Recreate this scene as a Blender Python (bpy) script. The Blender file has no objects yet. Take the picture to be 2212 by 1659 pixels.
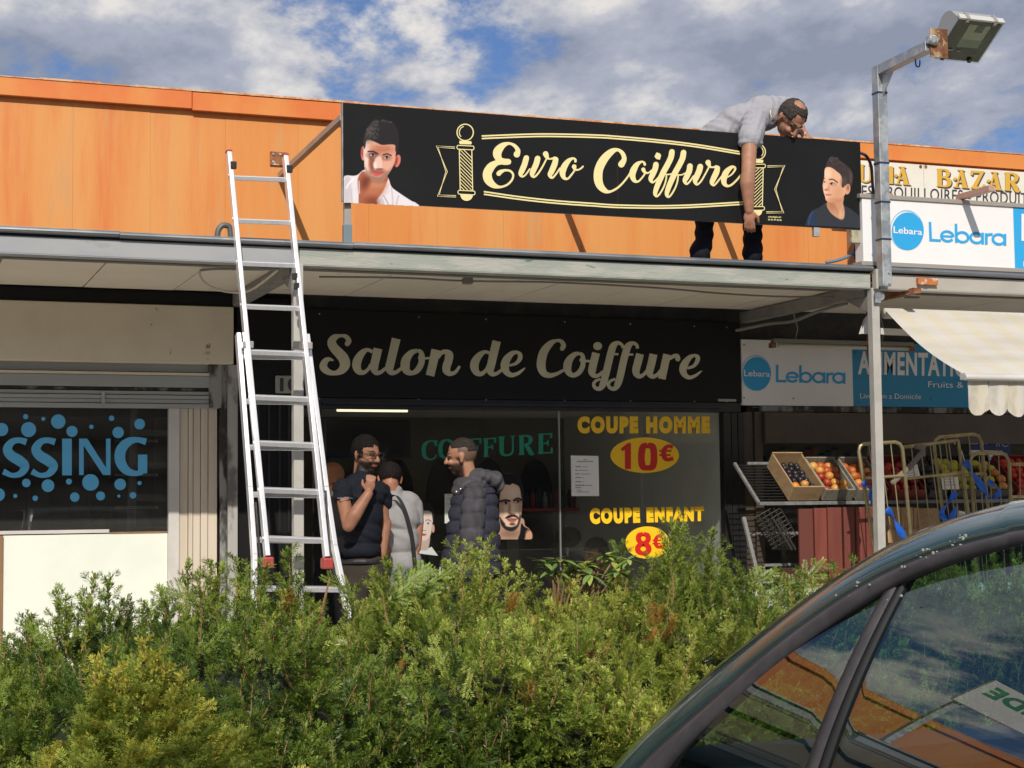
import bpy, math, random
import numpy as np
from mathutils import Vector, Matrix
random.seed(7); rng = np.random.default_rng(7)
SC = bpy.context.scene; COL = SC.collection
R = math.radians
# ------------------------------------------------------------------ camera
CH = 1.45                                   # camera height over the walkway
YAW, PITCH, ROLL, FPX = R(20.88422771), R(4.01364871), R(-0.63885814), 3616.957
_f = np.array([math.sin(YAW)*math.cos(PITCH), math.cos(YAW)*math.cos(PITCH), math.sin(PITCH)])
_r = np.array([math.cos(YAW), -math.sin(YAW), 0.0]); _u = np.cross(_r, _f)
RT = _r*math.cos(ROLL)+_u*math.sin(ROLL); UP = -_r*math.sin(ROLL)+_u*math.cos(ROLL); FW = _f
cam_d = bpy.data.cameras.new('camera'); cam = bpy.data.objects.new('camera', cam_d); COL.objects.link(cam)
cam.matrix_world = Matrix(((RT[0], UP[0], -FW[0], 0), (RT[1], UP[1], -FW[1], 0), (RT[2], UP[2], -FW[2], CH), (0, 0, 0, 1)))
cam_d.sensor_width = 36; cam_d.lens = FPX/2212*36; cam_d.clip_end = 2000; cam_d.clip_start = .05
SC.camera = cam
# ------------------------------------------------------------------ world and sun
SUN = np.array([-.33, -1.0, .815]); SUN /= np.linalg.norm(SUN)
w = bpy.data.worlds.new("World"); SC.world = w; w.use_nodes = True
nt = w.node_tree; nt.nodes.clear(); N = nt.nodes; L = nt.links
out = N.new('ShaderNodeOutputWorld'); bg = N.new('ShaderNodeBackground'); sky = N.new('ShaderNodeTexSky')
sky.sky_type = 'NISHITA'; sky.sun_disc = False
sky.sun_elevation = math.asin(SUN[2]); sky.sun_rotation = math.atan2(SUN[0], SUN[1])
sky.ozone_density = 2.0; sky.air_density = .8; sky.dust_density = .3
def wn(t, **k):
    n = N.new(t)
    for a, b in k.items(): setattr(n, a, b)
    return n
tc = wn('ShaderNodeTexCoord'); sep = wn('ShaderNodeSeparateXYZ'); L.new(tc.outputs['Generated'], sep.inputs[0])
def wmath(op, a, b=None, c=None):
    n = wn('ShaderNodeMath', operation=op)
    for i, v in enumerate((a, b, c)):
        if v is None: continue
        if isinstance(v, (int, float)): n.inputs[i].default_value = v
        else: L.new(v, n.inputs[i])
    return n.outputs[0]
zc = wmath('MAXIMUM', wmath('ADD', sep.outputs[2], .30), .06)
px = wmath('DIVIDE', sep.outputs[0], zc); py = wmath('DIVIDE', sep.outputs[1], zc)
comb = wn('ShaderNodeCombineXYZ'); L.new(px, comb.inputs[0]); L.new(py, comb.inputs[1])
def cloud(off, scale, detail, rough, dist):
    mp = wn('ShaderNodeMapping'); mp.inputs['Location'].default_value = off; mp.inputs['Rotation'].default_value = (0, 0, R(-22)); mp.inputs['Scale'].default_value = (1.0, .8, 1)
    L.new(comb.outputs[0], mp.inputs[0])
    n = wn('ShaderNodeTexNoise'); n.inputs['Scale'].default_value = scale; n.inputs['Detail'].default_value = detail
    n.inputs['Roughness'].default_value = rough; n.inputs['Distortion'].default_value = dist
    L.new(mp.outputs[0], n.inputs[0]); return n.outputs['Fac']
o0 = (3.1, 7.7, 2.0)
big = cloud(o0, 3.1, 12, .60, .10); fine = cloud((1.3, 4.4, 5), 13, 9, .62, .15); lit = cloud((o0[0]-.05, o0[1]-.08, 2.0), 3.1, 5, .5, .10)
dens = wmath('ADD', wmath('MULTIPLY', big, .72), wmath('MULTIPLY', fine, .28))
# more cloud to the right and low, open blue to the left: a slow gradient of cover over the sky, not of brightness
cov = wn('ShaderNodeMapRange'); cov.inputs['From Min'].default_value = .405; cov.inputs['From Max'].default_value = .498; cov.interpolation_type = 'SMOOTHSTEP'
slow = cloud((9.2, 1.7, 3), .55, 2, .5, 0)
L.new(wmath('ADD', dens, wmath('MULTIPLY', wmath('SUBTRACT', slow, .5), .3)), cov.inputs['Value'])
shade = wn('ShaderNodeMapRange'); shade.inputs['From Min'].default_value = -.13; shade.inputs['From Max'].default_value = .15
L.new(wmath('ADD', wmath('SUBTRACT', big, lit), wmath('MULTIPLY', wmath('SUBTRACT', fine, .5), .35)), shade.inputs['Value'])
cr = wn('ShaderNodeValToRGB'); cr.color_ramp.elements[0].color = (1.85, 2.1, 2.75, 1); cr.color_ramp.elements[1].color = (5.4, 5.2, 5.0, 1)
e = cr.color_ramp.elements.new(.5); e.color = (2.8, 3.0, 3.6, 1)
L.new(shade.outputs[0], cr.inputs[0])
mx = wn('ShaderNodeMix', data_type='RGBA'); L.new(cov.outputs[0], mx.inputs['Factor']); hs = wn('ShaderNodeMix', data_type='RGBA', blend_type='MULTIPLY'); hs.inputs['Factor'].default_value = 1; L.new(sky.outputs[0], hs.inputs['A']); hs.inputs['B'].default_value = (.42, .50, .63, 1); L.new(hs.outputs['Result'], mx.inputs['A']); L.new(cr.outputs[0], mx.inputs['B'])
L.new(mx.outputs['Result'], bg.inputs[0]); bg.inputs[1].default_value = .12; L.new(bg.outputs[0], out.inputs[0])
sd = bpy.data.lights.new('sun', 'SUN'); sd.energy = 3.15; sd.angle = R(.55); sd.color = (1, .93, .82)
so = bpy.data.objects.new('sun', sd); COL.objects.link(so); so.rotation_euler = Vector(SUN).to_track_quat('Z', 'Y').to_euler()
SC.view_settings.view_transform = 'Standard'; SC.view_settings.look = 'None'; SC.view_settings.exposure = 0.3; SC.view_settings.gamma = 1
SC.view_settings.use_curve_mapping = False
SC.render.engine = 'CYCLES'
try:
    SC.cycles.max_bounces = 8; SC.cycles.transparent_max_bounces = 12; SC.cycles.glossy_bounces = 4; SC.cycles.use_denoising = True
    SC.cycles.sample_clamp_indirect = 6
except Exception: pass
# ------------------------------------------------------------------ photo point -> point on a real plane of the place
def ray(x, y): return FW + RT*(x-1106)/FPX - UP*(y-829.5)/FPX
def W(x, y, Y):
    d = ray(x, y); t = Y/d[1]; return np.array([d[0]*t, Y, d[2]*t+CH])
def WX(x, y, X):
    d = ray(x, y); t = X/d[0]; return d*t+np.array([0, 0, CH])
def WZ(x, y, Z):
    d = ray(x, y); t = (Z-CH)/d[2]; return d*t+np.array([0, 0, CH])
def crop(x0, y0, full, view):                # crop pixels -> photo points
    s = full/view
    return lambda x, y: ((x0+x*s)*.54861, (y0+y*s)*.54861)
YC, YW, YS = 9.70, 11.55, 9.80              # canopy edge, shop wall, big sign
# ------------------------------------------------------------------ materials
def s2l(c):
    c = np.asarray(c, float)/255.0
    return np.where(c <= .04045, c/12.92, ((c+.055)/1.055)**2.4)
def mat(name, col, rough=.6, metal=0.0, col2=None, scale=6.0, detail=6, stretch=(1, 1, 1), lo=.4, hi=.65, bump=0.0, bscale=None, spec=.5, col3=None, scale3=30, lo3=.6, hi3=.7, coat=0.0, trans=0.0, roughvar=0.0, coords='Object', col4=None, scale4=3, lo4=.5, hi4=.7):
    m = bpy.data.materials.new(name); m.use_nodes = True; nt = m.node_tree; N = nt.nodes; L = nt.links
    b = N['Principled BSDF']; b.inputs['Roughness'].default_value = rough; b.inputs['Metallic'].default_value = metal
    b.inputs['Specular IOR Level'].default_value = spec; b.inputs['Coat Weight'].default_value = coat
    b.inputs['Base Color'].default_value = (*col, 1)
    if col2 is None and not bump and col3 is None: return m
    tc = N.new('ShaderNodeTexCoord'); mp = N.new('ShaderNodeMapping'); mp.inputs['Scale'].default_value = stretch; L.new(tc.outputs[coords], mp.inputs[0])
    def noise(sc, det):
        n = N.new('ShaderNodeTexNoise'); n.inputs['Scale'].default_value = sc; n.inputs['Detail'].default_value = det; n.inputs['Roughness'].default_value = .62
        L.new(mp.outputs[0], n.inputs[0]); return n.outputs['Fac']
    cur = None
    def layer(prev, c, fac):
        mx = N.new('ShaderNodeMix'); mx.data_type = 'RGBA'; L.new(fac, mx.inputs['Factor'])
        if prev is None: mx.inputs['A'].default_value = (*col, 1)
        else: L.new(prev, mx.inputs['A'])
        mx.inputs['B'].default_value = (*c, 1); return mx.outputs['Result']
    def rangefac(n, a, b2):
        mr = N.new('ShaderNodeMapRange'); mr.interpolation_type = 'SMOOTHSTEP'; mr.inputs['From Min'].default_value = a; mr.inputs['From Max'].default_value = b2; L.new(n, mr.inputs['Value']); return mr.outputs[0]
    if col2 is not None:
        n1 = noise(scale, detail); f1 = rangefac(n1, lo, hi); cur = layer(cur, col2, f1)
        if roughvar:
            ma = N.new('ShaderNodeMath'); ma.operation = 'MULTIPLY_ADD'; L.new(f1, ma.inputs[0]); ma.inputs[1].default_value = roughvar; ma.inputs[2].default_value = rough; L.new(ma.outputs[0], b.inputs['Roughness'])
    if col3 is not None: cur = layer(cur, col3, rangefac(noise(scale3, 8), lo3, hi3))
    if col4 is not None: cur = layer(cur, col4, rangefac(noise(scale4, 10), lo4, hi4))
    if cur is not None: L.new(cur, b.inputs['Base Color'])
    if bump:
        bp = N.new('ShaderNodeBump'); bp.inputs['Strength'].default_value = 1; bp.inputs['Distance'].default_value = bump
        L.new(noise(bscale or scale*4, 5), bp.inputs['Height']); L.new(bp.outputs[0], b.inputs['Normal'])
    return m
def vmat(name, rough=.6, trans=0.0, spec=.4, emit=0):
    m = bpy.data.materials.new(name); m.use_nodes = True; N = m.node_tree.nodes; L = m.node_tree.links
    b = N['Principled BSDF']; b.inputs['Roughness'].default_value = rough; b.inputs['Specular IOR Level'].default_value = spec
    a = N.new('ShaderNodeAttribute'); a.attribute_name = 'Col'; L.new(a.outputs['Color'], b.inputs['Base Color'])
    if trans:
        t = N.new('ShaderNodeBsdfTranslucent'); L.new(a.outputs['Color'], t.inputs[0]); mx = N.new('ShaderNodeMixShader'); mx.inputs[0].default_value = trans
        L.new(b.outputs[0], mx.inputs[1]); L.new(t.outputs[0], mx.inputs[2]); L.new(mx.outputs[0], N['Material Output'].inputs[0])
    return m
def glassmat(name, tint=(.9, .95, .93), rough=0.0, ior=1.5, dirt=.0, twosided=False):
    m = bpy.data.materials.new(name); m.use_nodes = True; nt = m.node_tree; N = nt.nodes; L = nt.links; N.clear()
    o = N.new('ShaderNodeOutputMaterial'); tr = N.new('ShaderNodeBsdfTransparent'); tr.inputs[0].default_value = (*tint, 1)
    gl = N.new('ShaderNodeBsdfGlossy'); gl.inputs['Roughness'].default_value = rough; gl.inputs[0].default_value = (1, 1, 1, 1)
    fr = N.new('ShaderNodeFresnel'); fr.inputs[0].default_value = ior
    ge = N.new('ShaderNodeNewGeometry'); inv = N.new('ShaderNodeMath'); inv.operation = 'SUBTRACT'; inv.inputs[0].default_value = 1; L.new(ge.outputs['Backfacing'], inv.inputs[1]); mul = N.new('ShaderNodeMath'); mul.operation = 'MULTIPLY'; L.new(fr.outputs[0], mul.inputs[0]); L.new(inv.outputs[0], mul.inputs[1])
    mx = N.new('ShaderNodeMixShader'); L.new((mul if not twosided else fr).outputs[0], mx.inputs[0]); L.new(tr.outputs[0], mx.inputs[1]); L.new(gl.outputs[0], mx.inputs[2])
    cur = mx.outputs[0]
    if dirt:
        df = N.new('ShaderNodeBsdfDiffuse'); df.inputs[0].default_value = (.5, .5, .48, 1); n = N.new('ShaderNodeTexNoise'); n.inputs['Scale'].default_value = 3; n.inputs['Detail'].default_value = 8
        mr = N.new('ShaderNodeMapRange'); mr.inputs['From Min'].default_value = .35; mr.inputs['From Max'].default_value = .8; mr.inputs['To Max'].default_value = dirt; L.new(n.outputs['Fac'], mr.inputs['Value'])
        m2 = N.new('ShaderNodeMixShader'); L.new(mr.outputs[0], m2.inputs[0]); L.new(cur, m2.inputs[1]); L.new(df.outputs[0], m2.inputs[2]); cur = m2.outputs[0]
    L.new(cur, o.inputs[0]); return m
# ------------------------------------------------------------------ object helpers
def tag(o, label=None, cat=None, group=None, kind=None):
    if label: o['label'] = label
    if cat: o['category'] = cat
    if group: o['group'] = group
    if kind: o['kind'] = kind
    return o
def thing(name, label, cat, loc=(0, 0, 0), group=None):
    o = bpy.data.objects.new(name, None); COL.objects.link(o); o.location = [float(v) for v in loc]; o.empty_display_size = .1
    return tag(o, label, cat, group)
class MB:
    def __init__(s): s.v = []; s.f = []; s.c = None; s.mi = []
    def add(s, vs, fs, mi=0):
        b = len(s.v); s.v += [tuple(float(q) for q in p) for p in vs]; s.f += [tuple(i+b for i in f) for f in fs]; s.mi += [mi]*len(fs); return s
    def box(s, x0, x1, y0, y1, z0, z1, mi=0):
        return s.add([(x0, y0, z0), (x1, y0, z0), (x1, y1, z0), (x0, y1, z0), (x0, y0, z1), (x1, y0, z1), (x1, y1, z1), (x0, y1, z1)],
                     [(0, 3, 2, 1), (4, 5, 6, 7), (0, 1, 5, 4), (1, 2, 6, 5), (2, 3, 7, 6), (3, 0, 4, 7)], mi)
    def beam(s, p, q, w, h, up=(0, 0, 1), mi=0):        # box section along p->q, w sideways, h along up
        p = np.array(p, float); q = np.array(q, float); d = q-p; d /= np.linalg.norm(d); a = np.cross(d, up); a /= np.linalg.norm(a); b = np.cross(a, d)
        vs = [e+a*i*w/2+b*j*h/2 for e in (p, q) for i, j in ((-1, -1), (1, -1), (1, 1), (-1, 1))]
        return s.add(vs, [(0, 1, 2, 3), (7, 6, 5, 4), (0, 4, 5, 1), (1, 5, 6, 2), (2, 6, 7, 3), (3, 7, 4, 0)], mi)
    def tube(s, pts, r, n=8, closed=False, mi=0, cap=True):
        P = [np.array(p, float) for p in pts]; rs = r if hasattr(r, '__len__') else [r]*len(P); b0 = len(s.v); rings = []
        prev = None
        for i, p in enumerate(P):
            d = P[min(i+1, len(P)-1)]-P[max(i-1, 0)] if not closed else P[(i+1) % len(P)]-P[i-1]
            d = d/(np.linalg.norm(d)+1e-9)
            a = np.cross(d, (0, 0, 1)) if prev is None else prev-d*np.dot(prev, d)
            if np.linalg.norm(a) < 1e-3: a = np.cross(d, (0, 1, 0))
            a = a/np.linalg.norm(a); prev = a; b = np.cross(d, a)
            rings.append([p+(a*math.cos(t)+b*math.sin(t))*rs[i] for t in np.linspace(0, 2*math.pi, n, endpoint=False)])
        fs = []; m = len(P)
        for i in range(m if closed else m-1):
            for k in range(n):
                i2 = (i+1) % m; fs.append((i*n+k, i*n+(k+1) % n, i2*n+(k+1) % n, i2*n+k))
        if cap and not closed: fs += [tuple(range(n))[::-1], tuple((m-1)*n+k for k in range(n))]
        return s.add([p for rg in rings for p in rg], fs, mi)
    def quad(s, a, b, c, d, mi=0): return s.add([a, b, c, d], [(0, 1, 2, 3)], mi)
    def ell(s, c, rad, seg=12, ring=8, rot=None, mi=0):
        vs = []; c = np.array(c, float)
        for i in range(ring+1):
            th = math.pi*i/ring
            for k in range(seg):
                ph = 2*math.pi*k/seg; p = np.array([math.sin(th)*math.cos(ph)*rad[0], math.sin(th)*math.sin(ph)*rad[1], math.cos(th)*rad[2]])
                if rot is not None: p = rot@p
                vs.append(c+p)
        fs = [(i*seg+k, (i+1)*seg+k, (i+1)*seg+(k+1) % seg, i*seg+(k+1) % seg) for i in range(ring) for k in range(seg)]
        return s.add(vs, fs, mi)
    def build(s, name, mats, parent=None, smooth=False, bevel=0, auto=False):
        me = bpy.data.meshes.new(name); me.from_pydata(s.v, [], s.f); me.validate(verbose=False)
        if not isinstance(mats, (list, tuple)): mats = [mats]
        for m in mats: me.materials.append(m)
        if len(me.polygons) == len(s.mi) and any(s.mi): me.polygons.foreach_set('material_index', s.mi)
        if smooth: me.polygons.foreach_set('use_smooth', [True]*len(me.polygons))
        me.update(); o = bpy.data.objects.new(name, me); COL.objects.link(o)
        if parent is not None: o.parent = parent; o.matrix_parent_inverse = Matrix.Translation(-Vector(parent.location)) if parent.location.length else Matrix()
        if bevel:
            bm = o.modifiers.new('b', 'BEVEL'); bm.width = bevel; bm.segments = 2; bm.limit_method = 'ANGLE'
        return o
def npmesh(name, V, F, mats, parent=None, cols=None, smooth=False, loopcols=None):
    """V (n,3), F (m,k) arrays"""
    V = np.asarray(V, np.float32); F = np.asarray(F, np.int32); me = bpy.data.meshes.new(name); k = F.shape[1]
    me.vertices.add(len(V)); me.vertices.foreach_set('co', V.ravel()); me.loops.add(F.size); me.loops.foreach_set('vertex_index', F.ravel())
    me.polygons.add(len(F)); me.polygons.foreach_set('loop_start', np.arange(len(F), dtype=np.int32)*k)
    try: me.polygons.foreach_set('loop_total', np.full(len(F), k, np.int32))
    except Exception: pass
    if smooth: me.polygons.foreach_set('use_smooth', np.ones(len(F), bool))
    me.update(calc_edges=True)
    if cols is not None:
        a = me.color_attributes.new('Col', 'FLOAT_COLOR', 'POINT'); c4 = np.ones((len(V), 4), np.float32); c4[:, :3] = cols; a.data.foreach_set('color', c4.ravel())
    if not isinstance(mats, (list, tuple)): mats = [mats]
    for m in mats: me.materials.append(m)
    o = bpy.data.objects.new(name, me); COL.objects.link(o)
    if parent is not None: o.parent = parent; o.matrix_parent_inverse = Matrix.Translation(-Vector(parent.location)) if parent.location.length else Matrix()
    return o
def copy_tree(o, parent=None, top=True):
    c = o.copy(); COL.objects.link(c)
    if parent is not None: c.parent = parent
    for ch in o.children: copy_tree(ch, c, False)
    return c
def cat_rom(P, n=6, closed=False):
    P = np.asarray(P, float); m = len(P); out = []
    for i in range(m if closed else m-1):
        p1 = P[i]; p2 = P[(i+1) % m]
        p0 = P[i-1] if (i > 0 or closed) else 2*p1-p2
        p3 = P[(i+2) % m] if (i+2 < m or closed) else 2*p2-p1
        for t in np.linspace(0, 1, n, endpoint=False):
            out.append(.5*((2*p1)+(-p0+p2)*t+(2*p0-5*p1+4*p2-p3)*t*t+(-p0+3*p1-3*p2+p3)*t**3))
    if not closed: out.append(P[-1])
    return np.array(out)
# flat print: strokes, polygons, discs in crop pixels, laid on the plane Y
class Print:
    def __init__(s, cf, Y): s.cf = cf; s.Y = Y; s.mb = MB(); s.k = 0
    def _p(s, x, y): return W(*s.cf(x, y), s.Y-s.k*.00012)
    def stroke(s, pts, n=6, round_ends=True, smooth=True):
        s.k += 1; C = cat_rom(pts, n) if smooth else np.array(pts, float); m = len(C); vs = []
        for i in range(m):
            d = C[min(i+1, m-1), :2]-C[max(i-1, 0), :2]; d /= np.linalg.norm(d)+1e-9; q = np.array([-d[1], d[0]]); h = C[i, 2]/2
            vs += [s._p(*(C[i, :2]+q*h)), s._p(*(C[i, :2]-q*h))]
        s.mb.add(vs, [(2*i, 2*i+1, 2*i+3, 2*i+2) for i in range(m-1)])
        if round_ends:
            for i in (0, m-1): s.disc(C[i, 0], C[i, 1], C[i, 2]/2*.98)
        return s
    def flat(s, pts, n=6): return s.stroke(pts, n, False)
    def disc(s, x, y, r, ry=None, n=20):
        s.k += 1; ry = ry or r
        s.mb.add([s._p(x+r*math.cos(t), y+ry*math.sin(t)) for t in np.linspace(0, 2*math.pi, n, endpoint=False)], [tuple(range(n))]); return s
    def poly(s, pts): s.k += 1; s.mb.add([s._p(*p) for p in pts], [tuple(range(len(pts)))]); return s
    def rect(s, x0, y0, x1, y1): return s.poly([(x0, y0), (x1, y0), (x1, y1), (x0, y1)])
    def ring(s, cx, cy, rx, ry, w, a0=0, a1=2*math.pi, n=40): return s.stroke([(cx+rx*math.cos(t), cy+ry*math.sin(t), w) for t in np.linspace(a0, a1, n)], 1, False, False)
    def build(s, name, m, parent): return s.mb.build(name, m, parent)
_txt = {}
def text_mesh(txt, bold=0.0, spacing=1.0):
    c = bpy.data.curves.new('t', 'FONT'); c.body = txt; c.offset = bold; c.space_character = spacing; c.resolution_u = 4
    o = bpy.data.objects.new('t', c); COL.objects.link(o); dg = bpy.context.evaluated_depsgraph_get(); me = bpy.data.meshes.new_from_object(o.evaluated_get(dg))
    V = np.array([v.co[:2] for v in me.vertices]); F = [tuple(p.vertices) for p in me.polygons]; bpy.data.objects.remove(o); bpy.data.meshes.remove(me); return V, F
def text(txt, TL, TR, BR, BL, Y, m, parent, bold=0.0, spacing=1.0, name='lettering', extra=0.0, plane='Y', mapper=None, mirror=False):
    """writes txt into the quad of photo points TL TR BR BL on plane Y"""
    V, F = text_mesh(txt, bold, spacing); lo = V.min(0); hi = V.max(0); U = (V-lo)/(hi-lo)
    if mirror: U[:, 0] = 1-U[:, 0]
    if mapper is None: c = [W(*p, Y) for p in (TL, TR, BR, BL)]
    else: c = [np.array(p, float) for p in (TL, TR, BR, BL)]
    P = [c[3]*(1-u)*(1-v)+c[2]*u*(1-v)+c[1]*u*v+c[0]*(1-u)*v for u, v in U]
    return MB().add(P, F).build(name, m, parent)
# soft painter for printed portraits: colours per vertex of a fine sheet
class Paint:
    def __init__(s, x0, y0, x1, y1, step):
        s.xs = np.arange(x0, x1+step, step); s.ys = np.arange(y0, y1+step, step); s.X, s.Yy = np.meshgrid(s.xs, s.ys)
        s.C = np.zeros(s.X.shape+(3,)); s.A = np.zeros(s.X.shape)
    def _blend(s, a, col, cover=True):
        a = np.clip(a, 0, 1); s.C = s.C*(1-a[..., None])+np.array(col, float)*a[..., None]
        if cover: s.A = np.maximum(s.A, a)
    def ell(s, cx, cy, rx, ry, col, soft=.15, alpha=1, rot=0, cover=False):
        dx = s.X-cx; dy = s.Yy-cy; c, q = math.cos(rot), math.sin(rot); u = (dx*c+dy*q)/rx; v = (-dx*q+dy*c)/ry
        s._blend(np.clip((1+soft/2-np.sqrt(u*u+v*v))/soft, 0, 1)*alpha, col, cover); return s
    def poly(s, pts, col, soft=10, alpha=1, smooth=True, cover=True):
        P = cat_rom(pts, 4, True) if smooth else np.array(pts, float)
        D = np.full(s.X.shape, 1e9); ins = np.zeros(s.X.shape, bool)
        for i in range(len(P)):
            a = P[i-1]; b = P[i]; ab = b-a; t = np.clip(((s.X-a[0])*ab[0]+(s.Yy-a[1])*ab[1])/(ab@ab+1e-9), 0, 1)
            D = np.minimum(D, np.hypot(s.X-a[0]-t*ab[0], s.Yy-a[1]-t*ab[1]))
            cond = ((a[1] > s.Yy) != (b[1] > s.Yy)); xx = a[0]+(s.Yy-a[1])*ab[0]/(ab[1] if abs(ab[1]) > 1e-9 else 1e-9); ins ^= cond & (s.X < xx)
        s._blend(np.clip(np.where(ins, D, -D)/soft+.5, 0, 1)*alpha, col, cover); return s
    def line(s, pts, w, col, soft=6, alpha=1):
        P = cat_rom(pts, 4); D = np.full(s.X.shape, 1e9)
        for i in range(1, len(P)):
            a = P[i-1]; ab = P[i]-a; t = np.clip(((s.X-a[0])*ab[0]+(s.Yy-a[1])*ab[1])/(ab@ab+1e-9), 0, 1); D = np.minimum(D, np.hypot(s.X-a[0]-t*ab[0], s.Yy-a[1]-t*ab[1]))
        s._blend(np.clip((w/2-D)/soft+.5, 0, 1)*alpha, col, False); return s
    def speck(s, region_a, col, amt):
        s._blend((rng.random(s.X.shape) < amt)*region_a*.6, col, False)
    def build(s, name, cf, Y, m, parent, clipf=None):
        ny, nx = s.X.shape; P = np.array([W(*cf(x, y), Y) for y, x in zip(s.Yy.ravel(), s.X.ravel())])
        idx = np.arange(ny*nx).reshape(ny, nx); F = np.stack([idx[:-1, :-1], idx[1:, :-1], idx[1:, 1:], idx[:-1, 1:]], -1).reshape(-1, 4)
        A = s.A.ravel(); keep = (A[F] > .5).sum(1) >= 2
        if clipf is not None: keep &= np.array([clipf(*cf(s.X.ravel()[i], s.Yy.ravel()[i])) for i in F[:, 0]])
        F = F[keep]; used, inv = np.unique(F, return_inverse=True)
        return npmesh(name, P[used], inv.reshape(-1, 4), m, parent, cols=s2l(np.clip(s.C.reshape(-1, 3)[used], 0, 255)))
# ================================================================== MATERIALS
M = {}
M['orange'] = mat('orange_cladding', (.69, .25, .055), .6, col2=(.71, .315, .09), scale=1.1, stretch=(1.6, 1, .16), lo=.35, hi=.62, bump=.0015, bscale=60, col3=(.66, .155, .036), scale3=2.4, lo3=.50, hi3=.78, col4=(.60, .31, .12), scale4=6, lo4=.55, hi4=.74)
M['orange_cap'] = mat('orange_cap_flashing', (.72, .26, .06), .55, col2=(.70, .17, .035), scale=1.6, stretch=(1, 1, .5), col3=(.82, .72, .6), scale3=14, lo3=.70, hi3=.74, bump=.001)
M['capedge'] = mat('flaked_cap_edge', (.70, .46, .28), .8, col2=(.60, .24, .09), scale=14, lo=.42, hi=.6)
M['roof'] = mat('roof_felt', (.08, .08, .08), .9, col2=(.12, .11, .1), scale=5)
M['fascia'] = mat('grey_painted_fascia', (.33, .345, .375), .45, col2=(.38, .39, .40), scale=2.5, stretch=(.4, 1, 1), bump=.0006, col3=(.24, .24, .24), scale3=9, lo3=.62, hi3=.7)
M['fascia_peel'] = mat('peeling_painted_fascia', (.42, .42, .38), .6, col2=(.33, .36, .32), scale=7, stretch=(.35, 1, 1.8), lo=.42, hi=.56, bump=.004, bscale=40, col3=(.10, .20, .15), scale3=16, lo3=.645, hi3=.66)
M['fascia_warm'] = mat('warm_grey_fascia', (.45, .42, .38), .5, col2=(.40, .38, .34), scale=2.5)
M['zinc'] = mat('zinc_flashing', (.26, .28, .30), .35, .75, col2=(.38, .39, .40), scale=5, stretch=(.25, 1, 1), roughvar=.15, bump=.002, bscale=8)
M['void'] = mat('gap_shade_black', (.012, .011, .010), .9)  # near-black colour stands in for the shade inside gaps
M['soffit'] = mat('soffit_board', (.80, .74, .62), .7, col2=(.72, .66, .55), scale=1.3, lo=.4, hi=.7, col3=(.40, .36, .29), scale3=5, lo3=.6, hi3=.78, bump=.0008, bscale=30)
M['postgrey'] = mat('grey_painted_post', (.47, .455, .42), .45, col2=(.41, .40, .375), scale=7, col3=(.5, .42, .26), scale3=22, lo3=.68, hi3=.70)
M['galv'] = mat('galvanised_steel', (.36, .39, .41), .38, .6, col2=(.50, .53, .54), scale=11, lo=.42, hi=.62, roughvar=.2, bump=.0005, bscale=40)
M['alu'] = mat('ladder_aluminium', (.82, .82, .84), .30, .55, col2=(.62, .62, .66), scale=14, stretch=(1, 1, .3), roughvar=.22, lo=.45, hi=.7)
M['black_plastic'] = mat('black_plastic', (.02, .02, .022), .45)
M['red_plastic'] = mat('red_rubber', (.42, .06, .05), .5)
M['rust'] = mat('rusty_steel', (.17, .065, .03), .85, col2=(.36, .15, .06), scale=14, bump=.002, col3=(.55, .48, .4), scale3=9, lo3=.6, hi3=.63)
M['rustlight'] = mat('rust_and_white_paint', (.62, .55, .47), .7, col2=(.50, .16, .045), scale=7, lo=.46, hi=.52)
M['cream'] = mat('cream_lintel', (.70, .63, .50), .75, col2=(.62, .55, .43), scale=1.4, lo=.42, hi=.68, col3=(.22, .19, .15), scale3=11, lo3=.66, hi3=.74, bump=.001)
M['shutter'] = mat('shutter_aluminium', (.40, .42, .42), .5, .2, col2=(.34, .35, .34), scale=2, stretch=(.2, 1, 1), col3=(.06, .055, .05), scale3=4.5, lo3=.62, hi3=.72)
M['soot'] = mat('soot_black', (.05, .045, .04), .85, col2=(.25, .24, .22), scale=9, lo=.5, hi=.62)
M['sooty'] = mat('sooty_grey_post', (.30, .30, .29), .7, col2=(.035, .03, .028), scale=6, stretch=(1, 1, .35), lo=.43, hi=.56)
M['white_upvc'] = mat('white_upvc', (.62, .60, .58), .4, col2=(.55, .53, .5), scale=3)
M['fluted'] = mat('yellowed_plastic_panel', (.64, .56, .46), .5, col2=(.57, .49, .39), scale=4, stretch=(3, 1, .25), col3=(.25, .21, .17), scale3=13, lo3=.70, hi3=.74)
M['whiteboard'] = mat('white_glazed_board', (.80, .84, .76), .35, col2=(.76, .80, .72), scale=2, col3=(.62, .64, .58), scale3=12, lo3=.70, hi3=.74)
M['wood'] = mat('brown_timber', (.30, .17, .08), .6, col2=(.22, .12, .06), scale=8, stretch=(1, 1, .2))
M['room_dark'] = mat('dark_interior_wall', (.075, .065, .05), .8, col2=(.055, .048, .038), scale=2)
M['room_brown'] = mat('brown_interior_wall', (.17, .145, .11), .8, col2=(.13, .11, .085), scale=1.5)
M['room_grey'] = mat('grey_interior_partition', (.74, .73, .70), .6, col2=(.68, .67, .645), scale=1)
M['ceiling_in'] = mat('interior_ceiling', (.72, .69, .60), .7)
M['floor_in'] = mat('interior_floor_tiles', (.50, .48, .44), .35)
M['glass'] = glassmat('window_glass', (.90, .92, .90), dirt=.03)
M['glassd'] = glassmat('dusty_window_glass', (.62, .64, .60), dirt=.12)
M['black'] = mat('black_satin_frame', (.013, .013, .014), .35, col2=(.02, .02, .02), scale=5)
M['signblack'] = mat('black_sign_face', (.010, .0105, .0105), .40, col2=(.013, .0135, .0135), scale=1.2, spec=.22)
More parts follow.
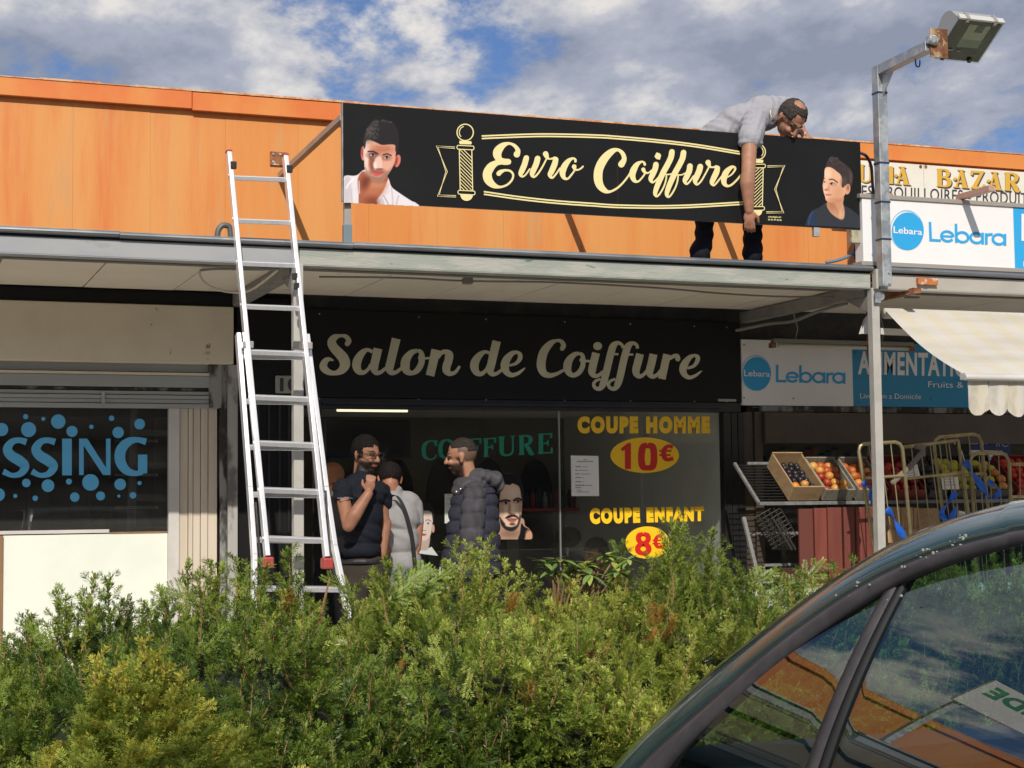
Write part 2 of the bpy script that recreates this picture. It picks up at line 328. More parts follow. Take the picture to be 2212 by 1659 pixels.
M['matblack'] = mat('black_fascia_board', (.009, .009, .010), .5, spec=.25)
M['signcream'] = mat('cream_print', (.86, .74, .37), .5, spec=.3)
M['gold'] = mat('brushed_gold_vinyl', (.56, .53, .38), .38, .2, col2=(.68, .64, .45), scale=2.2, lo=.35, hi=.65, roughvar=.08, spec=.6)
M['stickblue'] = mat('blue_vinyl', (.11, .46, .80), .45)
M['lebwhite'] = mat('white_sign_face', (.84, .84, .85), .35, col2=(.81, .81, .81), scale=2, spec=.4, col3=(.55, .55, .53), scale3=22, lo3=.75, hi3=.77)
M['lebblue'] = mat('blue_print', (.035, .38, .76), .4, spec=.35)
M['lebline'] = mat('pale_blue_print', (.30, .55, .78), .4)
M['yellow'] = mat('yellow_vinyl', (.95, .58, .015), .4)
M['red'] = mat('red_vinyl', (.62, .018, .012), .4)
M['green'] = mat('green_vinyl', (.004, .24, .15), .45)
M['paper'] = mat('white_paper', (.78, .78, .78), .8)
M['ink'] = mat('dark_ink', (.05, .045, .07), .7)
M['inkgrey'] = mat('grey_ink', (.32, .32, .33), .8)
M['bazwhite'] = mat('cream_painted_board', (.82, .78, .68), .6, col2=(.76, .72, .62), scale=2, col3=(.4, .3, .22), scale3=26, lo3=.74, hi3=.76)
M['bazgold'] = mat('gold_paint', (.72, .42, .055), .5)
M['greenpaint'] = mat('green_paint', (.03, .30, .17), .6)
M['awning'] = None
M['print'] = vmat('portrait_print', .5, spec=.25)
M['tube'] = mat('white_tube_lamp', (.6, .56, .45), .3)
M['brown'] = mat('brown_metal_frame', (.075, .058, .043), .45, col2=(.06, .046, .034), scale=5)
M['cable'] = mat('grey_cable', (.22, .215, .2), .6)
M['cablewhite'] = mat('white_cable', (.62, .6, .52), .5)
M['cableblue'] = mat('blue_grey_conduit', (.12, .20, .27), .4)
M['cabledark'] = mat('dark_blue_cable', (.02, .035, .10), .4)
M['bracket'] = mat('painted_bracket_steel', (.36, .37, .38), .45, .3, col2=(.45, .40, .34), scale=10)
def emis(name, col, st):
    m = bpy.data.materials.new(name); m.use_nodes = True; b = m.node_tree.nodes['Principled BSDF']; b.inputs['Emission Color'].default_value = (*col, 1); b.inputs['Emission Strength'].default_value = st; b.inputs['Base Color'].default_value = (.8, .8, .8, 1); return m
M['lit'] = emis('lit_tube', (1, .88, .62), 1.25)
# ================================================================== GROUND
def zat(x, y, Y): return W(x, y, Y)[2]
g = MB(); g.box(-40, 60, -40, 60, -.22, -.14); tag(g.build('ground', mat('asphalt', (.20, .195, .185), .85, col2=(.25, .24, .23), scale=3, bump=.004, bscale=60)), kind='structure')
g = MB(); g.box(-16, 22, 7.6, 11.5, -.13, 0.0); tag(g.build('pavement', mat('concrete_paving', (.58, .55, .50), .8, col2=(.50, .47, .43), scale=2, bump=.002)), kind='structure')
# ================================================================== BUILDING
X0, X1 = -13.0, 14.0
ztop = zat(768, 223.6, YW); zcapb = zat(0, 205, YW-.05); ZR = zat(1262, 543, YC)-.06     # canopy roof level
bld = thing('shop_parade_building', 'long flat roofed shop parade with weathered orange cladding above the canopy', 'building', (2, YW, 0))
k = 0; xx = W(324.6, 400, YW)[0]-.52*27
while xx < X1:
    b = MB(); dy = rng.uniform(0, .004); b.box(xx+.0006, xx+.5196, YW+.002+dy, YW+.05, ZR-.02, ztop-.03); b.build('cladding_panel', M['orange'], bld); xx += .52
b = MB(); b.box(X0, X1, YW+.05, YW+4.6, ZR-.4, ztop-.06); b.build('roof', M['roof'], bld)
xj = W(415, 222, YW-.04)[0]; xa = [X0, xj-3.6, xj, xj+3.55, xj+7.1, X1]
for i in range(5):
    b = MB(); a0, a1 = xa[i]+.002, xa[i+1]-.002; dz = (.0, .004, -.006, .0, .003)[i]
    b.box(a0, a1, YW-.045, YW+.001, zcapb+dz, ztop-.012+dz); o = b.build('cap_flashing', M['orange_cap'], bld, bevel=.003)
b = MB(); rs = random.Random(3); x = X0
while x < X1:
    L_ = rs.uniform(.2, .9); b.box(x, x+L_, YW-.049-rs.uniform(0, .003), YW+.1, ztop-.0119, ztop+rs.uniform(-.006, .002)); x += L_
b.build('cap_edge', M['capedge'], bld)
# party walls and back of the shops (the rooms behind the glass)
xA = W(508, 900, YW)[0]; xB = W(1600, 880, YW)[0]
ZI = 2.235
# ================================================================== CANOPY
can = thing('walkway_canopy', 'grey steel canopy over the walkway with boarded soffit and peeling fascia', 'canopy', (2, YC, 0))
zfb = zat(649.5, 571.6, YC); zft = zat(1262, 543, YC)-.005
pL = W(644, 700, YC)[0]; pR = W(1895, 800, YC)[0]
zdark = zft-.055
secs = [(X0, pL-.01, M['fascia'], 0), (pL+.01, pR-.035, M['fascia_peel'], 0), (pR+.045, X1, M['fascia_warm'], -.0)]
for x0, x1, m, dz in secs:
    b = MB(); b.box(x0, x1, YC, YC+.06, zfb+dz, zdark+dz); b.box(x0, x1, YC-.0, YC+.10, zfb+dz-.006, zfb+dz+.0); b.build('fascia', m, can, bevel=.003)
    b = MB(); b.box(x0, x1, YC-.004, YC+.12, zdark+.001, zdark+.012); b.build('painted_shade_line', M['void'], can)  # near-black strip paints the shadow line under the flashing
for x0, x1, dz in [(X0, W(257, 500, YC)[0], 0), (W(257.5, 500, YC)[0], W(760, 500, YC)[0], -.004), (W(760.5, 500, YC)[0], pR-.03, 0), (pR+.06, X1, -.004)]:
    b = MB(); b.box(x0, x1, YC-.028, YC+.16, zdark+.013+dz, zft-.006+dz); b.tube([(x0, YC-.026, zdark+.030+dz), (x1, YC-.026, zdark+.030+dz)], .014, 8); b.build('edge_flashing', M['zinc'], can, bevel=.002)
b = MB(); b.box(X0, X1, YC+.1605, YW, ZR-.03, ZR); b.build('roof', M['roof'], can)
zs = zfb+.035
b = MB(); b.box(X0, X1, YC+.065, YW-.001, zs+.02, zs+.03); b.build('soffit_void', M['void'], can)
t0 = W(179, 641, YW-.16)[0]
for i in range(-26, 24):
    xa_, xb_ = t0+.6*i+.005, t0+.6*(i+1)-.005
    if xb_ < X0 or xa_ > X1: continue
    b = MB(); b.box(xa_, xb_, YC+.40, YW-.17, zs+rng.uniform(0, .004), zs+.016); b.build('soffit_board', M['soffit'], can)
    b = MB(); b.box(xa_+.02, xb_+.02, YC+.07, YC+.385, zs+rng.uniform(0, .003), zs+.016); b.build('soffit_board', M['soffit'], can)
b = MB(); b.tube([(X0, YC+.392, zs-.008), (X1, YC+.392, zs-.008)], .009, 6); b.build('conduit', M['cable'], can)
# posts and cross beams
for px_, nm in ((pL, 'l'), (pR-.005, 'r')):
    b = MB(); b.box(px_-.030, px_+.030, YC-.012, YC+.048, 0.0, zfb+.001 if nm == 'l' else zfb+.0)
    b.build('post', M['postgrey'], can, bevel=.004)
    b = MB(); b.box(px_-.040, px_+.040, YC+.066, YW-.01, zs-.085, zs-.003); b.add([(px_-.028, YC+.049, zs-.20), (px_+.028, YC+.049, zs-.20), (px_+.028, YC+.049, zs-.086), (px_-.028, YC+.049, zs-.086), (px_-.028, YC+.32, zs-.086), (px_+.028, YC+.32, zs-.086)], [(0, 1, 2, 3), (0, 3, 4), (1, 5, 2), (0, 4, 5, 1), (3, 2, 5, 4)])
    b.build('cross_beam', mat('beam_paint', (.26, .25, .235), .6, col2=(.2, .19, .18), scale=6), can, bevel=.003)
b = MB()                                    # conduits and cables under the soffit
pts = [W(690, 598, YC+.5), W(860, 600, YC+.5), W(1010, 607, YC+.5), W(1200, 610, YC+.48), W(1420, 622, YC+.5), W(1560, 634, YC+.5), W(1700, 641, YC+.5), W(1880, 642, YC+.4)]
tag(MB().tube(cat_rom(pts, 6), .007, 6).build('cable', M['cable'], can))
MB().tube(cat_rom([W(432, 584, YC+.55), W(433, 597, YC+.55), W(448, 615, YC+.55), W(490, 630, YC+.55), W(540, 627, YC+.5), (pL-.05, YC+.3, zs-.03)], 8), .008, 6).build('cable', M['cablewhite'], can)
MB().tube(cat_rom([W(432, 584, YC+.55), W(470, 581, YC+.5), W(560, 582, YC+.4), W(625, 580, YC+.3), W(690, 580, YC+.3), W(685, 573, YC+.3), W(660, 580, YC+.3)], 8), .008, 6).build('cable', M['cable'], can)
MB().tube(cat_rom([W(1590, 714, YW-.25), W(1660, 700, YW-.5), W(1712, 694, YW-.8), W(1770, 672, YW-1.1), W(1830, 655, YC+.5)], 8), .012, 6).build('conduit', M['cable'], can)
jb = W(1010, 607, YC+.5); b = MB(); b.box(jb[0]-.03, jb[0]+.03, jb[1]-.03, jb[1]+.03, jb[2]-.02, jb[2]+.02); b.build('junction_box', M['cable'], can, bevel=.004)
jb = W(1970, 638, YC+.6); b = MB(); b.box(jb[0]-.05, jb[0]+.05, jb[1]-.03, jb[1]+.03, jb[2]-.02, jb[2]+.02); b.build('junction_box', M['cable'], can, bevel=.004)
# pipe hoop seen above the canopy edge at the left
a = W(470, 512, YC+.45); cpts = [a+np.array([.0, 0, -.1]), a+np.array([.0, 0, .02]), a+np.array([.02, 0, .065]), a+np.array([.05, 0, .075]), a+np.array([.078, 0, .05]), a+np.array([.082, 0, -.1])]
tag(MB().tube(cat_rom(cpts, 6), .018, 10).build('vent_pipe', mat('grey_pipe', (.10, .11, .11), .5)), 'dark grey bent pipe stub poking up over the canopy edge left of the ladder', 'pipe')

# ================================================================== LEFT SHOP
ls = thing('laundry_shopfront', 'laundry shopfront left of the salon with dark window and fluted plastic panel', 'shopfront', (0, YW, 0))
xl = W(505, 700, YW-.12)[0]; zl1 = zat(0, 647.4, YW-.12); zl0 = zat(0, 777, YW-.12)
b = MB(); b.box(X0, xl, YW-.12, YW+.0, zl0, zl1); b.build('lintel', M['cream'], ls, bevel=.006)
b = MB(); b.box(X0, xl, YW-.10, YW+.0, zl1+.001, zs-.0); b.build('painted_gap_shade', M['void'], ls)  # solid black block, its colour stands in for the unlit gap over the lintel
xs1 = W(470, 850, YW-.02)[0]
def strip(y0, y1, dy, m, nm='shutter_slat', x0=X0, x1=None, par=ls):
    x1 = xs1 if x1 is None else x1; z1 = zat(0, y0, YW-dy); z0 = zat(0, y1, YW-dy)
    b = MB(); b.box(x0, x1, YW-dy, YW+.01, z0+.0015, z1-.0015); return b.build(nm, m, par, bevel=.003)
strip(778, 798, .030, M['shutter'], 'shutter_box'); strip(798, 805, .062, M['cream'], 'shutter_box_trim')
strip(805, 832, .055, M['shutter']); strip(832, 840, .035, M['soot']); strip(840, 849, .05, M['shutter']); strip(849, 858, .060, M['shutter']); strip(858, 868, .050, M['shutter']); strip(868, 879, .058, M['shutter'], 'shutter_bottom_bar')
b = MB(); hx = W(223, 855, YW-.065)[0]; b.box(hx-.012, hx+.012, YW-.075, YW-.059, zat(223, 871, YW-.065), zat(223, 845, YW-.065)); b.build('shutter_handle', M['shutter'], ls, bevel=.003)
b = MB(); xsA = W(452, 850, YW-.068)[0]; b.box(xsA, xs1+.02, YW-.070, YW+.01, zat(470, 881, YW-.07), zat(470, 783, YW-.07)); b.build('shutter_end_plate', M['sooty'], ls, bevel=.004)
xg = W(487, 900, YW)[0]; xe = W(508, 900, YW)[0]
b = MB(); b.box(xs1+.012, xg, YW-.055, YW+.02, 0, zl0-.001); b.build('guide_rail', M['sooty'], ls, bevel=.003)
b = MB(); b.box(xg+.001, xe, YW-.09, YW+.02, 0, zl0-.002); b.build('pilaster', mat('grey_pilaster', (.40, .39, .37), .6, col2=(.16, .15, .14), scale=5, stretch=(1, 1, .5), lo=.56, hi=.68), ls, bevel=.003)
# fluted panel
fx = [W(x, 900, YW)[0] for x in (386, 405, 415.5, 431.5, 447.5, 468)]
zsh = zat(300, 882, YW)
for i in range(5):
    b = MB(); b.box(fx[i]+.002, fx[i+1]-.002, YW-.03-(.006 if i % 2 else 0), YW+.02, 0.05, zsh); b.build('fluted_strip', M['fluted'], ls, bevel=.003)
b = MB(); xm0 = W(362.5, 900, YW)[0]; b.box(xm0, fx[0]-.001, YW-.045, YW+.02, .05, zsh); b.build('window_mullion', M['white_upvc'], ls, bevel=.003)
# glass, board below, interior
zb = zat(360, 1147, YW)
b = MB(); b.box(X0, xm0-.001, YW+.0, YW+.006, zb, zsh); gl = b.build('window_pane', M['glassd'], ls)
b = MB(); b.box(W(6, 1200, YW)[0], xm0-.001, YW-.01, YW+.005, .1, zb-.012); b.build('white_board', M['whiteboard'], ls, bevel=.002)
b = MB(); b.box(X0, W(5.5, 1200, YW)[0], YW-.03, YW+.005, .1, zb-.012); b.build('timber_board', M['wood'], ls)
b = MB(); b.box(W(-80, 1140, YW)[0], W(235, 1140, YW)[0], YW-.02, YW-.001, zb-.005, zb+.018); b.build('sill_strip', M['white_upvc'], ls); b = MB(); b.box(W(236, 1146, YW)[0], xm0-.002, YW-.015, YW-.001, zb-.012, zb-.001); b.build('sill_strip', M['wood'], ls)
cf = crop(0, 1400, 950, 2212); pr = Print(cf, YW-.002)
for S_ in (0, 262): pr.flat([(x+S_, y, w_) for x, y, w_ in [(243, 793, 62), (175, 776, 52), (110, 792, 62), (68, 855, 84), (100, 915, 92), (180, 965, 95), (228, 1015, 84), (190, 1080, 60), (110, 1098, 44), (30, 1062, 56)]])
pr.rect(570, 762, 658, 1098).rect(725, 762, 767, 1095).poly([(725, 762), (800, 762), (1015, 1095), (945, 1095)]).rect(972, 762, 1013, 1095)
pr.flat([(1340, 790, 62), (1255, 772, 50), (1170, 795, 78), (1108, 870, 96), (1104, 970, 96), (1155, 1050, 78), (1235, 1080, 50), (1310, 1070, 44)]).rect(1265, 908, 1350, 1080)
pr.build('lettering', M['stickblue'], ls)
for x, y, r in [(235, 560, 24), (397, 580, 18), (534, 605, 66), (262, 678, 69), (15, 678, 60), (660, 695, 51), (838, 653, 20), (1023, 575, 25), (1083, 705, 52), (1280, 628, 49), (241, 1168, 39), (440, 1193, 58), (632, 1155, 27), (830, 1163, 76), (1102, 1181, 53), (1279, 1169, 19), (140, 1287, 19), (323, 1308, 25), (685, 1298, 43), (922, 1287, 41), (1090, 1288, 14), (1219, 1281, 30), (-15, 1275, 60)]:
    Print(cf, YW-.004).disc(x, y, r, n=28).build('bubble_decal', M['stickblue'], ls)
for y in (782, 1094, 1392):
    for q in (0, 14):
        b = MB(); b.tube([W(*cf(1050, y+q-6), YW+.03), W(*cf(1432, y+q-6), YW+.03)], .0035, 6); b.build('rail_rod', M['galv'], ls)
        b = MB(); b.tube([W(*cf(1432, y+q-6), YW+.03), W(*cf(1447, y+q-6), YW+.03)], .006, 6); b.build('rod_end', M['white_upvc'], ls)
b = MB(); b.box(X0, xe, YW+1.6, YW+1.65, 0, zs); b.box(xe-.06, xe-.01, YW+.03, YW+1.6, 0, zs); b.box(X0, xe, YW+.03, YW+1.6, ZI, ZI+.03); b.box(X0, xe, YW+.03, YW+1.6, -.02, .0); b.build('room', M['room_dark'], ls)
for i in range(7):
    b = MB(); x = W(60+i*45, 900, YW+.9)[0]; b.box(x, x+.16, YW+.85+.05*(i % 3), YW+.9+.05*(i % 3), .3, 2.1); b.build('hanging_garment', mat('hung_cloth', tuple(np.array([.13, .11, .09])*rng.uniform(.5, 1.5)), .9), ls, bevel=.02)
# ================================================================== SALON FRONT
sf = thing('salon_shopfront', 'black framed salon shopfront with large glass window and dark doorway', 'shopfront', (3.5, YW, 0))
zst = zat(661, 667, YW-.06)+.0; zsb = zat(1591, 869, YW-.06)
xd = W(600, 900, YW)[0]; xw0 = W(692.7, 900, YW)[0]; xw1 = W(1556, 900, YW)[0]; xse = W(1600, 800, YW-.06)[0]; xm = W(1205.5, 900, YW)[0]
zwt = zat(1555, 891.6, YW); zwb = .35
b = MB(); b.box(xe+.001, W(640, 900, YW)[0], YW-.035, YW+.03, 0, zs-.01); b.build('door_surround', M['matblack'], sf, bevel=.003)
for xx in (552, 575, 598, 618): b = MB(); x = W(xx, 900, YW)[0]; b.box(x, x+.018, YW-.05, YW-.036, .05, 2.15); b.build('door_frame_bar', M['black'], sf, bevel=.002)
b = MB(); b.box(W(640.5, 900, YW)[0], xse, YW-.05, YW+.03, zwt+.001, zsb-.001); b.build('shutter_housing', M['black'], sf, bevel=.004)
b = MB(); b.box(xw0-.001, xw1, YW-.075, YW-.051, zwt+.03, zwt+.05); b.build('shutter_bottom_bar', M['black'], sf)
for x0_, x1_ in ((W(676, 900, YW)[0], xw0), (xw1, W(1572, 900, YW)[0]), (W(1573, 900, YW)[0], W(1586, 900, YW)[0]), (W(1587, 900, YW)[0], W(1601, 900, YW)[0])):
    b = MB(); b.box(x0_+.001, x1_-.001, YW-.04-.01*(x0_ > 6), YW+.03, 0, zwt); b.build('window_frame', M['black'], sf, bevel=.004)
b = MB(); b.box(xw0+.001, xw1-.001, YW-.03, YW+.03, 0, zwb); b.build('stall_riser', M['black'], sf)
b = MB(); b.box(xw0+.001, xm-.001, YW, YW+.008, zwb, zwt); b.build('window_pane', M['glass'], sf)
b = MB(); b.box(xm+.011, xw1-.001, YW, YW+.008, zwb, zwt); b.build('window_pane', M['glass'], sf)
b = MB(); b.box(xm, xm+.010, YW-.008, YW+.012, zwb, zwt); b.build('window_mullion', mat('steel_glazing_bar', (.42, .42, .42), .3, .6), sf)
# interior
xi1 = xw1+.02; yb = 14.75
def room(nm, m, *bx):
    b = MB(); b.box(*bx); return b.build(nm, m, sf)
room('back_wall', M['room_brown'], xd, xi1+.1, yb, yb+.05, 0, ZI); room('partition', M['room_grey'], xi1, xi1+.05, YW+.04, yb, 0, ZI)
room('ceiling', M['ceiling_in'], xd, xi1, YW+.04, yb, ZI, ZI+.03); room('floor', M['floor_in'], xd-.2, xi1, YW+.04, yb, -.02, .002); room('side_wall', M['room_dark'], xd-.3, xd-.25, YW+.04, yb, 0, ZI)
a = W(728, 889, YW+.30); b2 = W(880, 890, YW+.30)
b = MB(); b.tube([(a[0], YW+.35, ZI-.045), (b2[0], YW+.35, ZI-.045)], .014, 10); b.build('tube_lamp', M['lit'], sf)  # added tube, hidden above the window head, to brighten the salon
for yy in (13.15,):
    a_, b_ = W(728, 889, yy), W(880, 890, yy); b = MB(); b.tube([(a_[0], yy, ZI-.03), (b_[0], yy, ZI-.03)], .014, 10); b.build('tube_lamp', M['lit'], sf)
b = MB(); b.box(a[0]-.03, b2[0]+.05, YW+.325, YW+.375, ZI-.026, ZI-.001); b.build('added_lamp_batten', M['white_upvc'], sf)  # batten of the added hidden tube
def at_back(x, y, Y=None): return W(x, y, Y or yb-.06)
ls_m = mat('mirror_dark', (.02, .02, .02), .08, spec=.5)
for cx in (960, 1060, 1160, 860):
    c0 = at_back(cx-36, 1060)[0]; c1 = at_back(cx+36, 1060)[0]; zt = at_back(cx, 1005)[2]; b = MB(); P = []
    for t in np.linspace(0, math.pi, 14): P.append(((c0+c1)/2+(c1-c0)/2*math.cos(t), yb-.03, zt+.36*math.sin(t)-.30))
    P += [(c0, yb-.03, .75), (c1, yb-.03, .75)]; b.add(P+[(p[0], yb-.001, p[2]) for p in P], [tuple(range(16))]+[(i, (i+1) % 16, (i+1) % 16+16, i+16) for i in range(16)]); b.build('arched_mirror', ls_m, sf)
zsf = at_back(1180, 1097)[2]
b = MB(); b.box(at_back(1080, 1090)[0], at_back(1290, 1090)[0], yb-.35, yb-.01, zsf-.03, zsf); b.build('counter_shelf', mat('red_shelf', (.42, .05, .035), .4), sf, bevel=.004)
bt = [(.035, .02, .02), (.32, .03, .02), (.03, .03, .035), (.3, .3, .28), (.02, .02, .03), (.28, .03, .03), (.06, .1, .05)]
for i in range(11):
    x = at_back(1122+i*13, 1090)[0]; h = .10+.05*((i*7) % 3)/2
    b = MB(); r = .022; b.tube([(x, yb-.25, zsf), (x, yb-.25, zsf+h), (x, yb-.25, zsf+h+.015), (x, yb-.25, zsf+h+.05)], [r, r, .009, .008], 10)
    tag(b.build('bottle', mat('bottle', bt[i % 7], .3)), 'small product bottle standing on the red shelf inside the salon', 'bottle', 'bottles on the salon shelf')
b = MB(); p0 = at_back(705, 905, YW+1.3); p1 = at_back(888, 992, YW+1.3); b.box(p0[0], p1[0], YW+1.3, YW+1.36, p1[2], p0[2]); b.build('screen', mat('tv_screen', (.006, .006, .008), .25), sf, bevel=.005)
b = MB(); b.box(p0[0]+.02, p1[0]-.02, YW+1.292, YW+1.2995, p1[2]+.002, p1[2]+.008); b.build('screen_trim', mat('blue_grey_trim', (.06, .08, .12), .3), sf)
# vinyl on the glass ------------------------------------------------------
YG = YW-.002
c7 = crop(1900, 1500, 1200, 1991); c6 = crop(1100, 1500, 1200, 1991)
text('COUPE HOMME', c7(620, 230), c7(1486, 230), c7(1486, 344), c7(620, 344), YG, M['yellow'], sf, bold=.085, spacing=1.3, name='price_lettering')
text('COUPE ENFANT', c7(699, 830), c7(1446, 819), c7(1446, 916), c7(703, 937), YG, M['yellow'], sf, bold=.085, spacing=1.3, name='price_lettering')
Print(c7, YG).disc(1060, 485, 224, 116, 48).build('price_oval', M['yellow'], sf); Print(c7, YG).disc(1077, 1056, 143, 106, 48).build('price_oval', M['yellow'], sf)
pr = Print(c7, YG-.001)
pr.poly([(905, 440), (950, 405), (970, 405), (970, 576), (930, 576), (930, 452), (907, 458)]).flat([(1078, 420, 34), (1048, 432, 44), (1038, 490, 44), (1045, 555, 44), (1078, 568, 34), (1113, 555, 44), (1120, 490, 44), (1112, 432, 44), (1078, 420, 34)])
pr.flat([(1244, 432, 26), (1212, 426, 22), (1190, 445, 30), (1184, 475, 32), (1192, 505, 30), (1215, 514, 24), (1246, 505, 26)]).rect(1155, 450, 1235, 463).rect(1155, 478, 1228, 491)
pr.build('price_figures', M['red'], sf)
pr = Print(c7, YG-.001)
pr.flat([(1050, 1000, 26), (1022, 1010, 34), (1022, 1042, 34), (1050, 1062, 30), (1080, 1042, 34), (1078, 1010, 34), (1050, 1000, 26)]).flat([(1050, 1062, 30), (1018, 1082, 36), (1018, 1112, 36), (1050, 1127, 28), (1082, 1112, 36), (1082, 1082, 36), (1050, 1062, 30)])
pr.flat([(1174, 1018, 22), (1150, 1012, 20), (1134, 1030, 24), (1131, 1053, 26), (1136, 1075, 24), (1152, 1086, 20), (1175, 1080, 22)]).rect(1110, 1036, 1165, 1046).rect(1110, 1058, 1162, 1068)
pr.build('price_figures', M['red'], sf)
# serif lettering from upright slabs and strokes
def serif(ch, x, y, w_, h, pr, sk=0.0, tilt=0.0, T=None, t=None):
    T = T or w_*.27; t = t or w_*.10; q = h*.055
    def tf(u, v): return (x+u*w_+v*h*sk, y-v*h+tilt*u*w_)
    def st(pts): pr.flat([(*tf(u, v), a) for u, v, a in pts])
    def sl(u, v, hw=.2): pr.poly([tf(u-hw, v), tf(u+hw, v), (tf(u+hw, v)[0], tf(u+hw, v)[1]+(q if v > .5 else -q)), (tf(u-hw, v)[0], tf(u-hw, v)[1]+(q if v > .5 else -q))])
    def stem(u, v0=0, v1=1, a=None): a = (a or T)/w_/2; pr.poly([tf(u-a, v0), tf(u+a, v0), tf(u+a, v1), tf(u-a, v1)])
    if ch == 'C': st([(.95, .72, t*1.4), (.8, .93, t), (.5, .97, t), (.2, .8, T*.9), (.13, .5, T), (.2, .2, T*.9), (.5, .03, t), (.8, .07, t), (.97, .25, t)]); stem(.93, .68, 1, t*1.6)
    elif ch == 'O': st([(.5, .97, t), (.2, .82, T*.85), (.13, .5, T), (.2, .18, T*.85), (.5, .03, t), (.8, .18, T*.85), (.87, .5, T), (.8, .82, T*.85), (.5, .97, t)])
    elif ch == 'I': stem(.5); sl(.5, 0, .38); sl(.5, 1, .38)
    elif ch == 'F': stem(.27); sl(.27, 0); sl(.27, 1); pr.poly([tf(.2, 1), tf(.95, 1), tf(.95, .93), tf(.2, .93)]); stem(.92, .72, 1, t*1.3); pr.poly([tf(.3, .55), tf(.72, .55), tf(.72, .48), tf(.3, .48)]); stem(.72, .38, .66, t)
    elif ch == 'E': stem(.27); sl(.27, 0); sl(.27, 1); pr.poly([tf(.2, 1), tf(.92, 1), tf(.92, .93), tf(.2, .93)]); pr.poly([tf(.2, .07), tf(.95, .07), tf(.95, 0), tf(.2, 0)]); stem(.9, .75, 1, t*1.3); stem(.93, 0, .28, t*1.3); pr.poly([tf(.3, .55), tf(.7, .55), tf(.7, .48), tf(.3, .48)]); stem(.7, .38, .66, t)
    elif ch == 'U': stem(.2, .3, 1); sl(.2, 1, .22); sl(.86, 1, .16); st([(.2, .32, T), (.24, .12, T*.8), (.5, .02, t*1.2), (.78, .1, t*1.3), (.86, .3, t*1.1), (.86, 1, t*1.1)])
    elif ch == 'R': stem(.25); sl(.25, 0); sl(.25, 1); st([(.2, .96, t), (.55, .96, t*1.2), (.78, .85, T*.8), (.8, .72, T*.9), (.7, .56, T*.6), (.3, .49, t)]); st([(.5, .5, T*.7), (.68, .28, T), (.85, .04, T*.9), (1.02, .03, t)])
    elif ch == 'B': stem(.22); sl(.22, 0); sl(.22, 1); st([(.2, .96, t), (.55, .96, t*1.2), (.78, .85, T*.8), (.78, .7, T*.9), (.62, .55, T*.5), (.3, .53, t)]); st([(.3, .53, t), (.65, .5, T*.5), (.87, .35, T), (.85, .15, T*.9), (.6, .03, t*1.2), (.2, .04, t)])
    elif ch == 'A': pr.poly([tf(.40, 1), tf(.62, 1), tf(.95, 0), tf(.62, 0)]); pr.poly([tf(.46, 1), tf(.54, .9), tf(.25, 0), tf(.12, 0)]); sl(.2, 0, .22); sl(.8, 0, .25); pr.poly([tf(.22, .36), tf(.75, .36), tf(.75, .28), tf(.22, .28)]); pr.disc(*tf(.10, .48), w_*.11); sl(.5, 1, .22)
    elif ch == 'Z': pr.poly([tf(.08, 1), tf(.95, 1), tf(.9, .88), tf(.08, .86)]); pr.poly([tf(.66, .92), tf(.95, .98), tf(.38, .06), tf(.05, .03)]); pr.poly([tf(.05, 0), tf(.95, 0), tf(.92, .15), tf(.05, .12)]); stem(.1, .74, 1, t*1.4); stem(.92, 0, .28, t*1.4)
    elif ch == 'M': stem(.14, 0, 1, T*.7); stem(.86); sl(.14, 0, .13); sl(.86, 0, .15); sl(.14, 1, .13); sl(.86, 1, .15); pr.poly([tf(.08, 1), tf(.3, 1), tf(.56, .1), tf(.45, 0)]); pr.poly([tf(.86, 1), tf(.76, 1), tf(.45, 0), tf(.55, .15)])
pr = Print(c6, YG)
for ch, x, y, w_, h in [('C', 930, 520, 100, 128), ('O', 1038, 511, 108, 128), ('I', 1160, 503, 62, 126), ('F', 1232, 504, 88, 126), ('F', 1325, 499, 92, 124), ('U', 1430, 492, 110, 128), ('R', 1556, 485, 106, 128), ('E', 1680, 478, 106, 132)]:
    serif(ch, x, y, w_, h, pr, tilt=-.06)
pr.build('window_lettering', M['green'], sf)
# paper notices
Pp = Print(c7, YG-.0003); Pp.poly([(576, 487), (757, 490), (762, 752), (581, 752)]); pn = Pp.build('paper_notice', M['paper'], sf)
pr = Print(c7, YG-.0009)
for x0_, x1_, y, h in [(660, 680, 514, 6), (616, 722, 526, 7), (606, 642, 560, 8), (650, 685, 561, 4), (606, 620, 583, 7), (625, 690, 584, 4), (606, 632, 607, 7), (640, 705, 608, 4), (606, 642, 631, 7), (650, 662, 632, 4), (606, 644, 658, 7), (650, 664, 659, 4), (606, 668, 682, 8), (674, 718, 682, 5), (606, 642, 697, 6), (616, 648, 714, 4), (614, 700, 725, 4)]: pr.rect(x0_, y-h/2, x1_, y+h/2)
for i in range(13): pr.rect(583, 512+i*17, 587, 516+i*17)
pr.build('printed_lines', M['inkgrey'], pn)
Pp = Print(c6, YG-.0003); Pp.rect(1080, 738, 1200, 930); pn = Pp.build('paper_notice', mat('pale_green_paper', (.55, .62, .55), .8), sf)
pr = Print(c6, YG-.0009)
for i, y in enumerate((748, 760, 768, 776, 800, 806)): pr.rect(1096, y, 1160, y+2.5)
pr.build('printed_lines', M['inkgrey'], pn)
# house number plate
c5 = crop(0, 1100, 1400, 1452); pr = Print(c5, YW-.055); P = []
b = MB(); q0 = W(*c5(1125, 392), YW-.052); q1 = W(*c5(1243, 466), YW-.052); b.box(q0[0], q1[0], YW-.052, YW-.036, q1[2], q0[2]); hp = b.build('number_plate', mat('pale_plate', (.34, .36, .30), .5), sf, bevel=.012)
text('10', c5(1143, 402), c5(1222, 402), c5(1222, 458), c5(1143, 458), YW-.0545, M['ink'], hp, bold=.03)
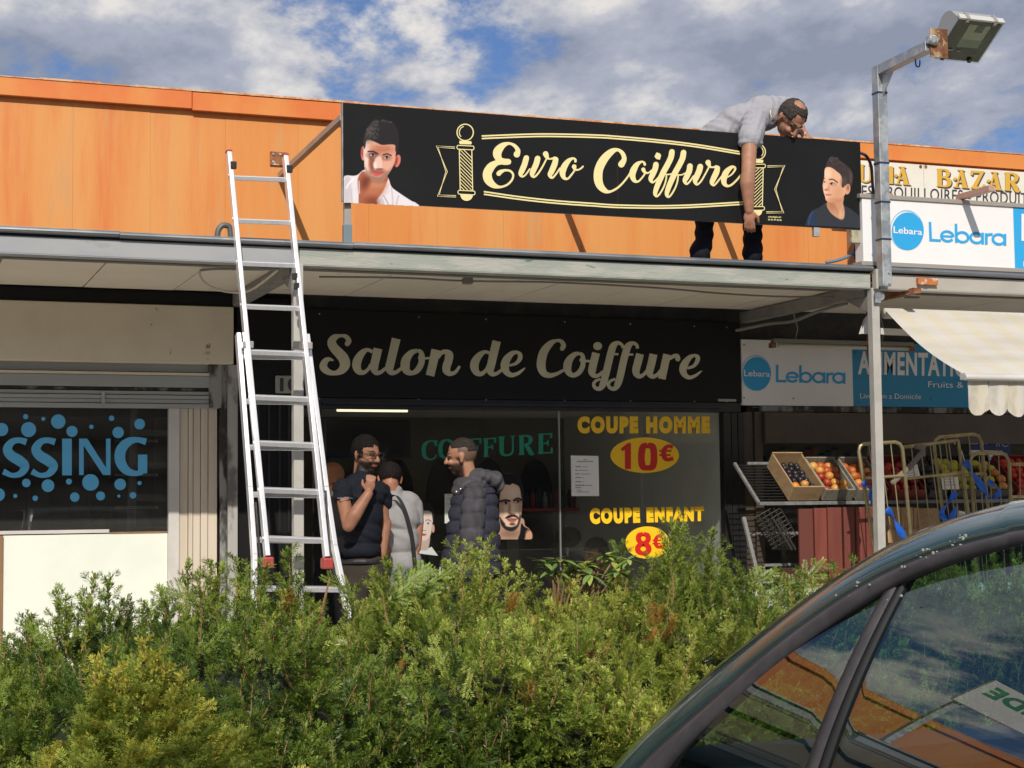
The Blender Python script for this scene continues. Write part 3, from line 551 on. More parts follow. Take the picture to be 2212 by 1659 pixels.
# SIGN 'Salon de Coiffure'
ss = thing('salon_fascia_sign', 'long black board with gold script Salon de Coiffure above the shop window', 'sign', (3.5, YW-.06, 2.3))
b = MB(); b.box(W(640, 800, YW-.06)[0], xse, YW-.062, YW-.02, zsb, zst); b.build('board', M['matblack'], ss, bevel=.003)
YF = YW-.064
cC = crop(1240, 1290, 600, 2212); cD = crop(1820, 1300, 500, 2212); cE = crop(2280, 1300, 520, 2212)
pr = Print(cC, YF)
pr.stroke([(470, 232, 75), (492, 190, 75), (450, 130, 62), (370, 118, 44), (285, 145, 95), (243, 215, 125), (280, 295, 135), (350, 370, 145), (415, 450, 155), (435, 540, 148), (385, 620, 112), (290, 660, 66), (190, 640, 90), (122, 570, 112), (150, 490, 90), (205, 458, 58), (262, 474, 24)])
pr.flat([(835, 350, 50), (760, 322, 54), (685, 370, 95), (620, 470, 125), (605, 560, 125), (640, 635, 95), (710, 650, 62), (775, 600, 48), (810, 530, 40)]); pr.flat([(915, 303, 128), (890, 420, 125), (865, 530, 122), (862, 600, 115), (890, 655, 72), (950, 648, 56), (1030, 590, 48)])
pr.flat([(1180, 160, 128), (1140, 330, 124), (1100, 500, 122), (1082, 590, 122), (1110, 652, 80), (1180, 645, 56), (1262, 585, 48)])
pr.flat([(1490, 330, 50), (1400, 365, 85), (1325, 460, 125), (1310, 560, 132), (1340, 635, 100), (1410, 660, 66), (1490, 615, 85), (1543, 520, 90), (1553, 420, 85), (1535, 355, 66), (1490, 330, 50)]).disc(1530, 440, 34).stroke([(1560, 452, 34), (1670, 440, 32)], smooth=False)
pr.flat([(1755, 320, 128), (1715, 510, 126), (1670, 697, 126)]).stroke([(1790, 430, 50), (1830, 370, 60), (1890, 352, 72), (1945, 392, 120), (1938, 480, 120), (1912, 560, 118), (1912, 625, 112), (1960, 668, 72), (2035, 648, 52), (2095, 572, 40)])
pr.build('lettering', M['gold'], ss)
pr = Print(cD, YF)
pr.flat([(475, 400, 55), (400, 378, 60), (310, 430, 105), (230, 540, 145), (212, 640, 148), (250, 735, 112), (330, 762, 78), (410, 700, 60), (450, 620, 50)]); pr.flat([(600, 190, 148), (550, 400, 146), (500, 620, 142), (487, 700, 135), (525, 762, 88), (600, 755, 62), (690, 690, 54)])
pr.stroke([(835, 612, 42), (930, 582, 56), (998, 510, 78), (1008, 430, 78), (950, 384, 58), (860, 412, 92), (775, 510, 135), (742, 620, 148), (772, 728, 112), (860, 783, 80), (970, 752, 60), (1050, 695, 40), (1092, 658, 18)])
pr.stroke([(1742, 320, 80), (1765, 262, 84), (1720, 192, 66), (1640, 182, 54), (1540, 232, 105), (1432, 360, 145), (1385, 500, 155), (1377, 640, 152), (1422, 748, 120), (1520, 788, 88), (1640, 762, 62), (1760, 700, 50)])
pr.flat([(2040, 405, 55), (1960, 422, 82), (1872, 510, 125), (1832, 620, 145), (1852, 730, 112), (1930, 788, 78), (2030, 740, 88), (2093, 640, 88), (2108, 520, 82), (2090, 435, 70), (2040, 405, 55)]).disc(2078, 522, 38).stroke([(2100, 535, 42), (2215, 540, 42)], smooth=False)
pr.build('lettering', M['gold'], ss)
pr = Print(cE, YF)
pr.flat([(285, 380, 132), (255, 500, 132), (227, 620, 132), (218, 700, 126), (252, 762, 78), (330, 755, 62), (410, 690, 54)]).disc(312, 267, 74, 68)
pr.flat([(742, 300, 50), (715, 245, 52), (650, 212, 64), (577, 262, 115), (537, 370, 122), (490, 560, 122), (442, 760, 120), (402, 900, 115), (352, 975, 78), (280, 972, 62), (245, 910, 56), (280, 850, 48), (360, 818, 40)]).stroke([(570, 402, 36), (660, 402, 36)], smooth=False, round_ends=False)
pr.flat([(982, 308, 50), (962, 245, 54), (895, 217, 64), (822, 270, 115), (782, 380, 122), (735, 560, 122), (692, 760, 120), (650, 900, 115), (600, 975, 78), (530, 972, 62), (490, 910, 56), (530, 850, 48), (610, 818, 40)]).stroke([(820, 408, 36), (908, 408, 36)], smooth=False, round_ends=False)
pr.flat([(1022, 398, 132), (985, 540, 132), (955, 660, 128), (962, 728, 112), (1012, 773, 78), (1080, 745, 58), (1150, 660, 50)]); pr.flat([(1247, 402, 132), (1212, 560, 132), (1182, 680, 128), (1190, 742, 104), (1240, 778, 74), (1310, 745, 58), (1370, 670, 50)])
pr.flat([(1475, 405, 130), (1440, 560, 130), (1385, 817, 130)]).stroke([(1525, 480, 45), (1580, 438, 64), (1640, 432, 74), (1655, 480, 88)])
pr.stroke([(1830, 635, 42), (1920, 600, 56), (1980, 520, 72), (1985, 450, 72), (1930, 424, 50), (1850, 460, 84), (1772, 560, 122), (1740, 660, 126), (1772, 748, 92), (1850, 793, 66), (1950, 760, 50), (2015, 712, 35), (2052, 684, 18)])
pr.build('lettering', M['gold'], ss)
for x in (690, 905, 1050, 1220, 1362, 1500, 1570):
    for y in (678+.033*(x-690), 861+.008*(x-690)):
        b = MB(); p = W(x, y, YF); b.tube([p+np.array([0, .003, 0]), p-np.array([0, .002, 0])], .005, 8); b.build('screw', M['galv'], ss)
b = MB(); p = W(1551, 864, YF); q = W(1590, 871, YF); b.box(p[0], q[0], YF-.004, YF+.001, q[2]+.012, p[2]+.008); b.build('maker_plate', mat('pale_metal_plate', (.36, .35, .30), .4), ss)
# ================================================================== BIG SIGN
es = thing('rooftop_sign', 'long black sign with cream script Euro Coiffure and two printed portraits standing on the canopy', 'sign', (4, YS, 3.1))
xs0 = W(740.5, 226, YS)[0]; xs1_ = W(1860.5, 400, YS)[0]; zt0 = (W(740.5, 226, YS)[2]+W(1857, 303.9, YS)[2])/2; zb0 = (W(742.6, 437.6, YS)[2]+W(1864.5, 493.5, YS)[2])/2
xmid = W(1334, 380, YS)[0]
for a0, a1 in ((xs0, xmid-.001), (xmid+.001, xs1_)):
    b = MB(); b.box(a0, a1, YS, YS+.004, zb0, zt0); b.build('sign_panel', M['signblack'], es)
b = MB()
for z in (zb0+.02, zt0-.02): b.box(xs0+.002, xs1_-.002, YS+.0045, YS+.035, z-.018, z+.018)
b.build('frame_rail', M['galv'], es)
b = MB(); b.box(xs0-.004, xs0-.0005, YS-.003, YS+.035, zb0, zt0); b.build('edge_trim', M['galv'], es)
for px_, xo in ((741, .0), (1853, 0)):       # legs
    p = W(px_+12, 470, YS+.03)
    b = MB(); b.box(p[0]-.024, p[0]+.018, YS+.036, YS+.07, ZR, zb0+.1); b.build('leg', M['bracket'], es, bevel=.002)
    b = MB(); b.box(p[0]-.029, p[0]+.023, YS+.034, YS+.076, ZR, ZR+.18); b.build('leg_sleeve', mat('blue_grey_steel', (.22, .29, .33), .4, .4), es, bevel=.002)
# stay back to the wall, left; plate
zbr = W(738, 253, YS+.04)[2]; xbr = xs0+.012
b = MB(); b.beam((xbr, YS+.036, zbr), (xbr, YW-.012, zbr-.045), .04, .04); b.build('stay_bar', mat('pinkish_painted_bar', (.46, .36, .28), .5, col2=(.38, .30, .24), scale=6), es, bevel=.003)
pw = W(595, 342, YW); b = MB(); b.box(pw[0]-.04, xbr+.05, YW-.012, YW-.001, pw[2]-.05, pw[2]+.045); pl = b.build('wall_plate', M['rust'], es)
for dx, dz in ((-.02, .028), (-.02, -.028), (.03, .028)): b = MB(); b.tube([(pw[0]+dx, YW-.011, pw[2]+dz), (pw[0]+dx, YW-.02, pw[2]+dz)], .008, 8); b.build('bolt', M['galv'], pl)
# other stays hidden behind (their shadows fall on the cladding)
for xx in (W(1430, 400, YS)[0], W(1800, 400, YS)[0]):
    b = MB(); b.beam((xx, YS+.036, zbr), (xx, YW-.001, zbr-.045), .04, .04); b.build('stay_bar', M['bracket'], es)
b = MB(); p = W(3211*.54861, 912*.54861, YS+.02); b.box(p[0]-.022, p[0]+.022, YS+.002, YS+.03, p[2]-.035, zb0+.002); b.build('hanger_clip', M['galv'], es)
# print
cA = crop(1700, 460, 640, 2212); cB = crop(2300, 540, 640, 2212); YP = YS-.001
def sunprint(p, k=.97): p.C *= k
pr = Print(cA, YP)
pr.stroke([(1158, 510, 88), (1172, 455, 62), (1125, 392, 46), (1050, 362, 36), (965, 392, 80), (903, 460, 116), (892, 520, 112), (925, 585, 84), (980, 610, 86), (1042, 612, 80)])
pr.stroke([(960, 612, 70), (880, 628, 76), (805, 682, 112), (757, 770, 122), (772, 860, 116), (840, 930, 80), (930, 955, 34), (1025, 925, 28), (1090, 860, 28), (1108, 790, 28), (1070, 738, 30), (1000, 727, 32), (940, 748, 56), (912, 772, 66)])
pr.stroke([(1287, 560, 76), (1262, 650, 78), (1228, 730, 76), (1210, 780, 60), (1233, 812, 28), (1275, 790, 22), (1335, 710, 22)]); pr.stroke([(1441, 568, 78), (1422, 640, 78), (1387, 720, 76), (1366, 780, 64), (1390, 818, 30), (1440, 780, 26), (1500, 690, 24), (1548, 600, 22), (1568, 560, 22)])
pr.stroke([(1550, 505, 76), (1568, 545, 56), (1590, 570, 26), (1630, 570, 24), (1672, 560, 40)]); pr.stroke([(1688, 580, 72), (1670, 650, 80), (1632, 740, 76), (1610, 790, 64), (1640, 830, 30), (1690, 780, 24), (1745, 700, 22)])
pr.stroke([(1955, 605, 36), (1953, 580, 30), (1920, 565, 30), (1860, 600, 62), (1803, 680, 86), (1780, 760, 82), (1800, 828, 52), (1850, 842, 28), (1900, 790, 26), (1950, 722, 22)]).stroke([(1938, 678, 64), (1948, 712, 38), (1990, 722, 22), (2035, 698, 24), (2058, 675, 22)])
# frame arcs
fx = lambda pts: [((x/.54861-1700)/.28933 if 0 else (x-1700)/.28933, (y-460)/.28933, w_) for x, y, w_ in pts]
top = [(1896.7, 535.5), (2047, 529.5), (2163, 527.5), (2340, 531.5), (2430, 537), (2589, 551), (2740, 569), (2913, 597.5)]; bot = [(1905.4, 754.5), (2047, 775), (2192, 790.7), (2340, 801.4), (2424, 807.0), (2589, 810.2), (2734, 806.5), (2925, 795.5)]
for pts in (top, [(x+.5, y+10-(x-1900)*.0012) for x, y in top], bot, [(x, y+10.2-(x-1900)*.0012) for x, y in bot]): pr.stroke(fx([(x, y, 20) for x, y in pts]), 8, round_ends=False)
def pole_print(pr, f, s=1):
    def St(pts, sm=False, re=False): pr.stroke([(*f(x, y), w_*s) for x, y, w_ in pts], 6, re, sm)
    def Po(pts): pr.poly([f(x, y) for x, y in pts])
    n = 36; St([(455+111*math.cos(t), 212+112*math.sin(t), 15) for t in np.linspace(0, 2*math.pi, n)])
    St([(455+80*math.cos(t), 212+84*math.sin(t), 12) for t in np.linspace(math.pi*.75, math.pi*1.42, 12)])
    Po([(380, 325), (535, 332), (545, 355), (535, 375), (385, 372), (372, 350)])
    for cy, cx in ((418, 459), (1030, 473)):
        P = [(cx-98+18*math.cos(t), cy-4+26*math.sin(t), 12) for t in np.linspace(math.pi*.5, math.pi*1.5, 8)]+[(cx+98+18*math.cos(t), cy+6+26*math.sin(t), 12) for t in np.linspace(-math.pi*.5, math.pi*.5, 8)]; St(P+[P[0]])
    St([(375, 445, 13), (388, 1002, 13)]); St([(545, 455, 13), (557, 1006, 13)])
    for i in range(13):
        y0 = 395+i*50; P = [(381+i*.9, y0, 11), (550+i*.9, y0+170, 11)]
        # keep inside the body
        a, b_ = P; 
        if a[1] < 450: t = (450-a[1])/170; a = (a[0]+t*169, 450, 11)
        if b_[1] > 1000: t = (1000-P[0][1])/170; b_ = (P[0][0]+t*169, 1000, 11)
        if b_[0]-a[0] > 12: St([a, b_])
    Po([(475+86*math.cos(t), 1058+86*math.sin(t)) for t in np.linspace(0, math.pi, 16)])
    for o_ in (0, 20): St([(315, 410+o_, 9), (62+o_*1.2, 395+o_, 9), (212-o_, 745, 9), (78+o_*1.2, 1082-o_, 9), (330, 1092-o_, 9)])
pole_print(pr, lambda x, y: (x, y))
pr.build('lettering', M['signcream'], es)
pr = Print(cB, YP)
pr.stroke([(507, 370, 88), (545, 300, 66), (522, 220, 56), (455, 172, 42), (370, 200, 84), (270, 300, 112), (203, 430, 118), (190, 560, 118), (217, 660, 102), (282, 727, 70), (350, 742, 34), (440, 700, 28), (520, 630, 26), (600, 530, 24), (650, 440, 24)])
pr.stroke([(825, 372, 36), (815, 345, 28), (780, 335, 28), (720, 372, 64), (672, 450, 88), (657, 520, 82), (682, 588, 56), (730, 605, 28), (780, 562, 24), (835, 488, 22)]).stroke([(805, 440, 56), (825, 475, 40), (870, 488, 22), (920, 452, 22)])
pr.stroke([(977, 373, 76), (967, 430, 76), (932, 510, 76), (907, 570, 64), (930, 615, 30), (975, 587, 24), (1030, 530, 24)]).poly([(985, 208), (1030, 220), (1048, 250), (1030, 308), (985, 298), (957, 265)])
for dx, dy in ((0, 0), (158, 9)): pr.stroke([(1195+dx, 200+dy, 76), (1180+dx, 280+dy, 78), (1132+dx, 380+dy, 78), (1077+dx, 480+dy, 78), (1022+dx, 600+dy, 74), (982+dx, 700+dy, 68), (967+dx, 770+dy, 54), (990+dx, 805+dy, 30), (1030+dx, 770+dy, 24), (1082+dx, 680+dy, 22), (1112+dx, 590+dy, 22), (1122+dx, 510+dy, 20)])
pr.stroke([(1110, 508, 18), (1170, 505, 18), (1230, 482, 18)]).stroke([(1268, 515, 18), (1330, 512, 18), (1375, 490, 18)])
pr.stroke([(1440, 395, 78), (1430, 460, 78), (1395, 540, 76), (1371, 592, 62), (1392, 638, 28), (1432, 610, 24), (1490, 530, 24)]); pr.stroke([(1580, 402, 80), (1565, 460, 80), (1530, 540, 78), (1511, 600, 62), (1537, 645, 28), (1590, 600, 24), (1650, 500, 22), (1702, 400, 22)])
pr.stroke([(1687, 345, 74), (1702, 382, 50), (1722, 407, 26), (1760, 409, 24), (1800, 402, 42)]); pr.stroke([(1815, 422, 70), (1800, 480, 78), (1762, 560, 76), (1740, 620, 62), (1767, 655, 28), (1812, 610, 24), (1875, 530, 22)])
pr.stroke([(1945, 548, 18), (2010, 505, 22), (2055, 440, 28), (2045, 408, 30), (2000, 413, 50), (1932, 480, 80), (1903, 560, 80), (1908, 630, 64), (1952, 665, 35), (2010, 645, 28), (2080, 580, 26), (2140, 505, 24)])
kx = .28933*.944
pole_print(pr, lambda x, y: ((2974+(460-x)*kx+8-2300)/.28933, (330+.4342*(745+(y-418)*.62916)+(460-x)*kx*.035-540)/.28933), .95)
pr.build('lettering', M['signcream'], es)
c5w = crop(2650, 330, 600, 1382)
text('citylight.fr', c5w(862, 1197), c5w(984, 1203), c5w(984, 1222), c5w(862, 1216), YP-.003, M['signcream'], es, bold=.02, name='small_lettering')
text('06 60 49 28 00', c5w(862, 1223), c5w(984, 1229), c5w(984, 1244), c5w(862, 1238), YP-.003, M['signcream'], es, bold=.02, name='small_lettering')
# portraits ----------------------------------------------------------------
cP = crop(1340, 440, 320, 1397); p = Paint(60, 110, 1345, 1660, 8.5)
p.poly([(40, 1145), (230, 1100), (300, 1080), (420, 995), (560, 1100), (800, 1110), (880, 1285), (1010, 1390), (1220, 1528), (1300, 1565), (1345, 1660), (700, 1680), (40, 1680)], (236, 230, 236), 14)
p.poly([(60, 1160), (180, 1160), (170, 1600), (60, 1600)], (206, 196, 204), 60, .8); p.line([(110, 1310), (150, 1230), (240, 1140)], 26, (250, 248, 250), 20); p.line([(190, 1330), (200, 1550)], 20, (200, 190, 198), 30)
p.poly([(300, 1150), (400, 1020), (560, 1100), (810, 1110), (790, 1240), (715, 1400), (625, 1525), (645, 1640), (345, 1640), (315, 1380)], (172, 98, 70), 16)
p.ell(560, 1330, 190, 110, (196, 122, 88), 1.2, .8); p.ell(640, 1250, 150, 60, (205, 140, 105), 1.2, .8); p.ell(430, 1220, 70, 120, (110, 52, 38), 1.3, .8, .3); p.line([(320, 1190), (330, 1400)], 14, (235, 225, 228), 14); p.ell(560, 1560, 120, 90, (120, 58, 42), 1.3, .7)
p.line([(740, 1440), (790, 1520), (830, 1600)], 18, (175, 160, 168), 22); p.line([(700, 1450), (760, 1600)], 14, (190, 180, 188), 20); p.line([(880, 1300), (900, 1500), (900, 1600)], 16, (196, 186, 196), 26); p.line([(1000, 1450), (960, 1600)], 22, (198, 188, 194), 26)
p.ell(388, 715, 38, 125, (205, 105, 100), .25, cover=True); p.ell(380, 700, 14, 80, (140, 45, 45), .6); p.ell(983, 845, 52, 112, (214, 128, 112), .2, cover=True, rot=.2); p.ell(962, 850, 22, 80, (160, 62, 52), .6, rot=.2)
p.poly([(408, 560), (412, 850), (425, 1000), (485, 1110), (560, 1190), (640, 1215), (710, 1208), (800, 1110), (885, 985), (935, 860), (952, 740), (955, 575), (700, 480), (450, 480)], (226, 166, 142), 12)
p.ell(455, 740, 60, 270, (246, 220, 210), 1.0, .9); p.ell(720, 650, 200, 80, (196, 122, 94), 1.1, .85); p.line([(560, 640), (700, 665), (850, 640)], 10, (165, 92, 70), 18, .7); p.line([(600, 600), (720, 622), (850, 605)], 8, (168, 98, 76), 18, .6)
p.poly([(505, 770), (600, 830), (565, 900), (590, 975), (535, 1010), (495, 930)], (138, 78, 62), 50, .9); p.ell(800, 900, 90, 130, (236, 178, 158), 1.2, .7)
p.ell(560, 745, 95, 55, (110, 68, 60), 1.2, .85); p.ell(790, 795, 78, 45, (150, 92, 78), 1.2, .8)
p.poly([(590, 840), (640, 770), (700, 780), (720, 960), (650, 985), (580, 930)], (238, 200, 184), 26, .95); p.ell(600, 925, 26, 60, (252, 232, 222), .8, .9); p.ell(680, 985, 60, 14, (120, 62, 52), .9, .8)
p.ell(640, 1035, 140, 46, (128, 84, 72), 1.0, .75); p.poly([(430, 960), (480, 1060), (560, 1100), (650, 1120), (740, 1080), (850, 1000), (890, 960), (800, 1120), (710, 1215), (640, 1222), (560, 1195), (470, 1110)], (128, 92, 78), 40, .6)
p.poly([(535, 1010), (600, 1030), (650, 1038), (745, 1035), (700, 1085), (625, 1112), (565, 1080)], (214, 96, 92), 10, 1); p.line([(545, 1020), (640, 1055), (735, 1042)], 8, (110, 32, 34), 8, .9)
for ex, ey in ((556, 742), (795, 788)): p.ell(ex, ey, 46, 22, (206, 190, 186), .35); p.ell(ex+4, ey-2, 22, 24, (48, 34, 36), .35); p.line([(ex-50, ey-4), (ex, ey-28), (ex+48, ey)], 9, (40, 22, 22), 8)
p.line([(480, 682), (560, 680), (640, 722)], 24, (52, 32, 30), 10); p.line([(735, 742), (800, 724), (875, 752)], 22, (54, 34, 30), 10)
p.poly([(402, 580), (403, 450), (440, 315), (470, 260), (520, 200), (555, 150), (600, 125), (640, 122), (655, 150), (700, 158), (720, 130), (760, 132), (800, 132), (820, 165), (880, 165), (940, 220), (985, 300), (1012, 410), (1012, 560), (990, 690), (965, 735), (945, 650), (940, 575), (850, 562), (720, 570), (620, 530), (520, 492), (450, 505), (430, 600), (410, 640)], (38, 34, 37), 12)
p.ell(500, 350, 80, 170, (88, 80, 80), 1.6, .55, .3)
for _ in range(70): 
    x = rng.uniform(430, 660); y = 560-(x-430)*.35-rng.uniform(0, 330); p.line([(x, y), (x+rng.uniform(10, 34), y-rng.uniform(-8, 26))], 7, (128, 118, 114), 7, .6)
for _ in range(26): x = rng.uniform(560, 930); y = 150+abs(x-700)*.18+rng.uniform(-10, 26); p.line([(x, y), (x+rng.uniform(-8, 16), y-rng.uniform(10, 26))], 6, (120, 112, 104), 7, .7)
inside = lambda x, y: y < 437.2+(x-742.6)*.0498-.4 and x > 742.0
sunprint(p); mp_ = p.build('printed_portrait', cP, YP-.0002, M['print'], es, inside)
cQ = crop(3150, 590, 260, 1348); p = Paint(100, 110, 1300, 1620, 9)
p.poly([(90, 1700), (120, 1500), (180, 1330), (280, 1220), (400, 1168), (550, 1085), (900, 1135), (1100, 1250), (1230, 1375), (1290, 1500), (1300, 1700)], (52, 56, 64), 14)
p.poly([(100, 1600), (180, 1330), (260, 1240), (330, 1400), (300, 1600)], (40, 58, 88), 60, .8); p.line([(170, 1560), (200, 1380), (260, 1260)], 12, (86, 112, 150), 24, .7)
p.poly([(548, 1105), (600, 1030), (880, 950), (882, 1090), (912, 1250), (900, 1380), (855, 1418), (760, 1390), (640, 1300), (565, 1190)], (206, 152, 118), 12); p.ell(640, 1130, 70, 120, (170, 108, 78), 1.2, .6, -.5); p.ell(840, 1330, 50, 80, (228, 182, 148), 1.2, .7); p.line([(700, 1130), (780, 1300)], 12, (160, 104, 78), 26, .6); p.line([(870, 1150), (800, 1300)], 12, (232, 186, 150), 22, .6)
p.poly([(530, 360), (502, 420), (495, 560), (476, 640), (463, 730), (480, 850), (512, 950), (530, 1030), (590, 1062), (700, 1062), (830, 985), (925, 905), (925, 700), (870, 500), (750, 400), (640, 340)], (236, 184, 150), 12)
p.ell(560, 480, 70, 110, (250, 214, 188), 1.2, .8); p.ell(520, 860, 50, 170, (248, 208, 182), 1.2, .7); p.ell(780, 880, 130, 170, (208, 148, 112), 1.3, .6); p.ell(700, 1030, 140, 50, (190, 130, 98), 1.2, .6)
p.ell(970, 800, 58, 112, (228, 172, 142), .15, cover=True, rot=.12); p.ell(975, 790, 30, 75, (178, 112, 88), .7, rot=.15); p.ell(960, 850, 18, 45, (222, 160, 130), .8)
p.ell(540, 815, 38, 22, (160, 92, 70), 1, .8); p.ell(585, 790, 26, 50, (206, 146, 118), 1.1, .8); p.ell(668, 700, 66, 34, (150, 100, 80), 1.1, .6); p.ell(670, 695, 44, 16, (225, 210, 205), .5); p.ell(645, 690, 24, 20, (44, 26, 22), .4); p.line([(610, 682), (660, 668), (715, 700)], 8, (60, 34, 28), 8)
p.line([(600, 606), (680, 606), (762, 662)], 24, (86, 56, 46), 14); p.line([(478, 574), (505, 592)], 16, (110, 76, 62), 12); p.ell(503, 656, 24, 14, (200, 190, 190), .5); p.ell(497, 655, 12, 14, (40, 26, 26), .5); p.line([(470, 640), (530, 660)], 7, (54, 34, 30), 7)
p.poly([(520, 898), (580, 898), (655, 915), (600, 945), (535, 935)], (212, 138, 138), 10); p.line([(520, 902), (590, 912), (655, 916)], 6, (140, 76, 76), 7)
p.poly([(524, 350), (540, 255), (575, 195), (600, 160), (650, 122), (690, 150), (768, 150), (785, 190), (850, 235), (980, 335), (1058, 440), (1082, 560), (1062, 700), (1040, 755), (1000, 695), (930, 720), (880, 772), (848, 735), (860, 600), (820, 500), (760, 450), (680, 385), (600, 350)], (64, 53, 54), 14)
p.ell(900, 640, 60, 90, (96, 78, 76), 1.2, .6); p.ell(1040, 560, 30, 150, (98, 86, 86), 1.3, .6)
for _ in range(60): x = rng.uniform(560, 1000); y = 170+max(0, x-700)*.55+rng.uniform(0, 130); p.line([(x, y), (x+rng.uniform(8, 30), y+rng.uniform(4, 34))], 7, (112, 98, 92) if rng.random() < .5 else (40, 32, 34), 7, .55)
for x in (600, 620, 650, 690, 740, 770): p.line([(x, 190), (x+rng.uniform(-6, 14), 130+abs(x-660)*.2)], 9, (104, 98, 88), 9, .8)
inside = lambda x, y: y < 493.0+(x-1864.5)*.0498-.6 and x < 1862.4
sunprint(p); p.build('printed_portrait', cQ, YP-.0002, M['print'], es, inside)
cR = crop(1600, 1850, 550, 2212); p = Paint(1400, 30, 1990, 1100, 7)
p.poly([(1440, 1100), (1470, 850), (1500, 760), (1830, 760), (1880, 880), (1960, 950), (1975, 1100)], (168, 136, 116), 8); p.ell(1640, 1010, 130, 60, (120, 92, 76), 1.2, .7)
p.poly([(1822, 850), (1870, 900), (1960, 955), (1900, 1010), (1868, 1100), (1770, 1100), (1800, 1000)], (14, 16, 20), 8); p.ell(1940, 1040, 50, 90, (196, 146, 120), .8)
p.poly([(1478, 480), (1470, 750), (1500, 850), (1570, 930), (1660, 962), (1740, 925), (1792, 830), (1832, 620), (1825, 380), (1780, 260), (1600, 200), (1500, 300)], (214, 186, 162), 8)
p.ell(1500, 640, 40, 180, (170, 134, 112), 1.3, .7); p.ell(1800, 620, 30, 150, (178, 144, 120), 1.3, .7); p.ell(1690, 360, 90, 90, (226, 204, 182), 1.2, .8)
p.poly([(1474, 740), (1520, 800), (1560, 850), (1580, 890), (1660, 905), (1740, 880), (1770, 820), (1800, 700), (1812, 760), (1780, 880), (1725, 950), (1655, 972), (1570, 945), (1500, 868)], (26, 22, 24), 22, .95)
p.poly([(1560, 770), (1600, 730), (1660, 705), (1710, 705), (1770, 745), (1780, 790), (1740, 755), (1680, 745), (1610, 770)], (30, 24, 25), 14); p.ell(1680, 860, 45, 22, (50, 38, 36), .8, .8)
p.poly([(1590, 785), (1650, 762), (1700, 765), (1762, 775), (1710, 828), (1640, 828)], (170, 96, 92), 9); p.line([(1595, 788), (1680, 792), (1760, 780)], 7, (88, 40, 40), 7)
p.poly([(1622, 560), (1650, 560), (1640, 690), (1612, 690)], (158, 110, 90), 22, .8); p.ell(1672, 690, 50, 14, (96, 58, 50), .8, .9); p.ell(1690, 620, 26, 70, (232, 212, 192), 1.1, .8)
for ex, ey in ((1570, 524), (1762, 498)): p.ell(ex, ey, 62, 34, (150, 112, 96), 1.1, .7); p.ell(ex, ey, 46, 19, (206, 204, 200), .35); p.ell(ex+6, ey-1, 22, 21, (26, 18, 18), .35); p.line([(ex-50, ey+4), (ex, ey-22), (ex+46, ey+2)], 9, (24, 18, 20), 8)
p.line([(1488, 502), (1560, 478), (1640, 492)], 28, (22, 18, 20), 10); p.line([(1700, 482), (1765, 450), (1826, 478)], 26, (22, 18, 20), 10)
p.poly([(1430, 420), (1435, 160), (1490, 95), (1555, 60), (1640, 55), (1710, 28), (1740, 70), (1800, 140), (1835, 260), (1852, 400), (1840, 520), (1822, 430), (1795, 290), (1740, 225), (1680, 215), (1640, 240), (1560, 235), (1510, 300), (1478, 400)], (20, 18, 21), 8); p.line([(1440, 150), (1490, 95), (1555, 60), (1640, 55), (1710, 28), (1745, 70), (1803, 140), (1838, 260), (1854, 400), (1842, 520)], 7, (128, 128, 126), 6, .8)
p.build('portrait_decal', cR, YG-.0006, M['print'], sf)
p = Paint(120, 430, 510, 1370, 7)
p.poly([(195, 1225), (290, 1278), (350, 1240), (400, 1215), (505, 1362), (130, 1318), (150, 1250)], (196, 202, 204), 8, smooth=False)
p.poly([(195, 1240), (220, 1050), (370, 1020), (352, 1238), (290, 1276)], (176, 158, 150), 9)
p.poly([(195, 640), (205, 900), (222, 1060), (270, 1120), (320, 1110), (385, 1030), (405, 900), (432, 640), (300, 600)], (204, 188, 180), 8); p.ell(250, 880, 40, 200, (220, 208, 200), 1.2, .7)
p.ell(424, 930, 24, 70, (186, 150, 140), .3, cover=True); p.poly([(140, 545), (160, 520), (175, 460), (200, 490), (205, 440), (240, 480), (300, 500), (380, 540), (430, 640), (437, 780), (425, 850), (405, 700), (380, 660), (300, 645), (215, 660), (180, 600)], (34, 33, 38), 8)
p.ell(345, 850, 36, 14, (190, 188, 190), .4); p.ell(345, 848, 15, 15, (40, 42, 60), .4); p.line([(305, 805), (345, 790), (390, 815)], 12, (110, 84, 76), 9); p.ell(218, 860, 16, 12, (60, 60, 70), .4)
p.ell(262, 958, 12, 10, (90, 56, 52), .6); p.ell(296, 960, 10, 9, (110, 70, 64), .6); p.poly([(228, 1026), (265, 1008), (322, 1024), (275, 1046)], (168, 66, 72), 7)
p.build('portrait_decal', cR, YG-.0006, M['print'], sf)

# ================================================================== RIGHT SHOP
rs_ = thing('grocery_shopfront', 'brown framed grocery shopfront right of the salon behind the fruit stand', 'shopfront', (7.5, YW, 0))
def bxp(par, nm, m, x0, x1, y0, y1, z0, z1, bev=.003): b = MB(); b.box(x0, x1, y0, y1, z0, z1); return b.build(nm, m, par, bevel=bev)
zrs = zat(1603, 875, YW-.06)
for a0, a1, d in ((1602, 1622, .03), (1623, 1640, .05)): bxp(rs_, 'door_frame', M['brown'], W(a0, 900, YW)[0]+.001, W(a1, 900, YW)[0]-.001, YW-d, YW+.05, 0, zrs-.05)
bxp(rs_, 'shutter_box', M['brown'], W(1640.5, 900, YW)[0], X1, YW-.09, YW+.02, zat(1700, 960, YW-.09)*0+zat(1650, 957, YW-.09), zat(1650, 890, YW-.09))
bxp(rs_, 'shutter_rail', M['sooty'], W(1640.5, 900, YW)[0], X1, YW-.05, YW+.02, zat(1650, 889, YW-.05), zrs-.001)
xr0 = W(1641, 900, YW)[0]; zr1 = zat(1650, 957, YW-.09)-.001
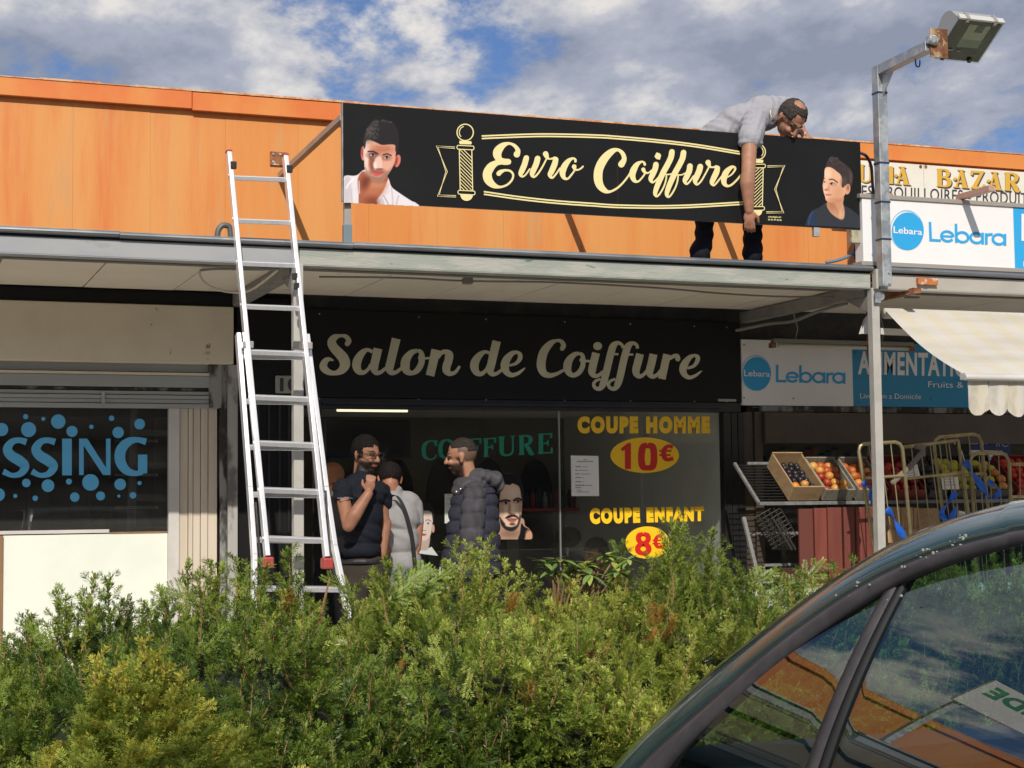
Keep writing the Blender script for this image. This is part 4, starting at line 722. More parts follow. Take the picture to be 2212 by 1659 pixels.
b = MB(); b.box(xr0, X1, YW, YW+.006, .9, zr1); b.build('window_pane', M['glass'], rs_)
bxp(rs_, 'stall_riser', M['brown'], xr0, X1, YW-.02, YW+.03, 0, .899)
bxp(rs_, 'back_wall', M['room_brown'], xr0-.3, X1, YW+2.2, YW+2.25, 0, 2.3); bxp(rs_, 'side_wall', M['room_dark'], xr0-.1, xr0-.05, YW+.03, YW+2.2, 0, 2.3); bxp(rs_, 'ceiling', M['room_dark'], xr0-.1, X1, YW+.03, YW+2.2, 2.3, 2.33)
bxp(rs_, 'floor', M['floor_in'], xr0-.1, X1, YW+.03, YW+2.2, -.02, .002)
zsh = zat(1750, 1005, YW+.45)
bxp(rs_, 'inner_shelf', mat('shelf_board', (.38, .38, .33), .5), xr0, W(1850, 1000, YW+.45)[0], YW+.30, YW+.6, zsh-.03, zsh)
bxp(rs_, 'inner_upright', mat('shelf_upright', (.34, .34, .31), .5), W(1852, 1000, YW+.45)[0], W(1868, 1000, YW+.45)[0], YW+.30, YW+.36, .9, 2.1)
for i in range(14):
    x = W(1652+i*14, 990, YW+.45)[0]; c = [(.02, .12, .20), (.02, .10, .17), (.10, .12, .12), (.14, .12, .06), (.12, .13, .05), (.04, .10, .16), (.3, .05, .03), (.25, .07, .03)][i % 8]
    b = MB(); h = .08+.07*((i*5) % 4)/3; b.box(x-.03, x+.03, YW+.38, YW+.48, zsh+.001, zsh+h); tag(b.build('packet', mat('packet', c, .5), bevel=.006), 'small coloured grocery packet on the shelf behind the shop glass', 'packet', 'packets on the grocery shelf')
# LEBARA POSTER
pb = thing('window_poster', 'dark blue phone card poster in the grocery window right of the fruit stand', 'poster', W(2150, 1000, YW-.05))
cG = crop(3400, 1650, 632, 1906); Yq = YW-.05
q0 = W(*cG(1270, 205), Yq); q1 = W(*cG(1755, 620), Yq); bxp(pb, 'board', mat('navy_poster', (.012, .022, .10), .35), q0[0], q1[0], Yq, Yq+.012, q1[2]-.25, q0[2])
text('LEBARA', cG(1268, 248), cG(1462, 252), cG(1462, 300), cG(1268, 296), Yq-.002, M['lebwhite'], pb, bold=.02)
pr = Print(cG, Yq-.001); pr.poly([(1258, 368), (1645, 376), (1645, 496), (1295, 500), (1290, 520), (1258, 512)]); pr.ring(1685, 285, 38, 40, 5); pr.stroke([(1578, 245, 5), (1618, 245, 5), (1618, 322, 5), (1578, 322, 5), (1578, 245, 5)], smooth=False); pr.rect(1586, 275, 1612, 300); pr.build('print', mat('grey_white_print', (.55, .56, .58), .5), pb)
text('Contactez-nous', cG(1275, 385), cG(1560, 385), cG(1560, 425), cG(1275, 425), Yq-.004, M['ink'], pb, bold=.0); text('gratuitement', cG(1300, 440), cG(1580, 440), cG(1580, 482), cG(1300, 482), Yq-.004, M['ink'], pb, bold=.0)
# LOWER SIGN
lf = thing('grocery_fascia_sign', 'white and blue shop sign under the canopy reading Lebara and ALIMENTATION', 'sign', (7.5, YW-.06, 2.3))
cL = crop(2900, 1300, 1050, 2212); Yl = YW-.065
xl0 = W(1602.5, 800, Yl)[0]; xl1 = W(1842, 800, Yl)[0]; zl_t = zat(1603, 733, Yl); zl_b = zat(1603, 875, Yl)
bxp(lf, 'white_panel', M['lebwhite'], xl0, xl1-.001, Yl, Yl+.04, zl_b, zl_t, .002); bxp(lf, 'blue_panel', mat('deep_blue_print', (.02, .26, .50), .4), xl1, X1, Yl, Yl+.04, zl_b, zl_t, .002)
def lebara(par, cf, Y, cx, cy, rx, ry, wq, bq, k):
    pr = Print(cf, Y-.001); 
    for i, (dx, dy, sx, sy) in enumerate(((-14, -22, 1.02, 1.02), (-8, -14, 1.04, 1.03), (-18, -10, 1.0, 1.03))): pr.ring(cx+dx*k, cy+dy*k, rx*sx, ry*sy, 5*k)
    pr.build('logo_ring', M['lebline'], par); Print(cf, Y-.002).disc(cx, cy, rx, ry, 48).build('logo_disc', M['lebblue'], par)
    text('Lebara', *[cf(*q) for q in wq], Y-.0035, M['lebwhite'], par, bold=.012)
    # big word from round strokes
    pr = Print(cf, Y-.002); (x0, y0), (x1, y1), (x2, y2), (x3, y3) = bq
    def f(u, v): return (x0*(1-u)*(1-v)+x1*u*(1-v)+x2*u*v+x3*(1-u)*v, y0*(1-u)*(1-v)+y1*u*(1-v)+y2*u*v+y3*(1-u)*v)
    S = abs(y3-y0); T = .135*S*1.0
    def st(pts, w_=T): pr.stroke([(*f(u, v), w_) for u, v in pts], 4, False, True)
    def ln(pts, w_=T): pr.stroke([(*f(u, v), w_) for u, v in pts], 1, False, False)
    def ringq(cu, cv=.695, ru=.0775, rv=.25, a0=0, a1=2*math.pi): pr.stroke([(*f(cu+ru*math.cos(t), cv+rv*math.sin(t)), T) for t in np.linspace(a0, a1, 26)], 1, False, False)
    tw = T/ (abs(x1-x0)); th = .135
    ln([(tw/2, 0), (tw/2, 1)]); ln([(0, 1-th/2), (.15, 1-th/2)])
    ringq(.235, a0=.55, a1=2*math.pi+.02); ln([(.16, .695), (.31, .695)], T*.8)
    ln([(.335+tw/2, .02), (.335+tw/2, 1)]); ringq(.43)
    ringq(.615); ln([(.695, .40), (.695, 1)])
    ln([(.725+tw/2, .42), (.725+tw/2, 1)]); st([(.745, .60), (.765, .50), (.80, .465), (.825, .47)])
    ringq(.905); ln([(.985, .40), (.985, 1)])
    pr.build('lettering', M['lebblue'], par)
lebara(lf, cL, Yl, 168, 363, 118, 140, [(62, 328), (278, 340), (278, 388), (62, 382)], [(328, 286), (903, 292), (903, 445), (328, 432)], .58)
text('ALIMENTATION', cL(1008, 172), cL(2010, 196), cL(2010, 392), cL(1008, 368), Yl-.002, M['lebwhite'], lf, bold=.035, spacing=1.1)
text('Fruits & Légumes', cL(1590, 424), cL(2230, 440), cL(2230, 500), cL(1590, 490), Yl-.002, M['lebwhite'], lf, bold=-.002); text('Livraison a Domicile', cL(1026, 522), cL(1530, 530), cL(1530, 572), cL(1026, 566), Yl-.002, M['lebwhite'], lf, bold=-.002)
for x, y in ((62, 120), (62, 560), (470, 566), (980, 183), (1010, 600), (1610, 566)): pp = W(*cL(x, y), Yl); b = MB(); b.tube([pp, pp-np.array([0, .004, 0])], .006, 8); b.build('screw', M['ink'], lf)
tl = thing('tube_light', 'unlit fluorescent tube fitting hanging over the top of the white and blue sign', 'lamp', W(1800, 740, YW-.3))
a = W(*cL(345, 112), YW-.35); c_ = W(*cL(1430, 138), YW-.35); zz = (a[2]+c_[2])/2
MB().tube([(a[0], YW-.35, zz-.015), (c_[0], YW-.35, zz-.015)], .016, 10).build('tube', M['tube'], tl, smooth=True); bxp(tl, 'batten', M['cable'], a[0]-.05, c_[0]+.03, YW-.38, YW-.32, zz+.004, zz+.035)
for xx in (a[0]-.05, c_[0]+.02): bxp(tl, 'end_cap', M['rust'], xx-.02, xx+.02, YW-.375, YW-.325, zz-.035, zz+.003)
for xx in (a[0]+.15, c_[0]-.25): MB().tube([(xx, YW-.35, zz+.03), (xx+.02, YW-.36, zz+.12), (xx-.02, YW-.35, zs)], .006, 6).build('hanger', M['cable'], tl)
# UPPER SIGN
uf = thing('grocery_rooftop_sign', 'sunlit white and blue Lebara sign standing on the canopy right of the lamp pole', 'sign', (8.3, YS, 3.3))
cU = crop(3350, 640, 682, 2212); Yu = YS-.03
ux0 = W(1917, 480, Yu)[0]; ux1 = W(2190.5, 500, Yu)[0]; uzt = W(1985, 426, Yu)[2]; uzb = W(2100, 575, Yu)[2]
bxp(uf, 'white_panel', M['lebwhite'], ux0-.2, ux1-.001, Yu, Yu+.10, uzb, uzt-.03, .002); bxp(uf, 'blue_panel', M['lebblue'], ux1, X1-3, Yu, Yu+.10, uzb, uzt-.03, .002)
bxp(uf, 'frame', mat('warm_aluminium_frame', (.42, .38, .34), .45, .3), ux0-.22, X1-3, Yu-.012, Yu+.11, uzt-.0299, uzt); bxp(uf, 'frame', mat('warm_aluminium_frame', (.40, .37, .33), .45, .3), ux0-.22, X1-3, Yu-.012, Yu+.11, uzb-.03, uzb-.0005)
lebara(uf, cU, Yu, 728, 878, 204, 242, [(546, 812), (912, 850), (912, 928), (546, 900)], [(995, 757), (1985, 812), (1985, 1062), (1005, 1006)], 1.0)
pr = Print(cU, Yu-.002); pr.rect(2180, 655, 2400, 1000).rect(2205, 1260, 2400, 1330); pr.build('print', M['lebwhite'], uf)
p = W(*cU(1400, 450), Yu); bc = MB(); bc.beam((p[0]+.02, Yu+.05, uzt+.005+.02), (p[0]+.02+.0, Yu-.33, uzt+.025), .05, .04); bc.build('arm_bracket', mat('pink_painted_bracket', (.50, .30, .24), .6), uf, bevel=.003)
# tan end board and rusty bar behind pole
b = MB(); q = W(1895, 520, YS+.25); b.box(q[0]-.06, q[0]-.03, YS+.0, YS+.55, ZR, W(1895, 428, YS+.2)[2]); b.build('end_board', mat('tan_board', (.50, .27, .14), .7, col2=(.42, .2, .1), scale=4), uf)
b = MB(); q = W(1893, 428, YS+.1); b.beam((q[0]-.10, YS+.12, q[2]), (q[0]+.05, YS+.12, q[2]+.03), .03, .05); b.build('rusty_bar', M['rust'], uf)
# BAZAR board
bz = thing('painted_bazaar_sign', 'old cream painted board with gold letters BAZAR fixed on the orange cladding', 'sign', (9.5, YW-.05, 3.4))
Yb = YW-.07; zbt = W(2023, 358, Yb)[2]; zbb = W(1870, 484, Yb)[2]; xb0 = W(1800, 400, Yb)[0]; xbs = W(2124*0+3350*.54861+932*.16914, 370, Yb)[0]
bxp(bz, 'board', M['bazwhite'], xb0, xbs-.0015, Yb, Yb+.02, zbb, zbt, .002); bxp(bz, 'board', M['bazwhite'], xbs+.0015, X1, Yb, Yb+.02, zbb, zbt, .002)
for nm, m, o_, yo in (('letter_shadow', M['ink'], 16, .001), ('lettering', M['bazgold'], 0, .003)):
    pr = Print(cU, Yb-yo)
    for ch, x, y, w_, h in [('U', 105, 246, 165, 225), ('M', 330, 262, 210, 225), ('A', 558, 277, 195, 232), ('B', 1095, 304, 185, 228), ('A', 1312, 318, 190, 232), ('Z', 1530, 332, 185, 232), ('A', 1740, 344, 190, 232), ('R', 1955, 356, 200, 232)]: serif(ch, x+o_*.8, y+o_, w_, h, pr, tilt=.06, T=w_*.30, t=w_*.11)
    pr.build(nm, m, bz)
text('ES - BOUILLOIRES - PRODUITS', cU(140, 288), cU(2330, 392), cU(2330, 545), cU(140, 445), Yb-.001, M['ink'], bz, bold=.012, spacing=1.08)
pr = Print(cU, Yb-.001); pr.ring(205, 530, 40, 50, 20, .6, 5.6); pr.build('lettering', M['greenpaint'], bz); pr = Print(cU, Yb-.001); pr.rect(178, 700, 300, 750); pr.build('print', M['lebblue'], bz)
for x, y in ((890, 52), (956, 54)): pp = W(*cU(x, y), Yb); b = MB(); b.tube([pp, pp-np.array([0, .004, 0])], .014, 10); b.build('fixing_washer', M['rust'], bz)
# electrical bits by the sign's right end
jx = W(1846, 512, YS+.02); ob = MB(); ob.box(jx[0]-.035, jx[0]+.035, YS+.0, YS+.034, jx[2]-.045, jx[2]+.045); tag(ob.build('junction_box', mat('old_cream_box', (.45, .42, .30), .6, col2=(.3, .27, .2), scale=20), bevel=.005), 'weathered cream electrical box below the right end of the black sign', 'junction box')
for pts, m, r, lb in (([(1785, 567), (1810, 562), (1835, 552), (1852, 538), (1850, 522)], M['cableblue'], .011, 'grey blue conduit running up from the canopy to the cream electrical box'),
                      ([(1862, 537), (1872, 545), (1878, 556), (1892, 560), (1905, 556)], M['cableblue'], .013, 'short grey blue conduit looping from the sign leg to the lamp pole'),
                      ([(1848, 530), (1846, 548), (1852, 562), (1866, 566), (1882, 556), (1890, 540), (1891, 500), (1889, 440), (1885, 400), (1882, 360), (1872, 338), (1858, 330)], M['cabledark'], .011, 'dark blue cable looping behind the lamp pole up to the black sign')):
    tag(MB().tube(cat_rom([W(x, y, YS+.10) for x, y in pts], 6), r, 8).build('cable', m, smooth=True), lb, 'cable')
# ================================================================== LAMP POLE
lp = thing('floodlight_pole', 'galvanised square pole with bent arm and floodlight bolted to the canopy edge', 'street lamp', W(1900, 600, YC-.05))
XP = (W(1886, 300, YC-.05)[0]+W(1918, 300, YC-.05)[0])/2-.01; zp0 = W(1900, 619, YC-.06)[2]; zp1 = W(1888, 143, YC-.06)[2]
b = MB(); b.box(XP-.036, XP+.036, YC-.105, YC-.031, zp0, zp1); b.build('pole', M['galv'], lp, bevel=.004)
b = MB(); b.beam((XP, YC-.031, zp1-.036), (XP, YC-.66, zp1-.015), .068, .068); b.build('arm', M['galv'], lp, bevel=.004)
b = MB(); b.add([(XP-.004, YC-.106, zp1-.075), (XP-.004, YC-.24, zp1-.075), (XP-.004, YC-.106, zp1-.22), (XP+.004, YC-.106, zp1-.075), (XP+.004, YC-.24, zp1-.075), (XP+.004, YC-.106, zp1-.22)], [(0, 1, 2), (5, 4, 3), (0, 3, 4, 1), (1, 4, 5, 2), (2, 5, 3, 0)]); b.build('gusset', M['galv'], lp)
for y in (203, 354, 438, 518): z = W(1900, y, YC-.06)[2]; b = MB(); b.box(XP-.0385, XP+.0385, YC-.1075, YC-.029, z-.006, z+.006); b.build('cable_tie', M['cabledark'], lp)
for y in (590, 613): z = W(1905, y, YC-.06)[2]; b = MB(); b.tube([(XP+.012, YC-.104, z), (XP+.012, YC-.116, z)], .010, 6); b.build('bolt', M['galv'], lp)
b = MB(); b.box(XP-.055, XP-.037, YC-.05, YC-.001, zfb-.01, zft-.03); b.build('mounting_plate', M['fascia_warm'], lp)
hk = W(1978, 132, YC-.45); MB().tube(cat_rom([hk+np.array([0, 0, .07]), hk+np.array([0, 0, -.02]), hk+np.array([.01, 0, -.035]), hk+np.array([.025, 0, -.035]), hk+np.array([.032, 0, -.015]), hk+np.array([.032, 0, .01])], 5), .005, 8).build('hook', M['cabledark'], lp)
ya = YC-.66
b = MB(); q = W(2008, 60, ya-.01); q2 = W(2042, 126, ya-.01); b.box(q[0], q2[0]+.02, ya-.014, ya-.006, q2[2], q[2]); b.build('rust_plate', mat('rusted_plate', (.21, .085, .035), .8, col2=(.46, .36, .22), scale=13, lo=.48, hi=.66, col3=(.13, .05, .02), scale3=18, lo3=.5, hi3=.6), lp)
b = MB(); b.tube([W(2004, 84, ya-.02), W(2022, 90, ya-.02)], .030, 12); b.tube([W(2016, 84, ya-.05), W(2016, 84, ya+.0)], .026, 12); b.build('knuckle', M['galv'], lp, bevel=.003)
# floodlight head: trough body with glass face
FA = W(2072, 40, 9.0); FB = W(2017, 124, 9.28); FWd = np.array([.345, 0, 0])
FB = np.array([FA[0], FB[1], FB[2]]); nrm = np.cross(FWd, FB-FA); nrm /= np.linalg.norm(nrm)
if nrm[2] < 0: nrm = -nrm
al = mat('floodlight_casing', (.36, .37, .37), .45, .2); prof = []
for t in np.linspace(0, 1, 14):
    h = .145*math.sin(math.pi*t**.62)**.8 if 0 < t < 1 else 0
    prof.append(FA+(FB-FA)*t+nrm*(h+.012))
vs = [FA+nrm*.003]+prof+[FB+nrm*.003]; n = len(vs)
b = MB(); b.add([v for v in vs]+[v+FWd for v in vs], [tuple(range(n))]+[tuple(range(2*n-1, n-1, -1))]+[(i, i+n, i+n+1, i+1) for i in range(n-1)]); b.build('casing', al, lp)
bd = (FB-FA)/np.linalg.norm(FB-FA); ux = np.array([1., 0, 0])
def slab(par, nm, m, u0, u1, v0, v1, n0, n1):
    P = []
    for nn in (n0, n1):
        for u, v in ((u0, v0), (u1, v0), (u1, v1), (u0, v1)): P.append(FA+FWd*u+(FB-FA)*v+nrm*nn)
    return MB().add(P, [(0, 1, 2, 3), (7, 6, 5, 4), (0, 4, 5, 1), (1, 5, 6, 2), (2, 6, 7, 3), (3, 7, 4, 0)]).build(nm, m, par)
slab(lp, 'glass_backing', mat('dark_green_gasket', (.045, .05, .045), .3), 0, 1, 0, 1, -.004, .002)
refl = slab(lp, 'reflector', mat('reflector_panel', (.45, .47, .38), .25, .3), .30, .78, .10, .66, -.0055, -.0042); 
slab(refl, 'reflector_dark_patch', mat('reflector_dark', (.10, .11, .09), .3), .48, .66, .10, .28, -.0065, -.0058); slab(refl, 'reflector_band', mat('reflector_pale', (.33, .40, .33), .3), .32, .76, .48, .66, -.0065, -.0058)  # darker patch and paler band laid on the reflector panel
g_ = slab(lp, 'cover_glass', glassmat('lamp_glass', (.82, .84, .80), .05), -.01, 1.01, -.01, 1.01, -.013, -.009)
slab(lp, 'top_rim', mat('pale_rim', (.62, .62, .58), .4, .2), -.01, 1.01, -.05, -.012, -.012, .03)
for u in (.17, .80): slab(lp, 'clamp', mat('steel_clamp', (.45, .42, .40), .35, .5), u-.035, u+.035, -.07, .03, -.018, .045); 
for u in (.14, .76): slab(lp, 'latch', M['black_plastic'], u-.035, u+.035, .90, 1.0, -.022, -.014)
for u, v, w_ in ((.10, .73, .16), (.12, .82, .07), (.36, .73, .08)): slab(lp, 'printed_mark', M['inkgrey'], u, u+w_, v, v+.035, -.0146, -.0141)
# ================================================================== AWNING
am = bpy.data.materials.new('striped_awning_cloth'); am.use_nodes = True; NN = am.node_tree.nodes; LL = am.node_tree.links; bs = NN['Principled BSDF']; bs.inputs['Roughness'].default_value = .8
tcn = NN.new('ShaderNodeTexCoord'); sp = NN.new('ShaderNodeSeparateXYZ'); LL.new(tcn.outputs['Object'], sp.inputs[0]); m1 = NN.new('ShaderNodeMath'); m1.operation = 'MULTIPLY'; m1.inputs[1].default_value = 2*math.pi/.23; LL.new(sp.outputs[0], m1.inputs[0])
m2 = NN.new('ShaderNodeMath'); m2.operation = 'SINE'; LL.new(m1.outputs[0], m2.inputs[0]); mr = NN.new('ShaderNodeMapRange'); mr.inputs['From Min'].default_value = -.12; mr.inputs['From Max'].default_value = .12; LL.new(m2.outputs[0], mr.inputs['Value'])
mixc = NN.new('ShaderNodeMix'); mixc.data_type = 'RGBA'; mixc.inputs['A'].default_value = (.72, .67, .55, 1); mixc.inputs['B'].default_value = (.72, .69, .63, 1); LL.new(mr.outputs[0], mixc.inputs['Factor'])
nz = NN.new('ShaderNodeTexNoise'); nz.inputs['Scale'].default_value = 2.2; nz.inputs['Detail'].default_value = 7; mr2 = NN.new('ShaderNodeMapRange'); mr2.inputs['From Min'].default_value = .48; mr2.inputs['From Max'].default_value = .75; mr2.inputs['To Max'].default_value = .45; LL.new(nz.outputs[0], mr2.inputs['Value'])
mixd = NN.new('ShaderNodeMix'); mixd.data_type = 'RGBA'; mixd.inputs['B'].default_value = (.36, .31, .26, 1); LL.new(mixc.outputs['Result'], mixd.inputs['A']); LL.new(mr2.outputs[0], mixd.inputs['Factor']); LL.new(mixd.outputs['Result'], bs.inputs['Base Color'])
trn = NN.new('ShaderNodeBsdfTranslucent'); LL.new(mixd.outputs['Result'], trn.inputs[0]); mxs = NN.new('ShaderNodeMixShader'); mxs.inputs[0].default_value = .25; LL.new(bs.outputs[0], mxs.inputs[1]); LL.new(trn.outputs[0], mxs.inputs[2]); LL.new(mxs.outputs[0], NN['Material Output'].inputs[0])
aw = thing('shop_awning', 'pulled out cream striped awning with torn scalloped valance right of the post', 'awning', (9, YC, 2.7))
A0 = W(1913, 669, YC+.10); A1 = W(2076, 806, 8.95); zA = (A0[2]); aw0 = (A0[0]+A1[0])/2
b = MB(); nx, ny = 60, 16; xw = 3.2
V = []; F = []
for j in range(ny+1):
    t = j/ny
    for i in range(nx+1):
        x = aw0+xw*i/nx; y = (YC+.10)*(1-t)+8.95*t; z = A0[2]*(1-t)+A1[2]*t-.035*math.sin(math.pi*t)*(1+.25*math.sin(x*5)); V.append((x, y, z))
for j in range(ny):
    for i in range(nx): a_ = j*(nx+1)+i; F.append((a_, a_+1, a_+nx+2, a_+nx+1))
npmesh('awning_cloth', V, F, am, aw, smooth=True)
b = MB(); b.box(aw0-.01, aw0+xw, 8.90, 8.96, A1[2]-.045, A1[2]+.0); b.tube([(aw0-.012, 8.905, A1[2]-.03), (aw0+xw, 8.905, A1[2]-.03)], .022, 10); b.build('front_bar', M['white_upvc'], aw, bevel=.004)
vz = MB(); rs = random.Random(5); x = aw0+.03; i = 0
zv = A1[2]-.048
while x < aw0+xw:
    w_ = .15; n = 8; Vv = []
    for k in range(n+1):
        u = k/n; d = (.175+.045*math.sin(math.pi*u))*(1 if i != 1 else (.9+.3*u))+rs.uniform(-.005, .005)
        if i in (1, 2) : d = .15+.06*math.sin(math.pi*min(1, u*1.1))+(.03*u if i == 1 else .04*(1-u))
        for q in range(5): v = q/4; Vv.append((x+u*w_-.01*v*(i == 1), 8.93+.02*math.sin(u*5+i)*v, zv-d*v))
    Fv = [(k*5+q, (k+1)*5+q, (k+1)*5+q+1, k*5+q+1) for k in range(n) for q in range(4)]
    npmesh('valance_flap', Vv, Fv, am, aw, smooth=True); x += w_+(.012 if i in (0, 2) else .002); i += 1
b = MB(); b.tube([(aw0+.02, YC+.14, zA-.02), (aw0+xw, YC+.14, zA-.02)], .038, 12); b.build('roller', M['white_upvc'], aw, smooth=True)
b = MB(); b.beam((aw0+.02, YC+.2, zA-.14), (aw0+1.0, YC+.2, zA-.15), .03, .045); b.build('folding_arm', M['white_upvc'], aw, bevel=.003)
b = MB(); q = W(1868, 705, YC+.15); b.add([(q[0]-.03, YC+.15, q[2]-.05), (q[0]+.05, YC+.15, q[2]-.05), (q[0]+.05, YC+.15, q[2]+.09), (q[0]+.01, YC+.15, q[2]+.05)], [(0, 1, 2, 3)]); b.add([(q[0]-.03, YC+.18, q[2]-.05), (q[0]+.05, YC+.18, q[2]-.05), (q[0]+.05, YC+.18, q[2]+.09), (q[0]+.01, YC+.18, q[2]+.05)], [(3, 2, 1, 0)]); b.build('end_bracket', M['white_upvc'], aw)
gp = W(1901, 640, YC-.03); b = MB(); b.tube([gp, gp-np.array([0, .012, 0])], .030, 10); b.box(gp[0]-.045, gp[0]-.0, gp[1]-.01, gp[1]+.002, gp[2]-.045, gp[2]+.02); b.build('gear_bracket', M['galv'], aw)
# rusty brackets on the fascia
rb = thing('rusty_bracket', 'rusty steel bracket sticking out under the canopy edge right of the post', 'bracket', W(1990, 620, YC))
q0 = W(1982, 600, YC-.02); q1 = W(2025, 616, YC-.02)
b = MB(); b.box(q0[0], q1[0], YC-.03, YC-.001, q1[2], q0[2]); b.box(q0[0]+.05, q0[0]+.08, YC-.036, YC-.0305, q1[2], q0[2]); b.build('top_plate', M['rustlight'], rb, bevel=.002)
q2 = W(1976, 622, YC-.03); b = MB(); b.beam((q2[0], YC-.06, q2[2]-.02), (q2[0], YC+.55, q2[2]-.02), .06, .035); b.beam((q2[0], YC+.53, q2[2]-.02), (q2[0], YC+.53, q2[2]-.42), .04, .04, up=(0, 1, 0)); b.build('arm', M['rust'], rb)
# ================================================================== LADDER
def YL(y, off=0): return 9.60-(y-515)*.00075+off
def ladder_pt(x, y, off=0): return W(x, y, YL(y, off))
lad = thing('extension_ladder', 'two section aluminium extension ladder leaning on the canopy edge in front of the salon', 'ladder', (2.2, 9.2, 0))
def rail(pts, off, nm='rail', w=.026, d=.062):
    P = [ladder_pt(x, y, off) for x, y in pts]
    # carry the last stretch on to the pavement
    b = MB(); up = np.array([1., .0, 0])
    for i in range(len(P)-1): b.beam(P[i]+(P[i+1]-P[i])*(-.0005), P[i+1], w, d, up=np.cross(P[i+1]-P[i], (1, 0, 0)))
    return b.build(nm, M['alu'], lad, bevel=.003)
def foot(x, y, off): p = ladder_pt(x, y, off); return p
uo, lo_ = -.035, .035
rail([(494, 330), (577, 1203)], uo); rail([(616, 338), (705, 1205)], uo)
def tofloor(x0, y0, x1, y1, off):
    for y in np.arange(y1, 2400, 2):
        x = x1+(x1-x0)/(y1-y0)*(y-y1); p = ladder_pt(x, y, off)
        if p[2] < .03: return (x, y)
e1 = tofloor(550, 1200, 549, 1345, lo_); e2 = tofloor(722, 1180, 753, 1332, lo_)
rail([(514, 722), (539, 1054), (549, 1200), e1], lo_); rail([(662, 725), (703, 1054), (722, 1180), e2], lo_)
def lerp_at(pts, y):
    for (xa_, ya_), (xb_, yb_) in zip(pts, pts[1:]):
        if y <= yb_: break
    return xa_+(xb_-xa_)*(y-ya_)/(yb_-ya_)
UL, UR = [(494, 330), (577, 1203)], [(616, 338), (705, 1205)]
LL_, LR_ = [(514, 722), (539, 1054), (549, 1200), e1], [(662, 725), (703, 1054), (722, 1180), e2]
for y in (384, 477, 569, 662, 760, 858, 957, 1058, 1163):
    b = MB(); b.beam(ladder_pt(lerp_at(UL, y)+3, y, uo), ladder_pt(lerp_at(UR, y)-3, y+4.5, uo), .034, .028, up=(0, -.25, 1)); b.build('rung', M['alu'], lad, bevel=.004)
for y in (770, 867, 966, 1068, 1166, 1271, 1385, 1510):
    b = MB(); b.beam(ladder_pt(lerp_at(LL_, y)+3, y, lo_), ladder_pt(lerp_at(LR_, y)-3, y+2, lo_), .034, .028, up=(0, -.25, 1)); b.build('rung', M['alu'], lad, bevel=.004)
for x, y in ((494, 328), (616, 336)): b = MB(); p = ladder_pt(x, y, uo); b.box(p[0]-.015, p[0]+.015, p[1]-.034, p[1]+.034, p[2]-.004, p[2]+.008); b.build('end_cap', M['red_plastic'], lad, bevel=.002)
for x, y in ((504, 357), (625, 365)): b = MB(); p = ladder_pt(x, y, uo-.036); b.box(p[0]-.018, p[0]+.018, p[1]-.014, p[1]+.012, p[2]-.022, p[2]+.022); b.build('wall_stop', M['black_plastic'], lad, bevel=.004)
for x, y in ((578, 1207), (706, 1209)): b = MB(); p = ladder_pt(x, y, uo); b.box(p[0]-.028, p[0]+.028, p[1]-.04, p[1]+.04, p[2]-.05, p[2]+.01); b.build('rubber_foot', M['red_plastic'], lad, bevel=.008)
for x, y in ((533, 746), (660, 748)): b = MB(); p = ladder_pt(x, y, uo+.02); b.box(p[0]-.03, p[0]+.03, p[1]-.05, p[1]+.04, p[2]-.02, p[2]+.02); b.build('guide_bracket', M['bracket'], lad, bevel=.004)
for x, y in ((636, 597), (640, 618)): b = MB(); p = ladder_pt(x, y, uo-.036); b.box(p[0]-.014, p[0]+.016, p[1]-.012, p[1]+.012, p[2]-.02, p[2]+.02); b.build('rope_catch', M['black_plastic'], lad, bevel=.005)
MB().tube(cat_rom([ladder_pt(552, 1085, -.01), ladder_pt(556, 1140, -.01), ladder_pt(562, 1200, 0), ladder_pt(567, 1260, 0), ladder_pt(570, 1290, 0)], 6), .007, 6).build('rope', M['black_plastic'], lad)
MB().tube(cat_rom([ladder_pt(703, 1060, -.03), ladder_pt(709, 1140, -.05), ladder_pt(716, 1215, -.05), ladder_pt(732, 1260, -.04), ladder_pt(748, 1283, -.04)], 6), .007, 6).build('rope', M['black_plastic'], lad)
for i, y in enumerate(list(range(380, 720, 93))+[760, 858, 957, 1058, 1163]):
    b = MB(); p = ladder_pt(lerp_at(UL, y), y, uo); b.tube([p-np.array([.0145, 0, 0]), p-np.array([.018, 0, 0])], .012, 8); b.build('rung_rivet', M['alu'], lad)
